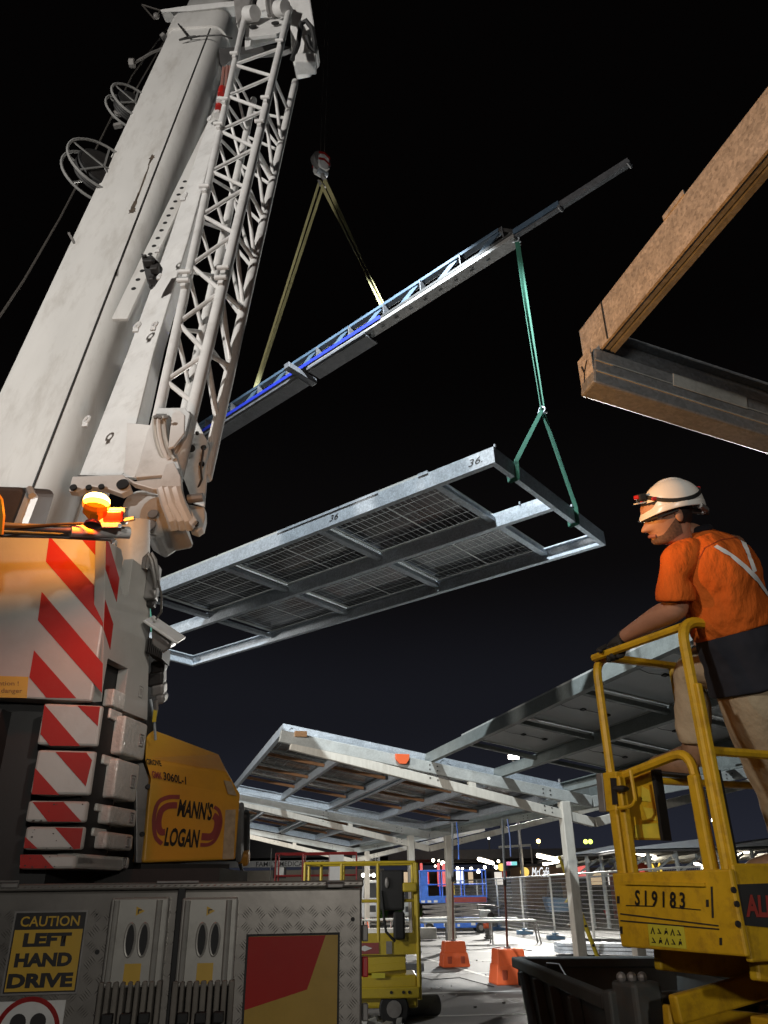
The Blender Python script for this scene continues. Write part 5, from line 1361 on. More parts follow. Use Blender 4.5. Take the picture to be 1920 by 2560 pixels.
# boots
def boot(heel, toe, name='boot'):
    d = (toe - heel); L_ = d.length; d.normalize(); s = d.cross(EZ).normalized(); u = s.cross(d).normalized()
    sp_ = [(-.02, .04, .05, .03), (.0, .058, .075, .05), (.22, .062, .085, .06), (.45, .058, .066, .045), (.7, .064, .05, .034), (.92, .058, .042, .028), (1.0, .035, .026, .02)]
    rings([(heel + d * (L_ * t) + u * zc, s, u, a, b) for t, a, b, zc in sp_], name, m_boot, man, sub=2, n=16)
    rings([(heel + d * (L_ * t) - u * .012, s, u, a, .014) for t, a in ((-.03, .04), (.0, .058), (.4, .060), (.7, .066), (1.0, .045), (1.02, .03))], 'sole', m_black, man, sub=1, n=14)
heelR = D(1732, 1935, 3.86); toeR = D(1622, 1925, 3.98)
boot(heelR, toeR)
rings(limb_rings([heelR + V3((0, 0, .04)), heelR.lerp(ankR, .6) + V3((0, 0, .01)), ankR + V3((0, 0, .02))], [.068, .062, .058]), 'boot_shaft', m_boot, man, sub=2, n=14)
heelL = V3((ankL.x + .02, ankL.y, FZ_ + .03)); boot(heelL, heelL + tf * .30)
# head, hair, helmet and lamp
hc = D(1668, 1289, 3.74)
hf = (RT * -.94 - UP * .34 - FW * .10).normalized(); hu = (UP * .94 - RT * .34 + FW * .05).normalized()
head, hf, hu, s_head = head_mesh(hc, hf, hu, .268, 'head', m_skin, man)
HS = .268
hair = MB(); L = []
for h, fr, ba_, hw in ((-.26, -.20, .33, .29), (-.16, -.10, .395, .335), (-.05, -.02, .445, .352), (.08, .06, .485, .366), (.2, .40, .495, .37), (.34, .36, .46, .34)):
    l = []
    for k in range(24):
        t = 2 * pi * k / 24; cx, sx = cos(t), sin(t)
        x = (fr if cx > 0 else ba_) * abs(cx) ** .85 * (1 if cx > 0 else -1)
        if fr < 0 and cx > 0: x = fr * 0 + -.08 - .05 * (1 - cx)
        l.append(hc + hf * (x * HS) + s_head * (hw * abs(sx) ** .9 * (1 if sx > 0 else -1) * HS) + hu * (h * HS))
    L.append(l)
MB().loft(L).build('hair', m_hair, man, smooth=True, ang=180)
# short beard and brow, eyes
def head_pt(h, t, grow=1.0):
    sl = [(-.50, .13, .27, .25), (-.455, .30, .27, .27), (-.42, .40, .27, .28), (-.36, .425, .28, .295), (-.30, .405, .30, .305), (-.225, .405, .33, .315), (-.15, .41, .37, .325), (-.06, .41, .42, .335), (.03, .395, .455, .345)]
    for a, b in zip(sl[:-1], sl[1:]):
        if a[0] <= h <= b[0]:
            q = (h - a[0]) / (b[0] - a[0]); fr, bk_, hw = [a[i] + (b[i] - a[i]) * q for i in (1, 2, 3)]; break
    cx, sx = cos(t), sin(t)
    x = (fr if cx > 0 else bk_) * abs(cx) ** .85 * (1 if cx > 0 else -1); y = hw * abs(sx) ** .9 * (1 if sx > 0 else -1)
    return hc + hf * (x * HS * grow) + s_head * (y * HS * grow) + hu * (h * HS)
vs, fs = [], []
NT, NH = 25, 8
for i in range(NT):
    t = -1.62 + 3.24 * i / (NT - 1)
    top = -.275 + .24 * max(0, (abs(t) - .75) / .87) ** 1.3; bot = -.465 + .10 * max(0, (abs(t) - .5) / 1.1)
    for j in range(NH):
        q = j / (NH - 1); vs.append(head_pt(bot + (top - bot) * q, t, 1.006 + .012 * sin(pi * q)))
for i in range(NT - 1):
    for j in range(NH - 1): fs.append((i * NH + j, (i + 1) * NH + j, (i + 1) * NH + j + 1, i * NH + j + 1))
m_beard = M('stubble', (0.13, 0.07, 0.045), .85, var=.4, scale=90)
MB().add(vs, fs).build('beard', m_beard, man, smooth=True, ang=180)
MB().tube([hc + hf * (x * HS) + s_head * (y * HS) + hu * (z * HS) for x, y, z in ((.385, -.13, -.262), (.425, -.06, -.250), (.432, 0, -.246), (.425, .06, -.250), (.385, .13, -.262))], .009, 7).build('lips', M('lip_skin', (0.30, 0.12, 0.09), .5), man, smooth=True)
for sg in (-1, 1):
    e_ = hc + hf * (.355 * HS) + s_head * (sg * .15 * HS) + hu * (.035 * HS)
    MB().ball(e_, .042 * HS, 10, 8).build('eye', m_white, man, smooth=True)
    MB().ball(e_ + hf * (.034 * HS), .020 * HS, 8, 6).build('iris', m_ink, man, smooth=True)
    MB().tube([hc + hf * (x * HS) + s_head * (sg * y * HS) + hu * (z * HS) for x, y, z in ((.435, .06, .10), (.42, .14, .125), (.36, .24, .10))], .014 * HS, 6).build('eyebrow', m_hair, man, smooth=True)
    MB().tube([hc + hf * (x * HS) + s_head * (sg * y * HS) + hu * (z * HS) for x, y, z in ((.46, .04, .05), (.44, .2, .07), (.33, .34, .06), (-.05, .385, .06))], .007, 6).build('glasses_frame', m_ink, man, smooth=True)
helm = node('helmet', man, hc + hu * .12)
ha = (RT * -.985 - UP * .16 - FW * .08).normalized(); hup = (UP * .985 - RT * .16 + FW * .05).normalized(); hup = (hup - ha * hup.dot(ha)).normalized(); hs_ = ha.cross(hup).normalized()
hb0 = D(1683, 1263, 3.74)
HPROF = [(-.034, .176, .152, .126), (-.020, .166, .151, .124), (-.004, .157, .150, .121), (.010, .150, .147, .118), (.030, .142, .143, .115), (.055, .133, .134, .107), (.080, .116, .118, .094), (.103, .090, .092, .074), (.120, .058, .060, .050), (.130, .02, .02, .02)]
L = []
for h, fr, ba_, hw in HPROF:
    l = []
    for k in range(32):
        t = 2 * pi * k / 32; cx, sx = cos(t), sin(t)
        hh_ = h
        if h < .0: hh_ = h - .018 * max(0, cx) ** 2 + .022 * abs(sx) - .004 * max(0, -cx)
        l.append(hb0 + ha * ((fr if cx > 0 else ba_) * cx) + hs_ * (hw * sx) + hup * hh_)
    L.append(l)
hsh = MB().loft(L, cap=False).build('shell', m_helm, helm, smooth=True, ang=60)
m_ = hsh.modifiers.new('thick', 'SOLIDIFY'); m_.thickness = .005; m_.offset = -1
m_ = hsh.modifiers.new('sub', 'SUBSURF'); m_.levels = 1; m_.render_levels = 2
for o_ in (-.018, .018):
    MB().tube([hb0 + ha * x + hup * (.1285 - 4.2 * x * x) + hs_ * o_ for x in [-.075 + .015 * k for k in range(11)]], [.003 + .004 * (1 - abs(k - 5) / 5) for k in range(11)], 8).build('crest_ridge', m_helm, helm, smooth=True)
MB().tube([hb0 - ha * .08 + hs_ * .10 - hup * .02, hb0 - ha * .128 + hs_ * .06 - hup * .045, hb0 - ha * .142 - hup * .055, hb0 - ha * .128 - hs_ * .06 - hup * .045, hb0 - ha * .08 - hs_ * .10 - hup * .02], .015, 8).build('harness_band', m_grey, helm, smooth=True)
MB().cyl(hb0 - ha * .145 - hup * .055, hb0 - ha * .165 - hup * .058, .018, n=14).build('harness_knob', m_dark, helm)
lampn = node('head_lamp', man, hb0 + ha * .15)
def band(t, k=1.0):
    zz = .062 - .040 * abs(sin(t)) ** 1.6
    hh = HPROF[3:]
    fr, ba_, hw = hh[0][1:]
    for (h0, a0, b0, c0), (h1, a1, b1, c1) in zip(hh[:-1], hh[1:]):
        if h0 <= zz <= h1:
            q = (zz - h0) / (h1 - h0); fr, ba_, hw = a0 + (a1 - a0) * q, b0 + (b1 - b0) * q, c0 + (c1 - c0) * q; break
    return hb0 + ha * ((fr if cos(t) > 0 else ba_) * cos(t) * k) + hs_ * (hw * sin(t) * k) + hup * zz
L = []
for i in range(41):
    t = 2 * pi * i / 40
    a, b = band(t, 1.0), band(t, 1.04)
    L.append([a - hup * .010, b - hup * .011, b + hup * .006, a + hup * .008])
MB().loft(L, cap=False).build('strap', m_black, lampn, smooth=True, ang=50)
lc = hb0 + ha * .152 + hup * .062
MB().box(lc, (.04, .062, .036), (ha, hs_, hup)).build('lamp_body', m_black, lampn, bevel=.008)
MB().box(lc + ha * .022 + hup * .004, (.012, .05, .020), (ha, hs_, hup)).build('lamp_bezel', m_redp, lampn, bevel=.006)
MB().box(lc - hup * .026 + ha * .012, (.04, .05, .006), (ha, hs_, hup)).build('lamp_window', m_white, lampn)
for t in (.62, 2 * pi - .62, pi):
    q = band(t, 1.06); MB().box(q, (.026, .014, .018), (ha, hs_, hup)).build('strap_clip', m_redp, lampn, bevel=.005)
# collar
rings([tr(.985, .095, .088, .004), tr(1.05, .088, .085, .012), tr(1.06, .075, .07, .014)], 'collar', m_navy, man, sub=2, n=18)
# gloved hand closed round the rail: palm, four fingers, thumb
rdir_ = (lp(-.01, LW, RZ - .02) - lp(.035, .03, RZ - .02)).normalized()
best = min((abs(PJ(lp(.035, .03, RZ - .02).lerp(lp(-.01, LW, RZ - .02), i / 100))[0] - 1530), i) for i in range(101))[1]
grip = lp(.035, .03, RZ - .02).lerp(lp(-.01, LW, RZ - .02), best / 100)
def hand(grip, rd, wrist, mat, parent):
    to = (wrist - grip); to = (to - rd * to.dot(rd)).normalized(); back = rd.cross(to).normalized()
    if back.z < 0 and False: back = -back
    h = node('gloved_hand', parent, grip)
    palm = grip + to * .045
    rings([(wrist, rd, back, .036, .030), (wrist.lerp(palm, .5), rd, back, .044, .032), (palm, rd, back, .052, .030), (grip + to * .030 , rd, back, .050, .020)], 'palm', mat, h, sub=2, n=14)
    for k, (o_, L_) in enumerate(((-.042, .9), (-.015, 1.05), (.013, 1.0), (.039, .8))):
        r0 = .037
        P = []
        for j in range(7):
            a = -.25 + 3.6 * L_ * j / 6
            P.append(grip + rd * o_ + to * (r0 * cos(a)) + back * (r0 * sin(a)))
        skin_rad = [.0125, .0125, .0125, .012, .0115, .011, .009]
        MB().tube(P, skin_rad, 9).build('finger', mat, h, smooth=True, ang=180)
    P = [palm + rd * .045 - back * .006, grip + rd * .070 + to * .020 - back * .022, grip + rd * .060 - back * .036, grip + rd * .035 - back * .038 - to * .015]
    MB().tube(P, [.016, .014, .013, .010], 9).build('thumb', mat, h, smooth=True, ang=180)
    rings(limb_rings([wr.lerp(hand_c, -.15), wr.lerp(hand_c, .5)], [.041, .043]), 'cuff', mat, h, sub=1, n=14)
    return h
hand(grip, rdir_, wr, m_glove, man)
# far hand resting on the thigh
g2 = wr2 + V3((0, 0, -.03))
rings(limb_rings([wr2 + V3((0, 0, .03)), g2, g2 + V3((-.03, 0, -.07))], [.035, .045, .035]), 'gloved_hand', m_glove, man, sub=2, n=12)
# reflective tape on the back of the shirt, laid on the cloth
from mathutils.bvhtree import BVHTree
dg = bpy.context.evaluated_depsgraph_get()
bvh = BVHTree.FromObject(shirt, dg)
smw = V3(man.location)
def tape(pts, w, name):
    Q = []
    for i in range(len(pts) - 1):
        for k in range(7):
            t = k / 7; Q.append((pts[i][0] * (1 - t) + pts[i + 1][0] * t, pts[i][1] * (1 - t) + pts[i + 1][1] * t))
    Q.append(pts[-1]); P = []
    for x, y in Q:
        h_ = bvh.ray_cast(CAM - smw, ray(x, y))
        if h_[0] is not None: P.append((h_[0] + smw, h_[1] if h_[1].dot(FW) < 0 else -h_[1]))
    if len(P) < 3: return
    vs, fs = [], []
    for i, (p, n_) in enumerate(P):
        d = (P[min(i + 1, len(P) - 1)][0] - P[max(i - 1, 0)][0]).normalized(); s = d.cross(n_).normalized()
        vs += [p - s * w / 2 + n_ * .004, p + s * w / 2 + n_ * .004]
        if i: fs.append((2 * i - 2, 2 * i - 1, 2 * i + 1, 2 * i))
    o = MB().add(vs, fs).build(name, m_tape, man, smooth=True)
tape([(1788, 1366), (1826, 1388), (1862, 1418), (1892, 1448), (1922, 1492), (1940, 1540)], .026, 'reflective_strip')
tape([(1856, 1352), (1866, 1376), (1876, 1402), (1886, 1430)], .030, 'reflective_strip')
def seam_line(pts):
    P = []
    for i in range(len(pts) - 1):
        for k in range(8):
            t = k / 8; h_ = bvh.ray_cast(CAM - smw, ray(pts[i][0] * (1 - t) + pts[i + 1][0] * t, pts[i][1] * (1 - t) + pts[i + 1][1] * t))
            if h_[0] is not None: P.append(h_[0] + smw)
    if len(P) > 3: MB().tube(P, .0035, 5).build('yoke_seam', M('dark_orange', (0.40, 0.06, 0.01), .9) if 'dark_orange' not in MATS else MATS['dark_orange'], man, smooth=True)
seam_line([(1748, 1398), (1762, 1370), (1800, 1350), (1840, 1344), (1868, 1352)])

# ------------------------------------------------------------------ skip bin in front
FLc, FRc = GZ(1291, 2405, 1.1), GZ(1660, 2406, 1.1)
NLc, NRc = V3((1.06, 4.42, 1.1)), V3((2.25, 4.62, 1.1))
FRc = V3((2.12, 6.62, 1.1))
skip = thing('skip_bin', 'dark steel rubbish skip with a heavy rim, in front of the orange block', 'skip bin', ((FLc.x + NRc.x) / 2, (FLc.y + NRc.y) / 2, 0))
cen = (FLc + FRc + NLc + NRc) / 4
def low(p, k=.80, z=.06): return V3((cen.x + (p.x - cen.x) * k, cen.y + (p.y - cen.y) * .86, z))
cs_ = [FLc, NLc, NRc, FRc]
for i, nm in enumerate(('side_wall', 'end_wall', 'side_wall', 'end_wall')):
    a, b = cs_[i], cs_[(i + 1) % 4]
    q = [a, b, low(b), low(a)]
    nn = (b - a).cross(low(a) - a).normalized()
    MB().prism(q, nn * .012).build(nm, m_skip, skip)
    MB().beam(a + EZ * .0, b + EZ * .0, .075, .07).build('rim', m_skip, skip, bevel=.012)
    for t in ([.16, .36, .56, .76] if i in (0, 2) else [.33, .66]):
        p, r_ = a.lerp(b, t), low(a).lerp(low(b), t)
        o_ = (p - cen); o_.z = 0; o_ = (o_ - (b - a).normalized() * o_.dot((b - a).normalized())).normalized()
        MB().beam(p + o_ * .03 - EZ * .03, r_ + o_ * .03, .06, .05, b - a).build('rib', m_skip, skip, bevel=.006)
MB().prism([low(c, .8, .06) for c in cs_], EZ * .015).build('floor', m_skip, skip)
na = (NLc - FLc).normalized(); wl_n = (low(FLc) - FLc).cross(na).normalized()
if wl_n.dot(CAM - FLc) < 0: wl_n = -wl_n
uu = (FLc - low(FLc)).normalized()
pB = FLc.lerp(NLc, .58) - uu * .48 + wl_n * .016
letters('BULK', pB, na, uu, .62, .26, M('faded_white', (0.12, 0.12, 0.115), .7, var=.4, scale=14), skip, bold=.03, lift=.004)
MB().beam(V3((1.17, 4.30, .05)), V3((1.17, 4.30, 1.20)), .17, .17, lx).build('corner_post', m_skip, skip, bevel=.02)
MB().beam(V3((1.07, 4.34, .05)), V3((1.07, 4.34, 1.16)), .06, .10, lx).build('corner_post', m_skip, skip, bevel=.012)
for k in range(3):
    MB().ball(V3((1.10 + .05 * k, 4.28, 1.215)), .024, 8, 6).build('lug', m_grey, skip)
MB().box(FLc + V3((.04, -.1, -.10)), (.10, .06, .09)).build('lifting_lug', m_skip, skip, bevel=.01)
rub = MB()
for k in range(46):
    p = V3((random.uniform(1.15, 2.05), random.uniform(4.7, 6.4), .72 + random.uniform(-.05, .14)))
    rub.box(p, (random.uniform(.06, .3), random.uniform(.05, .2), random.uniform(.03, .12)), (V3((cos(k), sin(k), .2)).normalized(), V3((-sin(k), cos(k), 0)), V3((-.2 * cos(k), -.2 * sin(k), 1)).normalized()))
rb = rub.build('rubble', M('brown_rubble', (0.10, 0.06, 0.04), .9, var=.4, scale=9), None, bevel=.0)
tag(rb, 'heap of brown broken rubble lying inside the dark skip', 'rubble'); rb['kind'] = 'stuff'
for p, s in ((V3((1.75, 5.6, .80)), 1.0),):
    sc = MB().prism([p, p + V3((.12, 0, .0)), p + V3((.07, .02, .22))], V3((0, .01, 0))).build('scrap_sheet', m_white, None)
    tag(sc, 'pointed white scrap of sheet sticking up out of the skip', 'scrap')
wq = MB().tube([FLc.lerp(FRc, .16) + V3((0, -.05, -.1)), FLc.lerp(FRc, .18) + V3((0, -.1, .0)), FLc.lerp(FRc, .24) + V3((0, -.2, -.0)), FLc.lerp(FRc, .32) + V3((0, -.4, -.22))], .006, 5).build('loose_wire', m_grey, None, smooth=True)
tag(wq, 'thin bent wire looping up inside the left end of the skip', 'wire')
# ------------------------------------------------------------------ things on the ground under the carport
def GP(x, y): return GZ(x, y, 0.0)
def glowm(name, col, st):
    return M(name, (0.8, 0.8, 0.8), .4, emit=(col, st))
m_tube = glowm('fluorescent_tube', (1.0, 0.90, 0.70), 14.0)
m_cool = glowm('cool_sign_light', (0.80, 0.88, 1.0), 1.6)
m_warm = glowm('warm_interior', (1.0, 0.72, 0.42), .55)
m_pale = glowm('pale_interior', (1.0, 0.93, 0.82), .75)
m_redg = glowm('red_lit_panel', (1.0, 0.05, 0.04), .75)
m_yelg = glowm('yellow_lit_panel', (1.0, 0.65, 0.05), 1.0)
m_wall = M('cream_render', (0.34, 0.31, 0.26), .85, var=.1, scale=2)
m_roof = M('dark_roof', (0.035, 0.034, 0.036), .7, var=.2)
m_fence = M('fence_zinc', (0.50, 0.50, 0.47), .42, metal=.3, var=.1)
# orange ballast blocks with tie-down poles
def ballast(px, py, w, h, label, dent=0):
    c = GP(px, py)
    t = thing('ballast_block', label, 'ballast block', c, random.uniform(-.2, .2), 'orange ballast blocks')
    L = []
    for z, k in ((0, 1.0), (.03, 1.02), (h * .55, .90), (h * .57, .84), (h * .95, .78), (h, .74)):
        L.append([V3((a * w / 2 * k, b * w / 2 * k * .8, z)) for a, b in ((-1, -1), (1, -1), (1, 1), (-1, 1))])
    MB().loft(L).build('body', m_orange, t, bevel=.03, local=True, seg=3)
    for a in (-.25, .25):
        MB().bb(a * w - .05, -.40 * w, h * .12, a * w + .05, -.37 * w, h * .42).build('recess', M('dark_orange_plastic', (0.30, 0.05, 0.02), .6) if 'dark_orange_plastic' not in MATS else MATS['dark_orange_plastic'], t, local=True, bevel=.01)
    MB().bb(-.05, -.05, h, .05, .05, h + .03).build('anchor_plate', m_grey, t, local=True)
    return c
def pole(base, top, label, split=.55):
    t = thing('tie_down_pole', label, 'tie-down pole', base, group='tie-down poles')
    base = V3(base); top = V3(top); mid = base.lerp(top, split)
    MB().cyl(base, mid, .020, n=8).build('dark_sleeve', M('rust_brown', (0.12, 0.035, 0.02), .7) if 'rust_brown' not in MATS else MATS['rust_brown'], t, smooth=True)
    MB().cyl(mid, top, .022, n=8).build('upper_tube', m_galv, t, smooth=True)
    MB().cyl(mid - (top - base).normalized() * .12, mid + (top - base).normalized() * .02, .034, n=8).build('coupling', m_dark, t)
    return t
c1 = ballast(1136, 2416, .62, .52, 'faded orange ballast block, the farther one with a pole rising from it')
c2 = ballast(1275, 2459, .66, .58, 'orange ballast block beside the dark skip')
ballast(969, 2350, .55, .36, 'small orange ballast block seen above the yellow scissor lift deck')
tp1 = D(1131, 2055, PJ(c1)[2] - 1.0); tp2 = D(1256, 2048, PJ(c2)[2] - 1.0)
pole(c1 + EZ * .55, tp1, 'straight tie-down pole on the farther orange block'); pole(c2 + EZ * .6, tp2, 'leaning tie-down pole on the block beside the skip')
for tpx, lab in ((tp1, 'flat steel hanger plate at the top of the farther pole'),):
    o = MB().box(tpx + EZ * .03, (.75, .12, .03), (cv_, cu_, EZ)).build('hanger_plate', m_dark, None, bevel=.005); tag(o, lab, 'hanger plate')
for p, l in ((tp1, .75), (tp2, .6)):
    o = MB().tube([p + V3((.09, 0, 0)), p + V3((.11, 0, -l * .5)), p + V3((.10, .02, -l))], .014, 5).build('blue_strap', m_blue, None, smooth=True)
    tag(o, 'loose blue strap end hanging at the %s tie-down pole' % ('farther' if p is tp1 else 'leaning'), 'strap', 'blue strap ends')
# temporary fence
fA0, fB0_ = GP(1250, 2326), GP(1390, 2349)
fdv = (fB0_ - fA0).normalized(); fnv = V3((fdv.y, -fdv.x, 0))
FH, FP = 2.02, (fB0_ - fA0).length / 2
def fence_panel(i, label):
    o = fA0 + fdv * (FP * i)
    t = thing('wire_fence', label, 'fence', o, group='temporary fence panels')
    for k in (.02, FP - .06):
        MB().cyl(o + fdv * k, o + fdv * k + EZ * FH, .026, n=8).build('post', m_fence, t, smooth=True)
    for z, r in ((FH, .026), (.14, .02)):
        MB().cyl(o + fdv * .02 + EZ * z, o + fdv * (FP - .06) + EZ * z, r, n=8).build('rail', m_fence, t, smooth=True)
    w = MB()
    for k in range(1, 15):
        z = .14 + (FH - .14) * k / 15
        w.beam(o + EZ * z + fdv * .03, o + EZ * z + fdv * (FP - .07), .010, .014)
    for k in range(1, 40):
        x = FP * k / 40
        w.beam(o + fdv * x + EZ * .15, o + fdv * x + EZ * (FH - .02), .004, .004, fdv)
    w.build('wire_mesh', m_fence, t, kind='stuff')
names = ['far left, behind the blue lift', 'behind the blue lift', 'right of the blue lift', 'left of the nearest tall post', 'behind the leaning yellow prop', 'right of the leaning yellow prop', 'behind the yellow platform lift', 'hidden low behind the numbered panel']
for k, i in enumerate(range(-3, 5)):
    fence_panel(i, 'silver wire fence panel, ' + names[k])
    p = fA0 + fdv * (FP * i)
    b = MB().box(p + EZ * .07, (.62, .24, .14), (V3((fnv.x, fnv.y, 0)), fdv, EZ)).box(p + EZ * .17, (.2, .2, .08), (fnv, fdv, EZ)).build('fence_block', m_steelblue, None, bevel=.02)
    tag(b, 'blue block under the fence panel ' + names[k], 'fence block', 'blue fence blocks')
# trestle with steel tubes
def trestle(p0, p1, h, label, legs=4, lean=.10):
    p0, p1 = V3(p0), V3(p1); d = (p1 - p0).normalized(); s = V3((d.y, -d.x, 0))
    t = thing('steel_trestle', label, 'trestle', (p0 + p1) / 2, group='steel trestles')
    for o_ in (0, .42):
        MB().cyl(p0 + s * o_ + EZ * h, p1 + s * o_ + EZ * h, .035, n=8).build('rail', m_fence, t, smooth=True)
    for k in range(legs):
        q = p0.lerp(p1, k / (legs - 1))
        for o_, e_ in ((0, -.08), (.42, .10)):
            MB().cyl(q + s * o_ + EZ * h, q + s * (o_ + e_) + d * (lean * (1 if k == legs - 1 else 0)), .028, n=7).build('leg', m_grey, t, smooth=True)
trestle(GP(1005, 2362), GP(1338, 2357), .66, 'low silver trestle rail in front of the blue lift')
trestle(GP(905, 2352), GP(1120, 2344), .66, 'second silver trestle behind the pale post')
for k in range(3):
    q0, q1 = GP(1000, 2362) + EZ * (.70), GP(1300, 2357) + EZ * .70
    o = MB().beam(q0 + V3((0, .1 + .13 * k, .02)), q1 + V3((0, .1 + .13 * k, .02)), .08, .05).build('steel_tube', m_galv, None)
    tag(o, ['nearest', 'middle', 'farthest'][k] + ' galvanised tube lying on the low silver trestle', 'tube', 'tubes on the trestle')
o = MB().box(GP(1000, 2352) + EZ * .22, (2.6, .5, .36)).build('concrete_block', m_conc, None, bevel=.03); tag(o, 'long pale concrete block under the trestle, beside the pale post', 'concrete block')
# blue scissor lift
def scissor(loc, rz, mat, label, name='scissor_lift', L=2.5, W=.85, deck=1.05, rail_h=1.1, n=3, rails=True, sign=None):
    t = thing(name, label, 'scissor lift', loc, rz)
    b = lambda: MB()
    b().bb(-L / 2, -W / 2, .20, L / 2, W / 2, .58).build('chassis', mat, t, local=True, bevel=.03)
    for x in (-L / 2 + .32, L / 2 - .32):
        for y in (-W / 2 - .05, W / 2 - .12):
            w = b().cyl((x, y, .2), (x, y + .17, .2), .2, n=20).build('wheel', m_black, t, local=True, bevel=.02)
            b().cyl((x, y - .01, .2), (x, y + .18, .2), .10, n=14).build('hub', m_grey, w, local=True)
    for y in (-W / 2 + .06, W / 2 - .12):
        for k in range(n):
            z0 = .60 + (deck - .72) * k / n; z1 = z0 + (deck - .72) / n
            b().beam((-L / 2 + .15, y, z0), (L / 2 - .15, y, z1), .05, .10).build('scissor_arm', mat if mat is not m_blue else m_grey, t, local=True, bevel=.01)
            b().beam((-L / 2 + .15, y + .06, z1), (L / 2 - .15, y + .06, z0), .05, .10).build('scissor_arm', mat if mat is not m_blue else m_grey, t, local=True, bevel=.01)
    b().bb(-L / 2, -W / 2, deck - .14, L / 2, W / 2, deck).build('platform', mat, t, local=True, bevel=.01)
    b().bb(-L / 2, -W / 2 - .012, deck - .16, L / 2, -W / 2 - .001, deck + .10).build('toe_board', mat, t, local=True)
    if rails:
        for y in (-W / 2, W / 2):
            for z, r in ((deck + rail_h, .022), (deck + rail_h * .5, .018)):
                b().cyl((-L / 2, y, z), (L / 2, y, z), r, n=8).build('guard_rail', mat, t, local=True, smooth=True)
            for x in (-L / 2, -L / 6, L / 6, L / 2):
                b().cyl((x, y, deck), (x, y, deck + rail_h), .022, n=8).build('guard_post', mat, t, local=True, smooth=True)
        for x in (-L / 2, L / 2):
            for z in (deck + rail_h, deck + rail_h * .5):
                b().cyl((x, -W / 2, z), (x, W / 2, z), .02, n=8).build('end_rail', mat, t, local=True, smooth=True)
    return t
bl_c = (GP(1068, 2336) + GP(1206, 2333)) / 2
bs_ = scissor(bl_c + V3((0, .5, 0)), R_(3), m_blue, 'blue scissor lift with folded deck, standing in front of the wire fence', L=2.75, W=.9, deck=1.28, rail_h=1.05)
def inpart(t, bx, name, mat, bevel=0):
    return MB().bb(*bx).build(name, mat, t, local=True, bevel=bevel)
for k, (x, z, w, h) in enumerate(((-.55, .46, .3, .14), (.35, .46, .26, .13), (-.25, .33, .42, .15), (.75, .34, .18, .10), (-.95, .34, .14, .10), (.15, .30, .1, .1))):
    inpart(bs_, (x - w / 2, -.458, z - h / 2, x + w / 2, -.4515, z + h / 2), 'decal', m_back)
inpart(bs_, (-.35, -.476, 1.13, 1.35, -.464, 1.32), 'hire_panel', m_maroon)
letters('ACCESS HIRE', V3((-.25, -.479, 1.18)), (1, 0, 0), (0, 0, 1), .95, .09, m_back, bs_, lift=0.001) if False else None
for k in range(3):
    inpart(bs_, (-1.35 + .26 * k, -.476, 1.14, -1.2 + .26 * k, -.464, 1.22), 'hazard_stripe', m_back)
inpart(bs_, (-.28, -.40, 1.4, .05, -.30, 1.92), 'manual_box', M('dull_yellow', (0.5, 0.36, 0.05), .5), .02)
inpart(bs_, (-1.35, -.44, 1.3, -1.05, .3, 2.32), 'ladder_guard', MATS['blue_paint'], .02)
# tamping rammer
rp = GP(1222, 2347)
t = thing('tamping_rammer', 'tamping rammer with a grey engine and orange bellows beside the blue lift', 'rammer', rp)
MB().box(rp + V3((0, 0, .04)), (.30, .40, .06)).build('foot', m_grey, t, bevel=.02)
MB().lathe(rp + V3((.0, 0, .07)), (-.08, 0, 1), [(.10, 0), (.13, .05), (.10, .1), (.13, .15), (.10, .2), (.13, .26), (.11, .32)], 12).build('bellows', m_grey, t, smooth=True)
MB().cyl(rp + V3((-.03, 0, .34)), rp + V3((-.04, 0, .5)), .14, n=12).build('orange_collar', m_orange, t)
MB().box(rp + V3((-.08, 0, .72)), (.42, .34, .42)).build('engine', m_galv2, t, bevel=.06)
MB().cyl(rp + V3((.1, -.2, .72)), rp + V3((.1, -.1, .72)), .13, n=12).build('air_filter', m_dark, t)
MB().tube([rp + V3((-.35, -.25, .95)), rp + V3((-.35, -.25, 1.1)), rp + V3((.3, -.25, 1.05)), rp + V3((.42, 0, 1.0)), rp + V3((.3, .25, 1.05)), rp + V3((-.35, .25, 1.1))], .025, 7).build('handle', m_dark, t, smooth=True)
# stack of purlins and a long rack of steel at the right
b0_ = GP(1400, 2388)
PN = ['lowest near', 'lowest far', 'middle near', 'middle far', 'topmost near', 'topmost far']
for k in range(6):
    z = .09 + .085 * (k // 2)
    o = MB().beam(b0_ + V3((.0, .0 + .42 * (k % 2), z)), b0_ + V3((5.6, -3.2 + .42 * (k % 2), z + .002)), .38, .075).build('steel_purlin', m_galv, None, bevel=.006)
    tag(o, 'bright galvanised purlin, ' + PN[k] + ' one of the flat stack behind the skip', 'purlin', 'purlins stacked behind the skip')
for k in range(4):
    o = MB().beam(b0_ + V3((.3 + 1.6 * k, -.3 - .9 * k, .025)), b0_ + V3((.5 + 1.6 * k, .75 - .9 * k, .025)), .09, .05).build('timber_bearer', m_dark, None); tag(o, 'dark bearer under the purlin stack, ' + ['at its left end', 'second from its left end', 'third from its left end', 'at its right end'][k], 'bearer', 'bearers under the purlin stack')
q0 = GP(1460, 2372)
for k in range(3):
    o = MB().beam(q0 + V3((.2, .9 + .3 * k, .12 + .0 * k)), q0 + V3((6.0, -1.9 + .3 * k, .12)), .16, .2).build('loose_girder', m_galv2 if k else m_dark, None, bevel=.006)
    tag(o, ['dark', 'nearer zinc', 'farther zinc'][k] + ' girder lying beyond the purlin stack, in front of the fence', 'beam', 'loose roof beams')
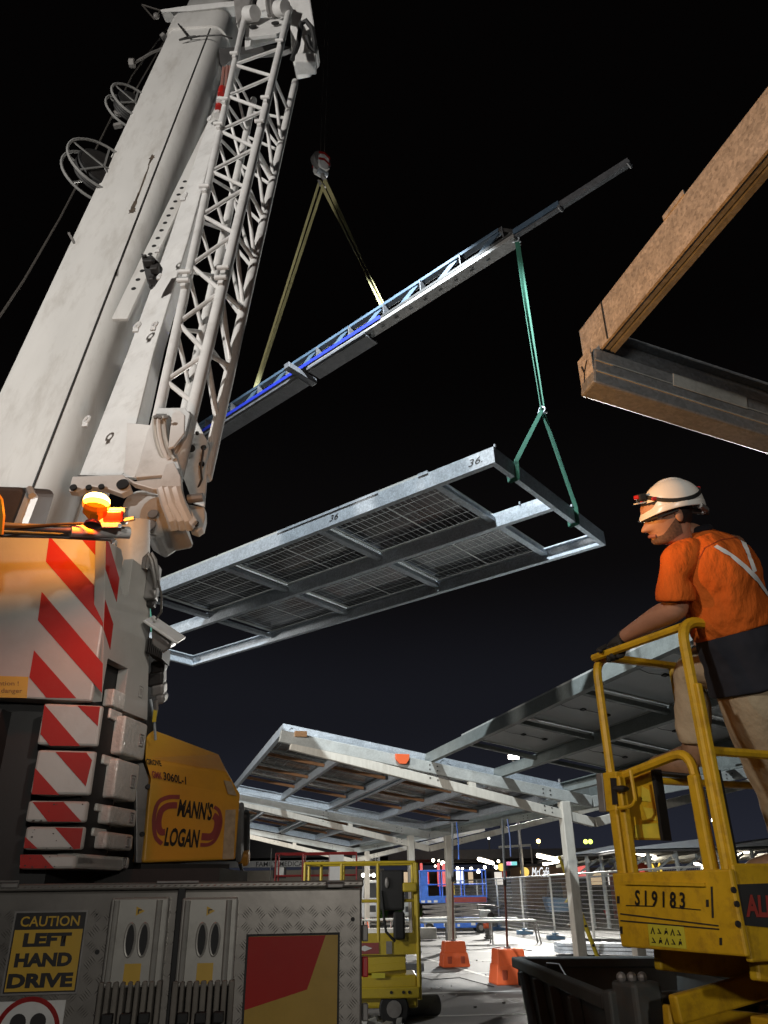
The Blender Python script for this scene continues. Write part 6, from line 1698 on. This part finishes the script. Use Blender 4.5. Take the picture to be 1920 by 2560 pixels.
# yellow raking prop at the near post
p0_, p1_ = GP(1494, 2393), D(1444, 2262, 19.6)
t = thing('raking_prop', 'yellow raking prop with dark holes leaning against the nearest tall post', 'prop', p0_)
MB().cyl(p0_, p1_, .055, n=12).build('outer_tube', m_lift2, t, smooth=True)
pp1 = p1_ + (p1_ - p0_) * .9
MB().cyl(p1_, pp1, .042, n=10).build('inner_tube', m_lift2, t, smooth=True)
for k in (.25, .62, .95):
    q = p0_.lerp(p1_, k); MB().cyl(q - FW * .05, q - FW * .064, .035, n=10).build('pin_hole', m_black, t)
# yellow scissor lift in the middle distance
YL = 12.0
yb = GY(962, 2550, YL); yb.z = 0
sl = scissor(V3((-.42, YL + .4, 0)), R_(1), m_lift2, 'yellow scissor lift, folded down, half hidden behind the tread plate locker', L=1.55, W=.75, deck=.98, rail_h=.98, n=3)
inpart(sl, (-.8, -.45, .32, .80, -.376, .45), 'chassis_beam', m_lift2, .015)
for x in (.42, .58, .66):
    MB().cyl((x, -.452, .39), (x, -.458, .39), .02, n=10).build('bolt_hole', m_dark, sl, local=True)
inpart(sl, (-.12, -.398, .835, .26, -.388, .965), 'name_plate', m_maroon)
d_ = V3((.07, -.400, .90))
MB().prism([d_ + V3((-.10, 0, 0)), d_ + V3((0, 0, -.035)), d_ + V3((.10, 0, 0)), d_ + V3((0, 0, .035))], V3((0, -.002, 0))).build('diamond_mark', m_back, sl, local=True)
inpart(sl, (.36, -.40, .83, .44, -.388, .98), 'grey_strap', m_grey)
inpart(sl, (.16, -.41, .55, .34, -.40, .61), 'number_sticker', MATS['lime_sticker'])
inpart(sl, (.28, -.46, 1.35, .62, -.20, 1.86), 'control_box', m_black, .03)
inpart(sl, (.46, -.50, 1.0, .62, -.36, 1.34), 'control_box', m_black, .03)
MB().tube([V3((.30, -.47, 1.6)), V3((.33, -.49, 1.3)), V3((.36, -.49, 1.1)), V3((.48, -.46, .98))], .018, 7).build('cable', m_black, sl, local=True, smooth=True)
inpart(sl, (.60, -.50, 1.58, .80, -.44, 1.70), 'yellow_handle', m_lift2, .02)
MB().ball((.38, -.48, 1.70), (.03, .02, .07), 10, 8).build('joystick', m_grey, sl, local=True, smooth=True)
MB().cyl((-.55, -.3, .98), (-.55, -.3, 1.95), .02, n=8).build('guard_post', m_lift2, sl, local=True)
MB().cyl((.80, -.40, .30), (.80, -.40, 1.95), .03, n=8).build('corner_post', m_lift2, sl, local=True, smooth=True)
# rolls, hoses and rubbish on the dark ground at the lift's foot
g0 = GP(1010, 2545)
o = MB().cyl(g0 + V3((-.05, .05, .13)), g0 + V3((.50, .25, .13)), .13, n=22).build('fabric_roll', M('grey_fabric', (0.16, 0.16, 0.155), .9, var=.3), None, smooth=True, bevel=.02); tag(o, 'grey roll of sheeting lying on the ground beside the yellow scissor lift', 'roll')
dr = MB()
for k in range(26):
    p = GP(random.uniform(905, 1000), random.uniform(2556, 2600)) + EZ * .05
    dr.box(p, (random.uniform(.05, .3), random.uniform(.05, .2), random.uniform(.02, .12)), (V3((cos(k), sin(k), .3)).normalized(), V3((-sin(k), cos(k), 0)), V3((-.3 * cos(k), -.3 * sin(k), 1)).normalized()))
o = dr.build('site_debris', m_galv2, None); o['kind'] = 'stuff'; tag(o, 'pale tangled site debris at the foot of the yellow scissor lift', 'debris')
o = MB().box(GP(1020, 2428) + EZ * .08, (.7, .22, .16)).build('timber_baulk', m_dark, None, bevel=.01); tag(o, 'short dark baulk on the ground right of the yellow scissor lift', 'timber')
# red basket lift, red barriers, cones
rl = scissor(V3((-2.0, 23.5, 0)), R_(2), M('dimmed_red_paint', (0.24, 0.012, 0.012), .5, var=.2), 'red railed lift basket behind the yellow scissor lift rails', L=2.2, W=.9, deck=1.45, rail_h=1.1, n=2)  # red darkened to offset the side fill falling on this basket
inpart(rl, (.35, -.47, 1.62, .75, -.455, 2.5), 'white_board', m_back)
for px, py, hh_ in ((914, 2312, 1.0), (926, 2308, .7)):
    p = GP(px, py)
    t = thing('red_barrier', 'red plastic barrier %s the locker edge' % ('tall, close to' if hh_ > .8 else 'low, a little right of'), 'barrier', p, group='red plastic barriers')
    MB().loft([[p + V3((a * .5 * k, b * .22 * k, z)) for a, b in ((-1, -1), (1, -1), (1, 1), (-1, 1))] for z, k in ((0, 1), (.2, .9), (hh_ * .9, .6), (hh_, .5))]).build('body', m_redp, t, bevel=.03)
    MB().box(p + V3((0, -.2, hh_ * .55)), (.28, .03, .18)).build('white_band', m_back, t)
p = GP(917, 2345)
t = thing('traffic_cone', 'orange traffic cone at the right edge of the tread plate locker', 'cone', p)
MB().lathe(p, EZ, [(.16, 0), (.15, .04), (.035, .62), (.02, .66)], 16).build('cone_body', m_orange, t, smooth=True)
MB().box(p + EZ * .02, (.36, .36, .04)).build('base', m_orange, t)
# small red flag markers on bunting beyond the fence
for k in range(7):
    p = D(1440 + 34 * k, 2278 - 1.0 * k, 40 + k * .4)
    o = MB().prism([p, p + V3((.26, 0, .02)), p + V3((.14, 0, -.34))], V3((0, .01, 0))).build('red_pennant', m_redp, None); tag(o, 'small red pennant beyond the wire fence, ' + ['leftmost', 'second from left', 'third from left', 'middle', 'third from right', 'second from right', 'rightmost'][k] + ' of the row', 'pennant', 'red pennants')
# planting
def plant(px, py, n, h, label, sp):
    p = GP(px, py); t = thing('grass_plant', label, 'plant', p, group='bright green strappy plants')
    L = MB()
    for k in range(n):
        a = random.uniform(0, 2 * pi); r = random.uniform(0, sp); q = p + V3((cos(a) * r, sin(a) * r * .6, 0)); ln = random.uniform(.5, 1) * h
        dx = V3((cos(a + random.uniform(-1, 1)), sin(a), 0)) * ln * random.uniform(.2, .6); s = V3((-dx.y, dx.x, 0)).normalized() * .02
        L.add([q - s, q + s, q + dx * .5 + EZ * ln * .8 + s, q + dx * .5 + EZ * ln * .8 - s, q + dx + EZ * ln * .75], [(0, 1, 2, 3), (3, 2, 4)])
    o = L.build('leaves', M('leaf_green', (0.10, 0.26, 0.02), .6, var=.4, scale=3) if 'leaf_green' not in MATS else MATS['leaf_green'], t); o['kind'] = 'stuff'
plant(1020, 2302, 160, 1.0, 'bright green strappy plant left of the pale post', .8)
plant(930, 2306, 200, 1.1, 'leafy plant seen above the yellow scissor lift deck', .9)
kb = MB().box(GP(985, 2312) + EZ * .08, (6, .3, .16)).build('kerb', m_conc, None, bevel=.02); kb['kind'] = 'structure'

# ------------------------------------------------------------------ far worker with a motorised barrow
fwp = GP(1437, 2318)
def small_person(base, label, vest, fa_):
    t = thing('person', label, 'person', base)
    f = V3((cos(fa_), sin(fa_), 0)); s = V3((-f.y, f.x, 0))
    J = lambda a, b, z: V3(base) + f * a + s * b + EZ * z
    v = [J(0, 0, .95), J(.02, 0, 1.2), J(.04, 0, 1.42), J(.06, 0, 1.52), J(.03, .20, 1.40), J(.12, .27, 1.12), J(.34, .22, 1.0), J(.03, -.20, 1.40), J(.12, -.27, 1.12), J(.34, -.22, 1.0), J(.0, .10, .88), J(.05, .12, .48), J(-.02, .12, .08), J(.0, -.10, .88), J(.1, -.12, .48), J(.12, -.12, .08)]
    skin_mesh(v, [(0, 1), (1, 2), (2, 3), (2, 4), (4, 5), (5, 6), (2, 7), (7, 8), (8, 9), (0, 10), (10, 11), (11, 12), (0, 13), (13, 14), (14, 15)], [.13, .13, .12, .055, .055, .045, .035, .055, .045, .035, .09, .06, .045, .09, .06, .045], 'body', m_skin, t, sub=1)
    rings([(J(.0, 0, .86), s, f, .18, .13), (J(.02, 0, 1.1), s, f, .18, .13), (J(.03, 0, 1.3), s, f, .21, .14), (J(.04, 0, 1.43), s, f, .19, .11), (J(.05, 0, 1.5), s, f, .08, .07)], 'vest', vest, t, n=14)
    for sg in (1, -1):
        rings(limb_rings([J(.03, .2 * sg, 1.4), J(.12, .27 * sg, 1.12), J(.3, .23 * sg, 1.01)], [.075, .06, .05]), 'sleeve', vest, t, n=10)
        rings(limb_rings([J(0, .09 * sg, .95), J(.07, .12 * sg, .48), J(.05, .12 * sg, .06)], [.11, .085, .075]), 'trouser_leg', m_navy, t, n=10)
        MB().box(J(.12, .12 * sg, .05), (.28, .10, .10), (f, s, EZ)).build('boot', m_boot, t, bevel=.03)
    head_mesh(J(.09, 0, 1.66), f, EZ, .24, 'head', m_skin, t)
    MB().lathe(J(.08, 0, 1.70), EZ, [(.16, 0), (.135, .01), (.125, .06), (.08, .12), (.0, .14)], 16).build('helmet', m_helm, t, smooth=True)
    return t
small_person(fwp, 'distant worker in a yellow hi-vis vest behind the nearest tall post and fence', M('hi_vis_yellow', (0.62, 0.50, 0.06), .8, var=.1), R_(160))
mb_ = GP(1403, 2316)
t = thing('motor_barrow', 'dark wheeled barrow pushed by the distant worker behind the fence', 'barrow', mb_)
MB().cyl(mb_ + V3((0, -.3, .42)), mb_ + V3((0, -.05, .42)), .42, n=20).build('wheel', m_black, t, bevel=.04)
MB().cyl(mb_ + V3((0, .25, .42)), mb_ + V3((0, .5, .42)), .42, n=20).build('wheel', m_black, t, bevel=.04)
MB().prism([mb_ + V3((a, -.4, z)) for a, z in ((-.55, .6), (.6, .6), (.75, 1.15), (-.7, 1.25))], V3((0, .9, 0))).build('tray', m_steelblue, t, bevel=.04)
MB().prism([mb_ + V3((a, -.3, z)) for a, z in ((-.5, 1.25), (.2, 1.2), (.15, 1.85), (-.35, 1.9))], V3((0, .7, 0))).build('cab', m_dark, t, bevel=.04)
MB().tube([mb_ + V3((.5, -.3, .9)), mb_ + V3((1.0, -.25, 1.05)), mb_ + V3((1.1, .2, 1.05)), mb_ + V3((.5, .3, .9))], .025, 6).build('handle', m_grey, t, smooth=True)
MB().ball(mb_ + V3((-.4, -.42, .95)), .05, 8, 6).build('lamp', m_back, t)

# ------------------------------------------------------------------ buildings, shop lights and canopies in the distance
def P_(px, py, Y): return GY(px, py, Y)
YB = 62.0
med = thing('medical_building', 'low cream medical practice building with a dark roof and lettered fascia', 'building', P_(700, 2225, YB) * 1.0)
def wbox(px0, py0, px1, py1, Y, dep, name, mat, parent, bevel=0):
    a, b = P_(px0, py1, Y), P_(px1, py0, Y)
    return MB().bb(a.x, Y, a.z, b.x, Y + dep, b.z).build(name, mat, parent, bevel=bevel)
wbox(470, 2172, 960, 2278, YB, 8, 'wall', m_wall, med)
wbox(462, 2149, 880, 2171, YB - .5, .4, 'fascia', m_back, med)
wbox(440, 2060, 985, 2148, YB - 1.2, 10, 'roof', m_roof, med)
pl0 = P_(640, 2167, YB - .52)
letters('FAMILY MEDICAL PRACTICE', pl0, (1, 0, 0), (0, 0, 1), P_(846, 2167, YB).x - pl0.x, .33, m_ink, med, lift=.02, bold=.01)
w_ = wbox(682, 2162, 716, 2196, YB - .1, .1, 'window', m_dark, med)
wbox(686, 2166, 710, 2192, YB - .13, .03, 'pane', M('dim_window', (0.3, 0.3, 0.28), .2, emit=((0.75, 0.75, 0.65), .10)), w_)
for x in (672, 760):
    wbox(x, 2120, x + 6, 2270, YB - 3, .25, 'veranda_post', m_galv2, med)
ds = thing('doctors_sign', 'white sign board with black DOCTORS lettering beside the carport posts', 'sign', P_(915, 2165, 50))
wbox(880, 2138, 950, 2166, 50, .25, 'board', m_back, ds, .02)
a = P_(886, 2160, 49.98); letters('DOCTORS', a, (1, 0, 0), (0, 0, 1), P_(945, 2160, 50).x - a.x, P_(945, 2144, 50).z - a.z, m_ink, ds, lift=.02, bold=.02)
MB().bb(P_(905, 2166, 50).x, 50.05, 0, P_(909, 2166, 50).x, 50.2, P_(905, 2160, 50).z).build('post', m_grey, ds)
MB().bb(P_(938, 2166, 50).x, 50.05, 0, P_(942, 2166, 50).x, 50.2, P_(905, 2160, 50).z).build('post', m_grey, ds)
# parked vehicles seen in the gaps
def van(px0, px1, py0, py1, Y, label, mat):
    a, b = P_(px0, py1, Y), P_(px1, py0, Y); a.z = 0
    t = thing('parked_van', label, 'van', ((a.x + b.x) / 2, Y + 2.4, 0), group='vehicles parked beyond the carport')
    W = b.x - a.x; H = b.z
    MB().loft([[V3((a.x + x * W, Y + y, z * H)) for x, z in ((.0, .18), (1, .18), (1, .55), (.92, .98), (.08, .98), (0, .55))] for y in (0.0, 4.8)]).build('body', mat, t, bevel=.06)
    MB().prism([V3((a.x + x * W, Y - .012, z * H)) for x, z in ((.12, .60), (.88, .60), (.82, .92), (.18, .92))], V3((0, .01, 0))).build('windscreen', m_dark, t)
    MB().bb(a.x + .2 * W, Y - .03, .30 * H, a.x + .8 * W, Y, .44 * H).build('grille', m_dark, t)
    for x in (.06, .84):
        MB().bb(a.x + x * W, Y - .03, .40 * H, a.x + (x + .1) * W, Y, .50 * H).build('headlight', m_back, t)
    for x in (.04, .86):
        for y in (.8, 3.9):
            MB().cyl((a.x + x * W, Y + y, .33), (a.x + (x + .1) * W, Y + y, .33), .33, n=16).build('wheel', m_black, t)
van(903, 948, 2198, 2290, 44, 'white van facing the camera, between locker and yellow control box', m_white)
van(1008, 1034, 2210, 2286, 46, 'pale grey van parked behind the pale post', m_galv2)
for k in range(4):
    p = P_(908 + 13 * k, 2188, 43.9)
    o = MB().ball(p, .10, 8, 6).build('work_light', glowm('work_light_glow', (1, .97, .85), 6.0) if 'work_light_glow' not in MATS else MATS['work_light_glow'], None); tag(o, ['leftmost', 'second', 'third', 'rightmost'][k] + ' small round light in the row above the white van', 'light', 'row of small lights')
# the row of shops
YS = 64.0
shop = thing('shop_row', 'long low row of shops with dark roof and lit fronts beyond the fence', 'building', P_(1250, 2225, YS))
wbox(985, 2168, 1560, 2275, YS, 6, 'wall', M('shop_wall', (0.10, 0.085, 0.075), .8), shop)
wbox(970, 2118, 1600, 2150, YS - 6, 14, 'roof', m_roof, shop)
wbox(970, 2150, 1600, 2158, YS - 6, .4, 'fascia', M('dark_fascia', (0.08, 0.075, 0.07), .6), shop)
cols_ = [(1000, 1040, m_warm), (1046, 1074, m_redg), (1088, 1112, m_roof), (1140, 1160, m_pale), (1170, 1184, m_warm), (1204, 1228, m_roof), (1236, 1258, m_pale), (1262, 1276, m_roof), (1282, 1302, m_warm), (1392, 1412, m_pale), (1420, 1440, m_warm), (1476, 1512, m_warm), (1520, 1546, m_pale)]
for x0, x1, m in cols_:
    w_ = wbox(x0, 2178, x1, 2214, YS - .08, .08, 'window', m_dark, shop)
    wbox(x0 + 2, 2180, x1 - 2, 2212, YS - .12, .04, 'pane', m, w_)
RC = {1038: 'leftmost', 1052: 'second from left', 1095: 'middle', 1108: 'second from right', 1121: 'rightmost'}
for x in RC:
    o = wbox(x, 2158, x + 4, 2216, 55, .3, 'red_column', m_redg, None); tag(o, RC[x] + ' slim red lit pillar among the shops behind the blue lift', 'pillar', 'red lit pillars')
o = wbox(1142, 2176, 1157, 2212, 54, .1, 'menu_board', m_cool, None); tag(o, 'tall pale lightbox poster above the blue lift rails', 'poster')
o = wbox(1446, 2156, 1464, 2194, 52, .8, 'red_tower', m_redg, None); tag(o, 'red lit tower box right of the nearest tall post', 'kiosk')
o = wbox(1256, 2178, 1266, 2198, 50, .1, 'round_notice', m_redp, None); tag(o, 'small red and white notice on the fence line', 'notice')
for x, y, m, nm in ((1254, 2168, m_yelg, 'yellow'), (1312, 2180, m_yelg, 'larger yellow')):
    q = P_(x, y, 53); o = MB().cyl(q, q + V3((0, .15, 0)), .22 if nm == 'yellow' else .27, n=18).build('round_sign', m, None); tag(o, nm + ' round lit sign hanging in front of the shops', 'sign')
for x0, x1, m, nm in ((1268, 1278, glowm('pink_light', (1, .15, .5), .8), 'pink'), (1277, 1292, glowm('teal_light', (.1, .8, .8), .8), 'teal')):
    o = wbox(x0, 2154, x1, 2163, 55, .3, 'lit_fascia_panel', m, None); tag(o, nm + ' glowing panel under the shop roof', 'lit panel')
# cafe with script sign
caf = thing('cafe_building', 'brown cafe front with a white glowing script sign', 'building', P_(1350, 2225, 57))
wbox(1310, 2164, 1412, 2272, 57, 5, 'wall', M('brown_cladding', (0.20, 0.13, 0.08), .8, var=.15, scale=3), caf)
wbox(1300, 2158, 1420, 2166, 56.5, 6, 'roof', m_roof, caf)
a = P_(1330, 2193, 56.95); letters('McCaf\u00e9', a, (1, 0, 0), (0, 0, 1), P_(1374, 2193, 57).x - a.x, P_(1368, 2168, 57).z - a.z, glowm('white_script', (.9, .95, 1), 1.3), caf, lift=.03, shear=.35, bold=0, name='script_sign')
# light tubes
def tube_light(x0, y0, x1, y1, Y, r, label, grp='fluorescent tubes under the canopies'):
    a, b = P_(x0, y0, Y), P_(x1, y1, Y)
    b = P_(x1, y1, Y + (2.0 if abs(x1 - x0) > 25 else .8))
    t = thing('tube_light', label, 'tube light', (a + b) / 2, group=grp)
    MB().cyl(a, b, r, n=10).build('tube', m_tube, t, smooth=True)
    MB().beam(a + EZ * (r + .03), b + EZ * (r + .03), .12, .05).build('batten', m_grey, t)
tube_light(1197, 2148, 1232, 2158, 44, .085, 'bright tube light left of the leaning pole')
tube_light(1345, 2139, 1397, 2151, 40, .09, 'bright tube light left of the nearest tall post, upper of two')
tube_light(1360, 2160, 1396, 2153, 46, .08, 'bright tube light left of the nearest tall post, lower of two')
tube_light(1582, 2128, 1640, 2146, 36, .085, 'longest bright tube light, behind the lift gate')
tube_light(1566, 2150, 1592, 2144, 42, .08, 'short bright tube light right of the lift gate post')
tube_light(1822, 2148, 1880, 2128, 38, .10, 'bright tube light under the pale canopy, above the black sign')
tube_light(1738, 2158, 1756, 2168, 48, .09, 'short bright tube light left of the double yellow posts')
tube_light(1806, 2162, 1826, 2170, 50, .10, 'short bright tube light right of the double yellow posts')
BN = ['leftmost above the blue lift', 'largest above the blue lift', 'between two others above the blue lift', 'above the tall poster', 'at the top right of the poster', 'right of the poster', 'lowest near the fence post', 'left of the first tube light', 'under the shop roof left of the yellow sign', 'left on the play frontage', 'at the top of the play frontage', 'right of the play frontage', 'at the right edge of the picture', 'lowest above the blue lift', 'near the leaning pole']
for bi, (x, y, r) in enumerate(((1083, 2151, .16), (1107, 2158, .22), (1097, 2152, .10), (1144, 2171, .16), (1156, 2172, .12), (1178, 2172, .16), (1196, 2178, .2), (1212, 2168, .16), (1246, 2153, .14), (1590, 2164, .13), (1612, 2168, .13), (1660, 2196, .14), (1920, 2158, .14), (1088, 2165, .1), (1240, 2168, .18))):
    q = P_(x, y, 56)
    o = MB().ball(q, r * .62, 10, 8).build('bulb_light', m_tube, None, smooth=True); tag(o, 'small round shop light, ' + BN[bi], 'light', 'round shop lights')
# pale shade canopies at the right
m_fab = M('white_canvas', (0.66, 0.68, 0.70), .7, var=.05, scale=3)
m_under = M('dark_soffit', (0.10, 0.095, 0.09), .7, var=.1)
def canopy(x0, x1, ya, yb_, yend, Y, dep, label):
    t = thing('shade_canopy', label, 'canopy', P_((x0 + x1) / 2, 2150, Y), group='pale shade canopies')
    n = 8; L = []
    for k in range(n + 1):
        f = k / n; x = x0 + (x1 - x0) * f; y = ya + (yb_ - ya) * f - 10 * sin(pi * f) * .0
        top = P_(x, y - (yend) * f, Y); bot = P_(x, ya + (yb_ - ya) * f, Y)
        L.append([bot, V3((bot.x, Y + dep, bot.z)), V3((top.x, Y + dep * .6, top.z + .05)), V3((top.x, Y + .05, top.z + .02))])
    MB().loft(L).build('canvas', m_fab, t, smooth=True)
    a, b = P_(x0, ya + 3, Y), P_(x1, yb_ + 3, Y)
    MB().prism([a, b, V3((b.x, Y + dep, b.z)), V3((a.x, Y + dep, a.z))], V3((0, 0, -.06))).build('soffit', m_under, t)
    for f in (.04, .35, .66, .96):
        p = a.lerp(b, f)
        MB().cyl(V3((p.x, Y + .3, 0)), V3((p.x, Y + .3, p.z)), .09, n=10).build('post', m_galv2, t, smooth=True)
        MB().beam(V3((p.x, Y + .3, p.z - .9)), V3((p.x + 1.2, Y + .6, p.z - .15)), .08, .08).build('brace', m_galv2, t)
    for k in range(4):
        f = (k + .5) / 4; p = a.lerp(b, f)
        MB().beam(V3((p.x, Y + .2, p.z - .25)), V3((p.x + .8, Y + dep - .2, p.z - .25)), .1, .14).build('rafter', m_galv2, t)
    MB().beam(a + V3((0, .3, -.9)), b + V3((0, .3, -.9)), .08, .08).build('rail', m_galv2, t)
canopy(1428, 1545, 2136, 2130, 18, 38, 9, 'pale shade canopy just right of the nearest tall post')
canopy(1545, 1770, 2124, 2118, 22, 34, 10, 'pale shade canopy behind the yellow map box')
canopy(1790, 2060, 2120, 2108, 30, 36, 12, 'pale shade canopy at the right edge, above the black sign')
# colourful play frontage behind the lift
pf = thing('play_frontage', 'gabled red and orange play frontage with yellow lights behind the lift panel', 'building', P_(1600, 2220, 48))
a, b = P_(1560, 2212, 48), P_(1640, 2212, 48)
MB().prism([V3((a.x, 48, 0)), V3((b.x, 48, 0)), V3((b.x, 48, P_(0, 2196, 48).z)), V3(((a.x + b.x) / 2, 48, P_(0, 2160, 48).z)), V3((a.x, 48, P_(0, 2196, 48).z))], V3((0, 3, 0))).build('gable', m_maroon, pf)
MB().beam(V3((a.x - .3, 47.9, P_(0, 2198, 48).z)), V3(((a.x + b.x) / 2, 47.9, P_(0, 2158, 48).z)), .2, .2).build('barge_board', m_post, pf)
MB().beam(V3((b.x + .3, 47.9, P_(0, 2198, 48).z)), V3(((a.x + b.x) / 2, 47.9, P_(0, 2158, 48).z)), .2, .2).build('barge_board', m_post, pf)
for k in range(9):
    q = P_(1576 + 7.4 * k, 2200 - random.uniform(2, 24) * (1 - abs(k - 4) / 5), 47.8)
    MB().ball(q, random.uniform(.08, .16), 8, 6).build('coloured_light', random.choice((m_redg, m_yelg, m_warm)), pf)
q = P_(1641, 2176, 46)
mm_ = thing('yellow_arch_sign', 'small lit yellow arch sign on a thin post behind the lift', 'sign', q)
MB().tube([q + V3((-.3, 0, -.4)), q + V3((-.2, 0, .35)), q + V3((0, 0, -.15)), q + V3((.2, 0, .35)), q + V3((.3, 0, -.4))], .07, 8).build('arches', m_yelg, mm_, smooth=True)
MB().cyl(V3((q.x, 46.05, 0)), q + V3((0, .05, -.4)), .05, n=8).build('post', m_grey, mm_)
# lamp posts
def lamp_post(px, py, Y, label, mat, arm=None, r=.12):
    q = P_(px, py, Y)
    t = thing('lamp_post', label, 'lamp post', (q.x, Y, 0))
    MB().cyl(V3((q.x, Y, 0)), V3((q.x, Y, q.z - .1)), .09, .05, n=10).build('post', m_grey, t, smooth=True)
    if arm:
        b = P_(arm[0], arm[1], Y); MB().beam(q, b, .22, .12).build('lamp_head', m_galv2, t, bevel=.03)
        MB().beam(q - EZ * .08, b - EZ * .08, .16, .02).build('lamp_lens', m_back, t)
    else:
        MB().ball(q, r, 10, 8).build('lamp_globe', mat, t, smooth=True)
    return t
lamp_post(1346, 2103, 80, 'small amber street lamp far beyond the shops', glowm('amber_street', (1, .62, .22), 8.0), r=.20)
lamp_post(1222, 2061 + 35, 70, 'tiny white street lamp far above the shop roof', glowm('white_street', (1, .95, .85), 5.0), r=.10)
lamp_post(1327, 2112, 58, 'unlit street lamp with a long flat head above the shops', m_grey, (1246, 2117))
lamp_post(1786, 2050, 34, 'white lamp high behind the double yellow posts', glowm('white_lamp', (1, .97, .9), 12.0), r=.12)
for x in (1464, 1476):
    q = P_(x, 2104, 45); o = MB().ball(q, .12, 8, 6).build('green_light', glowm('lime_glow', (.75, 1, .12), 3.0) if 'lime_glow' not in MATS else MATS['lime_glow'], None); tag(o, ('left' if x < 1470 else 'right') + ' one of two tiny lime green lights under the nearest rafter', 'light', 'lime green lights')
# the site floodlight on its mast
fm = thing('floodlight_mast', 'tall mast with a dazzling white floodlight behind the carport roof', 'floodlight', (FLOOD.x, FLOOD.y + .2, 0))
MB().cyl(V3((FLOOD.x, FLOOD.y + .25, 0)), FLOOD + V3((0, .25, -.15)), .10, .06, n=12).build('mast', m_grey, fm, smooth=True)
fdir_ = (V3((2.5, 18, 0)) - FLOOD).normalized(); fs_, fu_ = orth(fdir_)
MB().box(FLOOD + fdir_ * -.10, (.62, .12, .42), (fs_, fdir_, fu_)).build('lamp_housing', m_dark, fm, bevel=.03)
MB().box(FLOOD + fdir_ * -.03, (.52, .02, .32), (fs_, fdir_, fu_)).build('lamp_glass', glowm('flood_glass', (1, .96, .86), 60.0), fm)
MB().cyl(P_(1398, 1948, 43) * 1.0, V3((P_(1398, 1948, 43).x, 43, 0)), .07, n=8).build('mast', m_galv, fm)
fm2 = thing('ground_fill_mast', 'added mast for the ground fill light, hidden behind the lift, right of the canopies', 'floodlight', (GROUND_FILL.x, GROUND_FILL.y + .2, 0))  # mast invented to carry the ground fill
MB().cyl(V3((GROUND_FILL.x, GROUND_FILL.y + .3, 0)), GROUND_FILL + V3((0, .3, -.2)), .10, .06, n=12).build('mast', m_grey, fm2, smooth=True)
MB().box(GROUND_FILL + V3((0, .2, .1)), (.62, .14, .42)).build('lamp_housing', m_dark, fm2, bevel=.03)
# road with kerbs and low walls beyond the fence
rd = MB()
for k, (y0, y1) in enumerate(((2262, 2274), (2246, 2252))):
    a, b = GP(1020, y1), GP(1900, y1); 
    o = MB().beam(V3((-2, a.y, .08)), V3((40, a.y + 1.0, .08)), .3, .16).build('kerb', m_conc, None, bevel=.02); o['kind'] = 'structure'
for px0, px1, py, hgt, mt, lab in ((1120, 1290, 2268, .9, M('sandstone', (0.30, 0.20, 0.11), .85, var=.15), 'low sandy wall beyond the fence behind the blue lift'), (1230, 1400, 2255, .8, m_wall, 'second low wall beyond the fence, farther back')):
    a, b = GP(px0, py), GP(px1, py); o = MB().bb(a.x, a.y, 0, b.x, a.y + .3, hgt).build('low_wall', mt, None, bevel=.02); tag(o, lab, 'wall')
# made-up mast for the added side fill, hidden behind the crane
fm3 = thing('side_fill_mast', 'added fill light mast left of the site, standing behind the crane', 'floodlight', (-12.5, 5.6, 0))
MB().cyl((-12.5, 5.5, 0), (-12.5, 5.5, 4.5), .10, .06, n=12).build('mast', m_grey, fm3, smooth=True)
MB().box((-12.6, 5.6, 4.75), (.62, .2, .42)).build('lamp_housing', m_dark, fm3, bevel=.03)
# cables and small litter on the paving
for pts, lab in ((((1015, 2440), (1080, 2452), (1150, 2447), (1235, 2470)), 'thin black cable snaking past the farther orange block'), (((1100, 2372), (1180, 2377), (1260, 2369), (1330, 2379)), 'thin black cable lying behind the orange blocks')):
    o = MB().tube([GP(x, y) + EZ * .02 for x, y in pts], .009, 5).build('ground_cable', m_black, None, smooth=True); tag(o, lab, 'cable', 'cables on the paving')
lt = MB()
for k in range(16):
    p = GP(random.uniform(1010, 1280), random.uniform(2375, 2550)) + EZ * .012
    a = random.uniform(0, 3); lt.box(p, (random.uniform(.02, .05), random.uniform(.015, .03), .02), (V3((cos(a), sin(a), 0)), V3((-sin(a), cos(a), 0)), EZ))
o = lt.build('litter', m_grey, None); o['kind'] = 'stuff'; tag(o, 'scattered offcuts and litter on the paving between the lifts and the skip', 'litter')
fm4 = thing('left_fill_mast', 'added fill light mast far left of the carport, standing behind the crane counterweight', 'floodlight', (-9.1, 23.6, 0))  # mast invented to carry the left fill
MB().cyl((-9.1, 23.6, 0), (-9.1, 23.6, 4.9), .09, .06, n=12).build('mast', m_grey, fm4, smooth=True)
MB().box((-9.1, 23.65, 5.1), (.62, .2, .42)).build('lamp_housing', m_dark, fm4, bevel=.03)
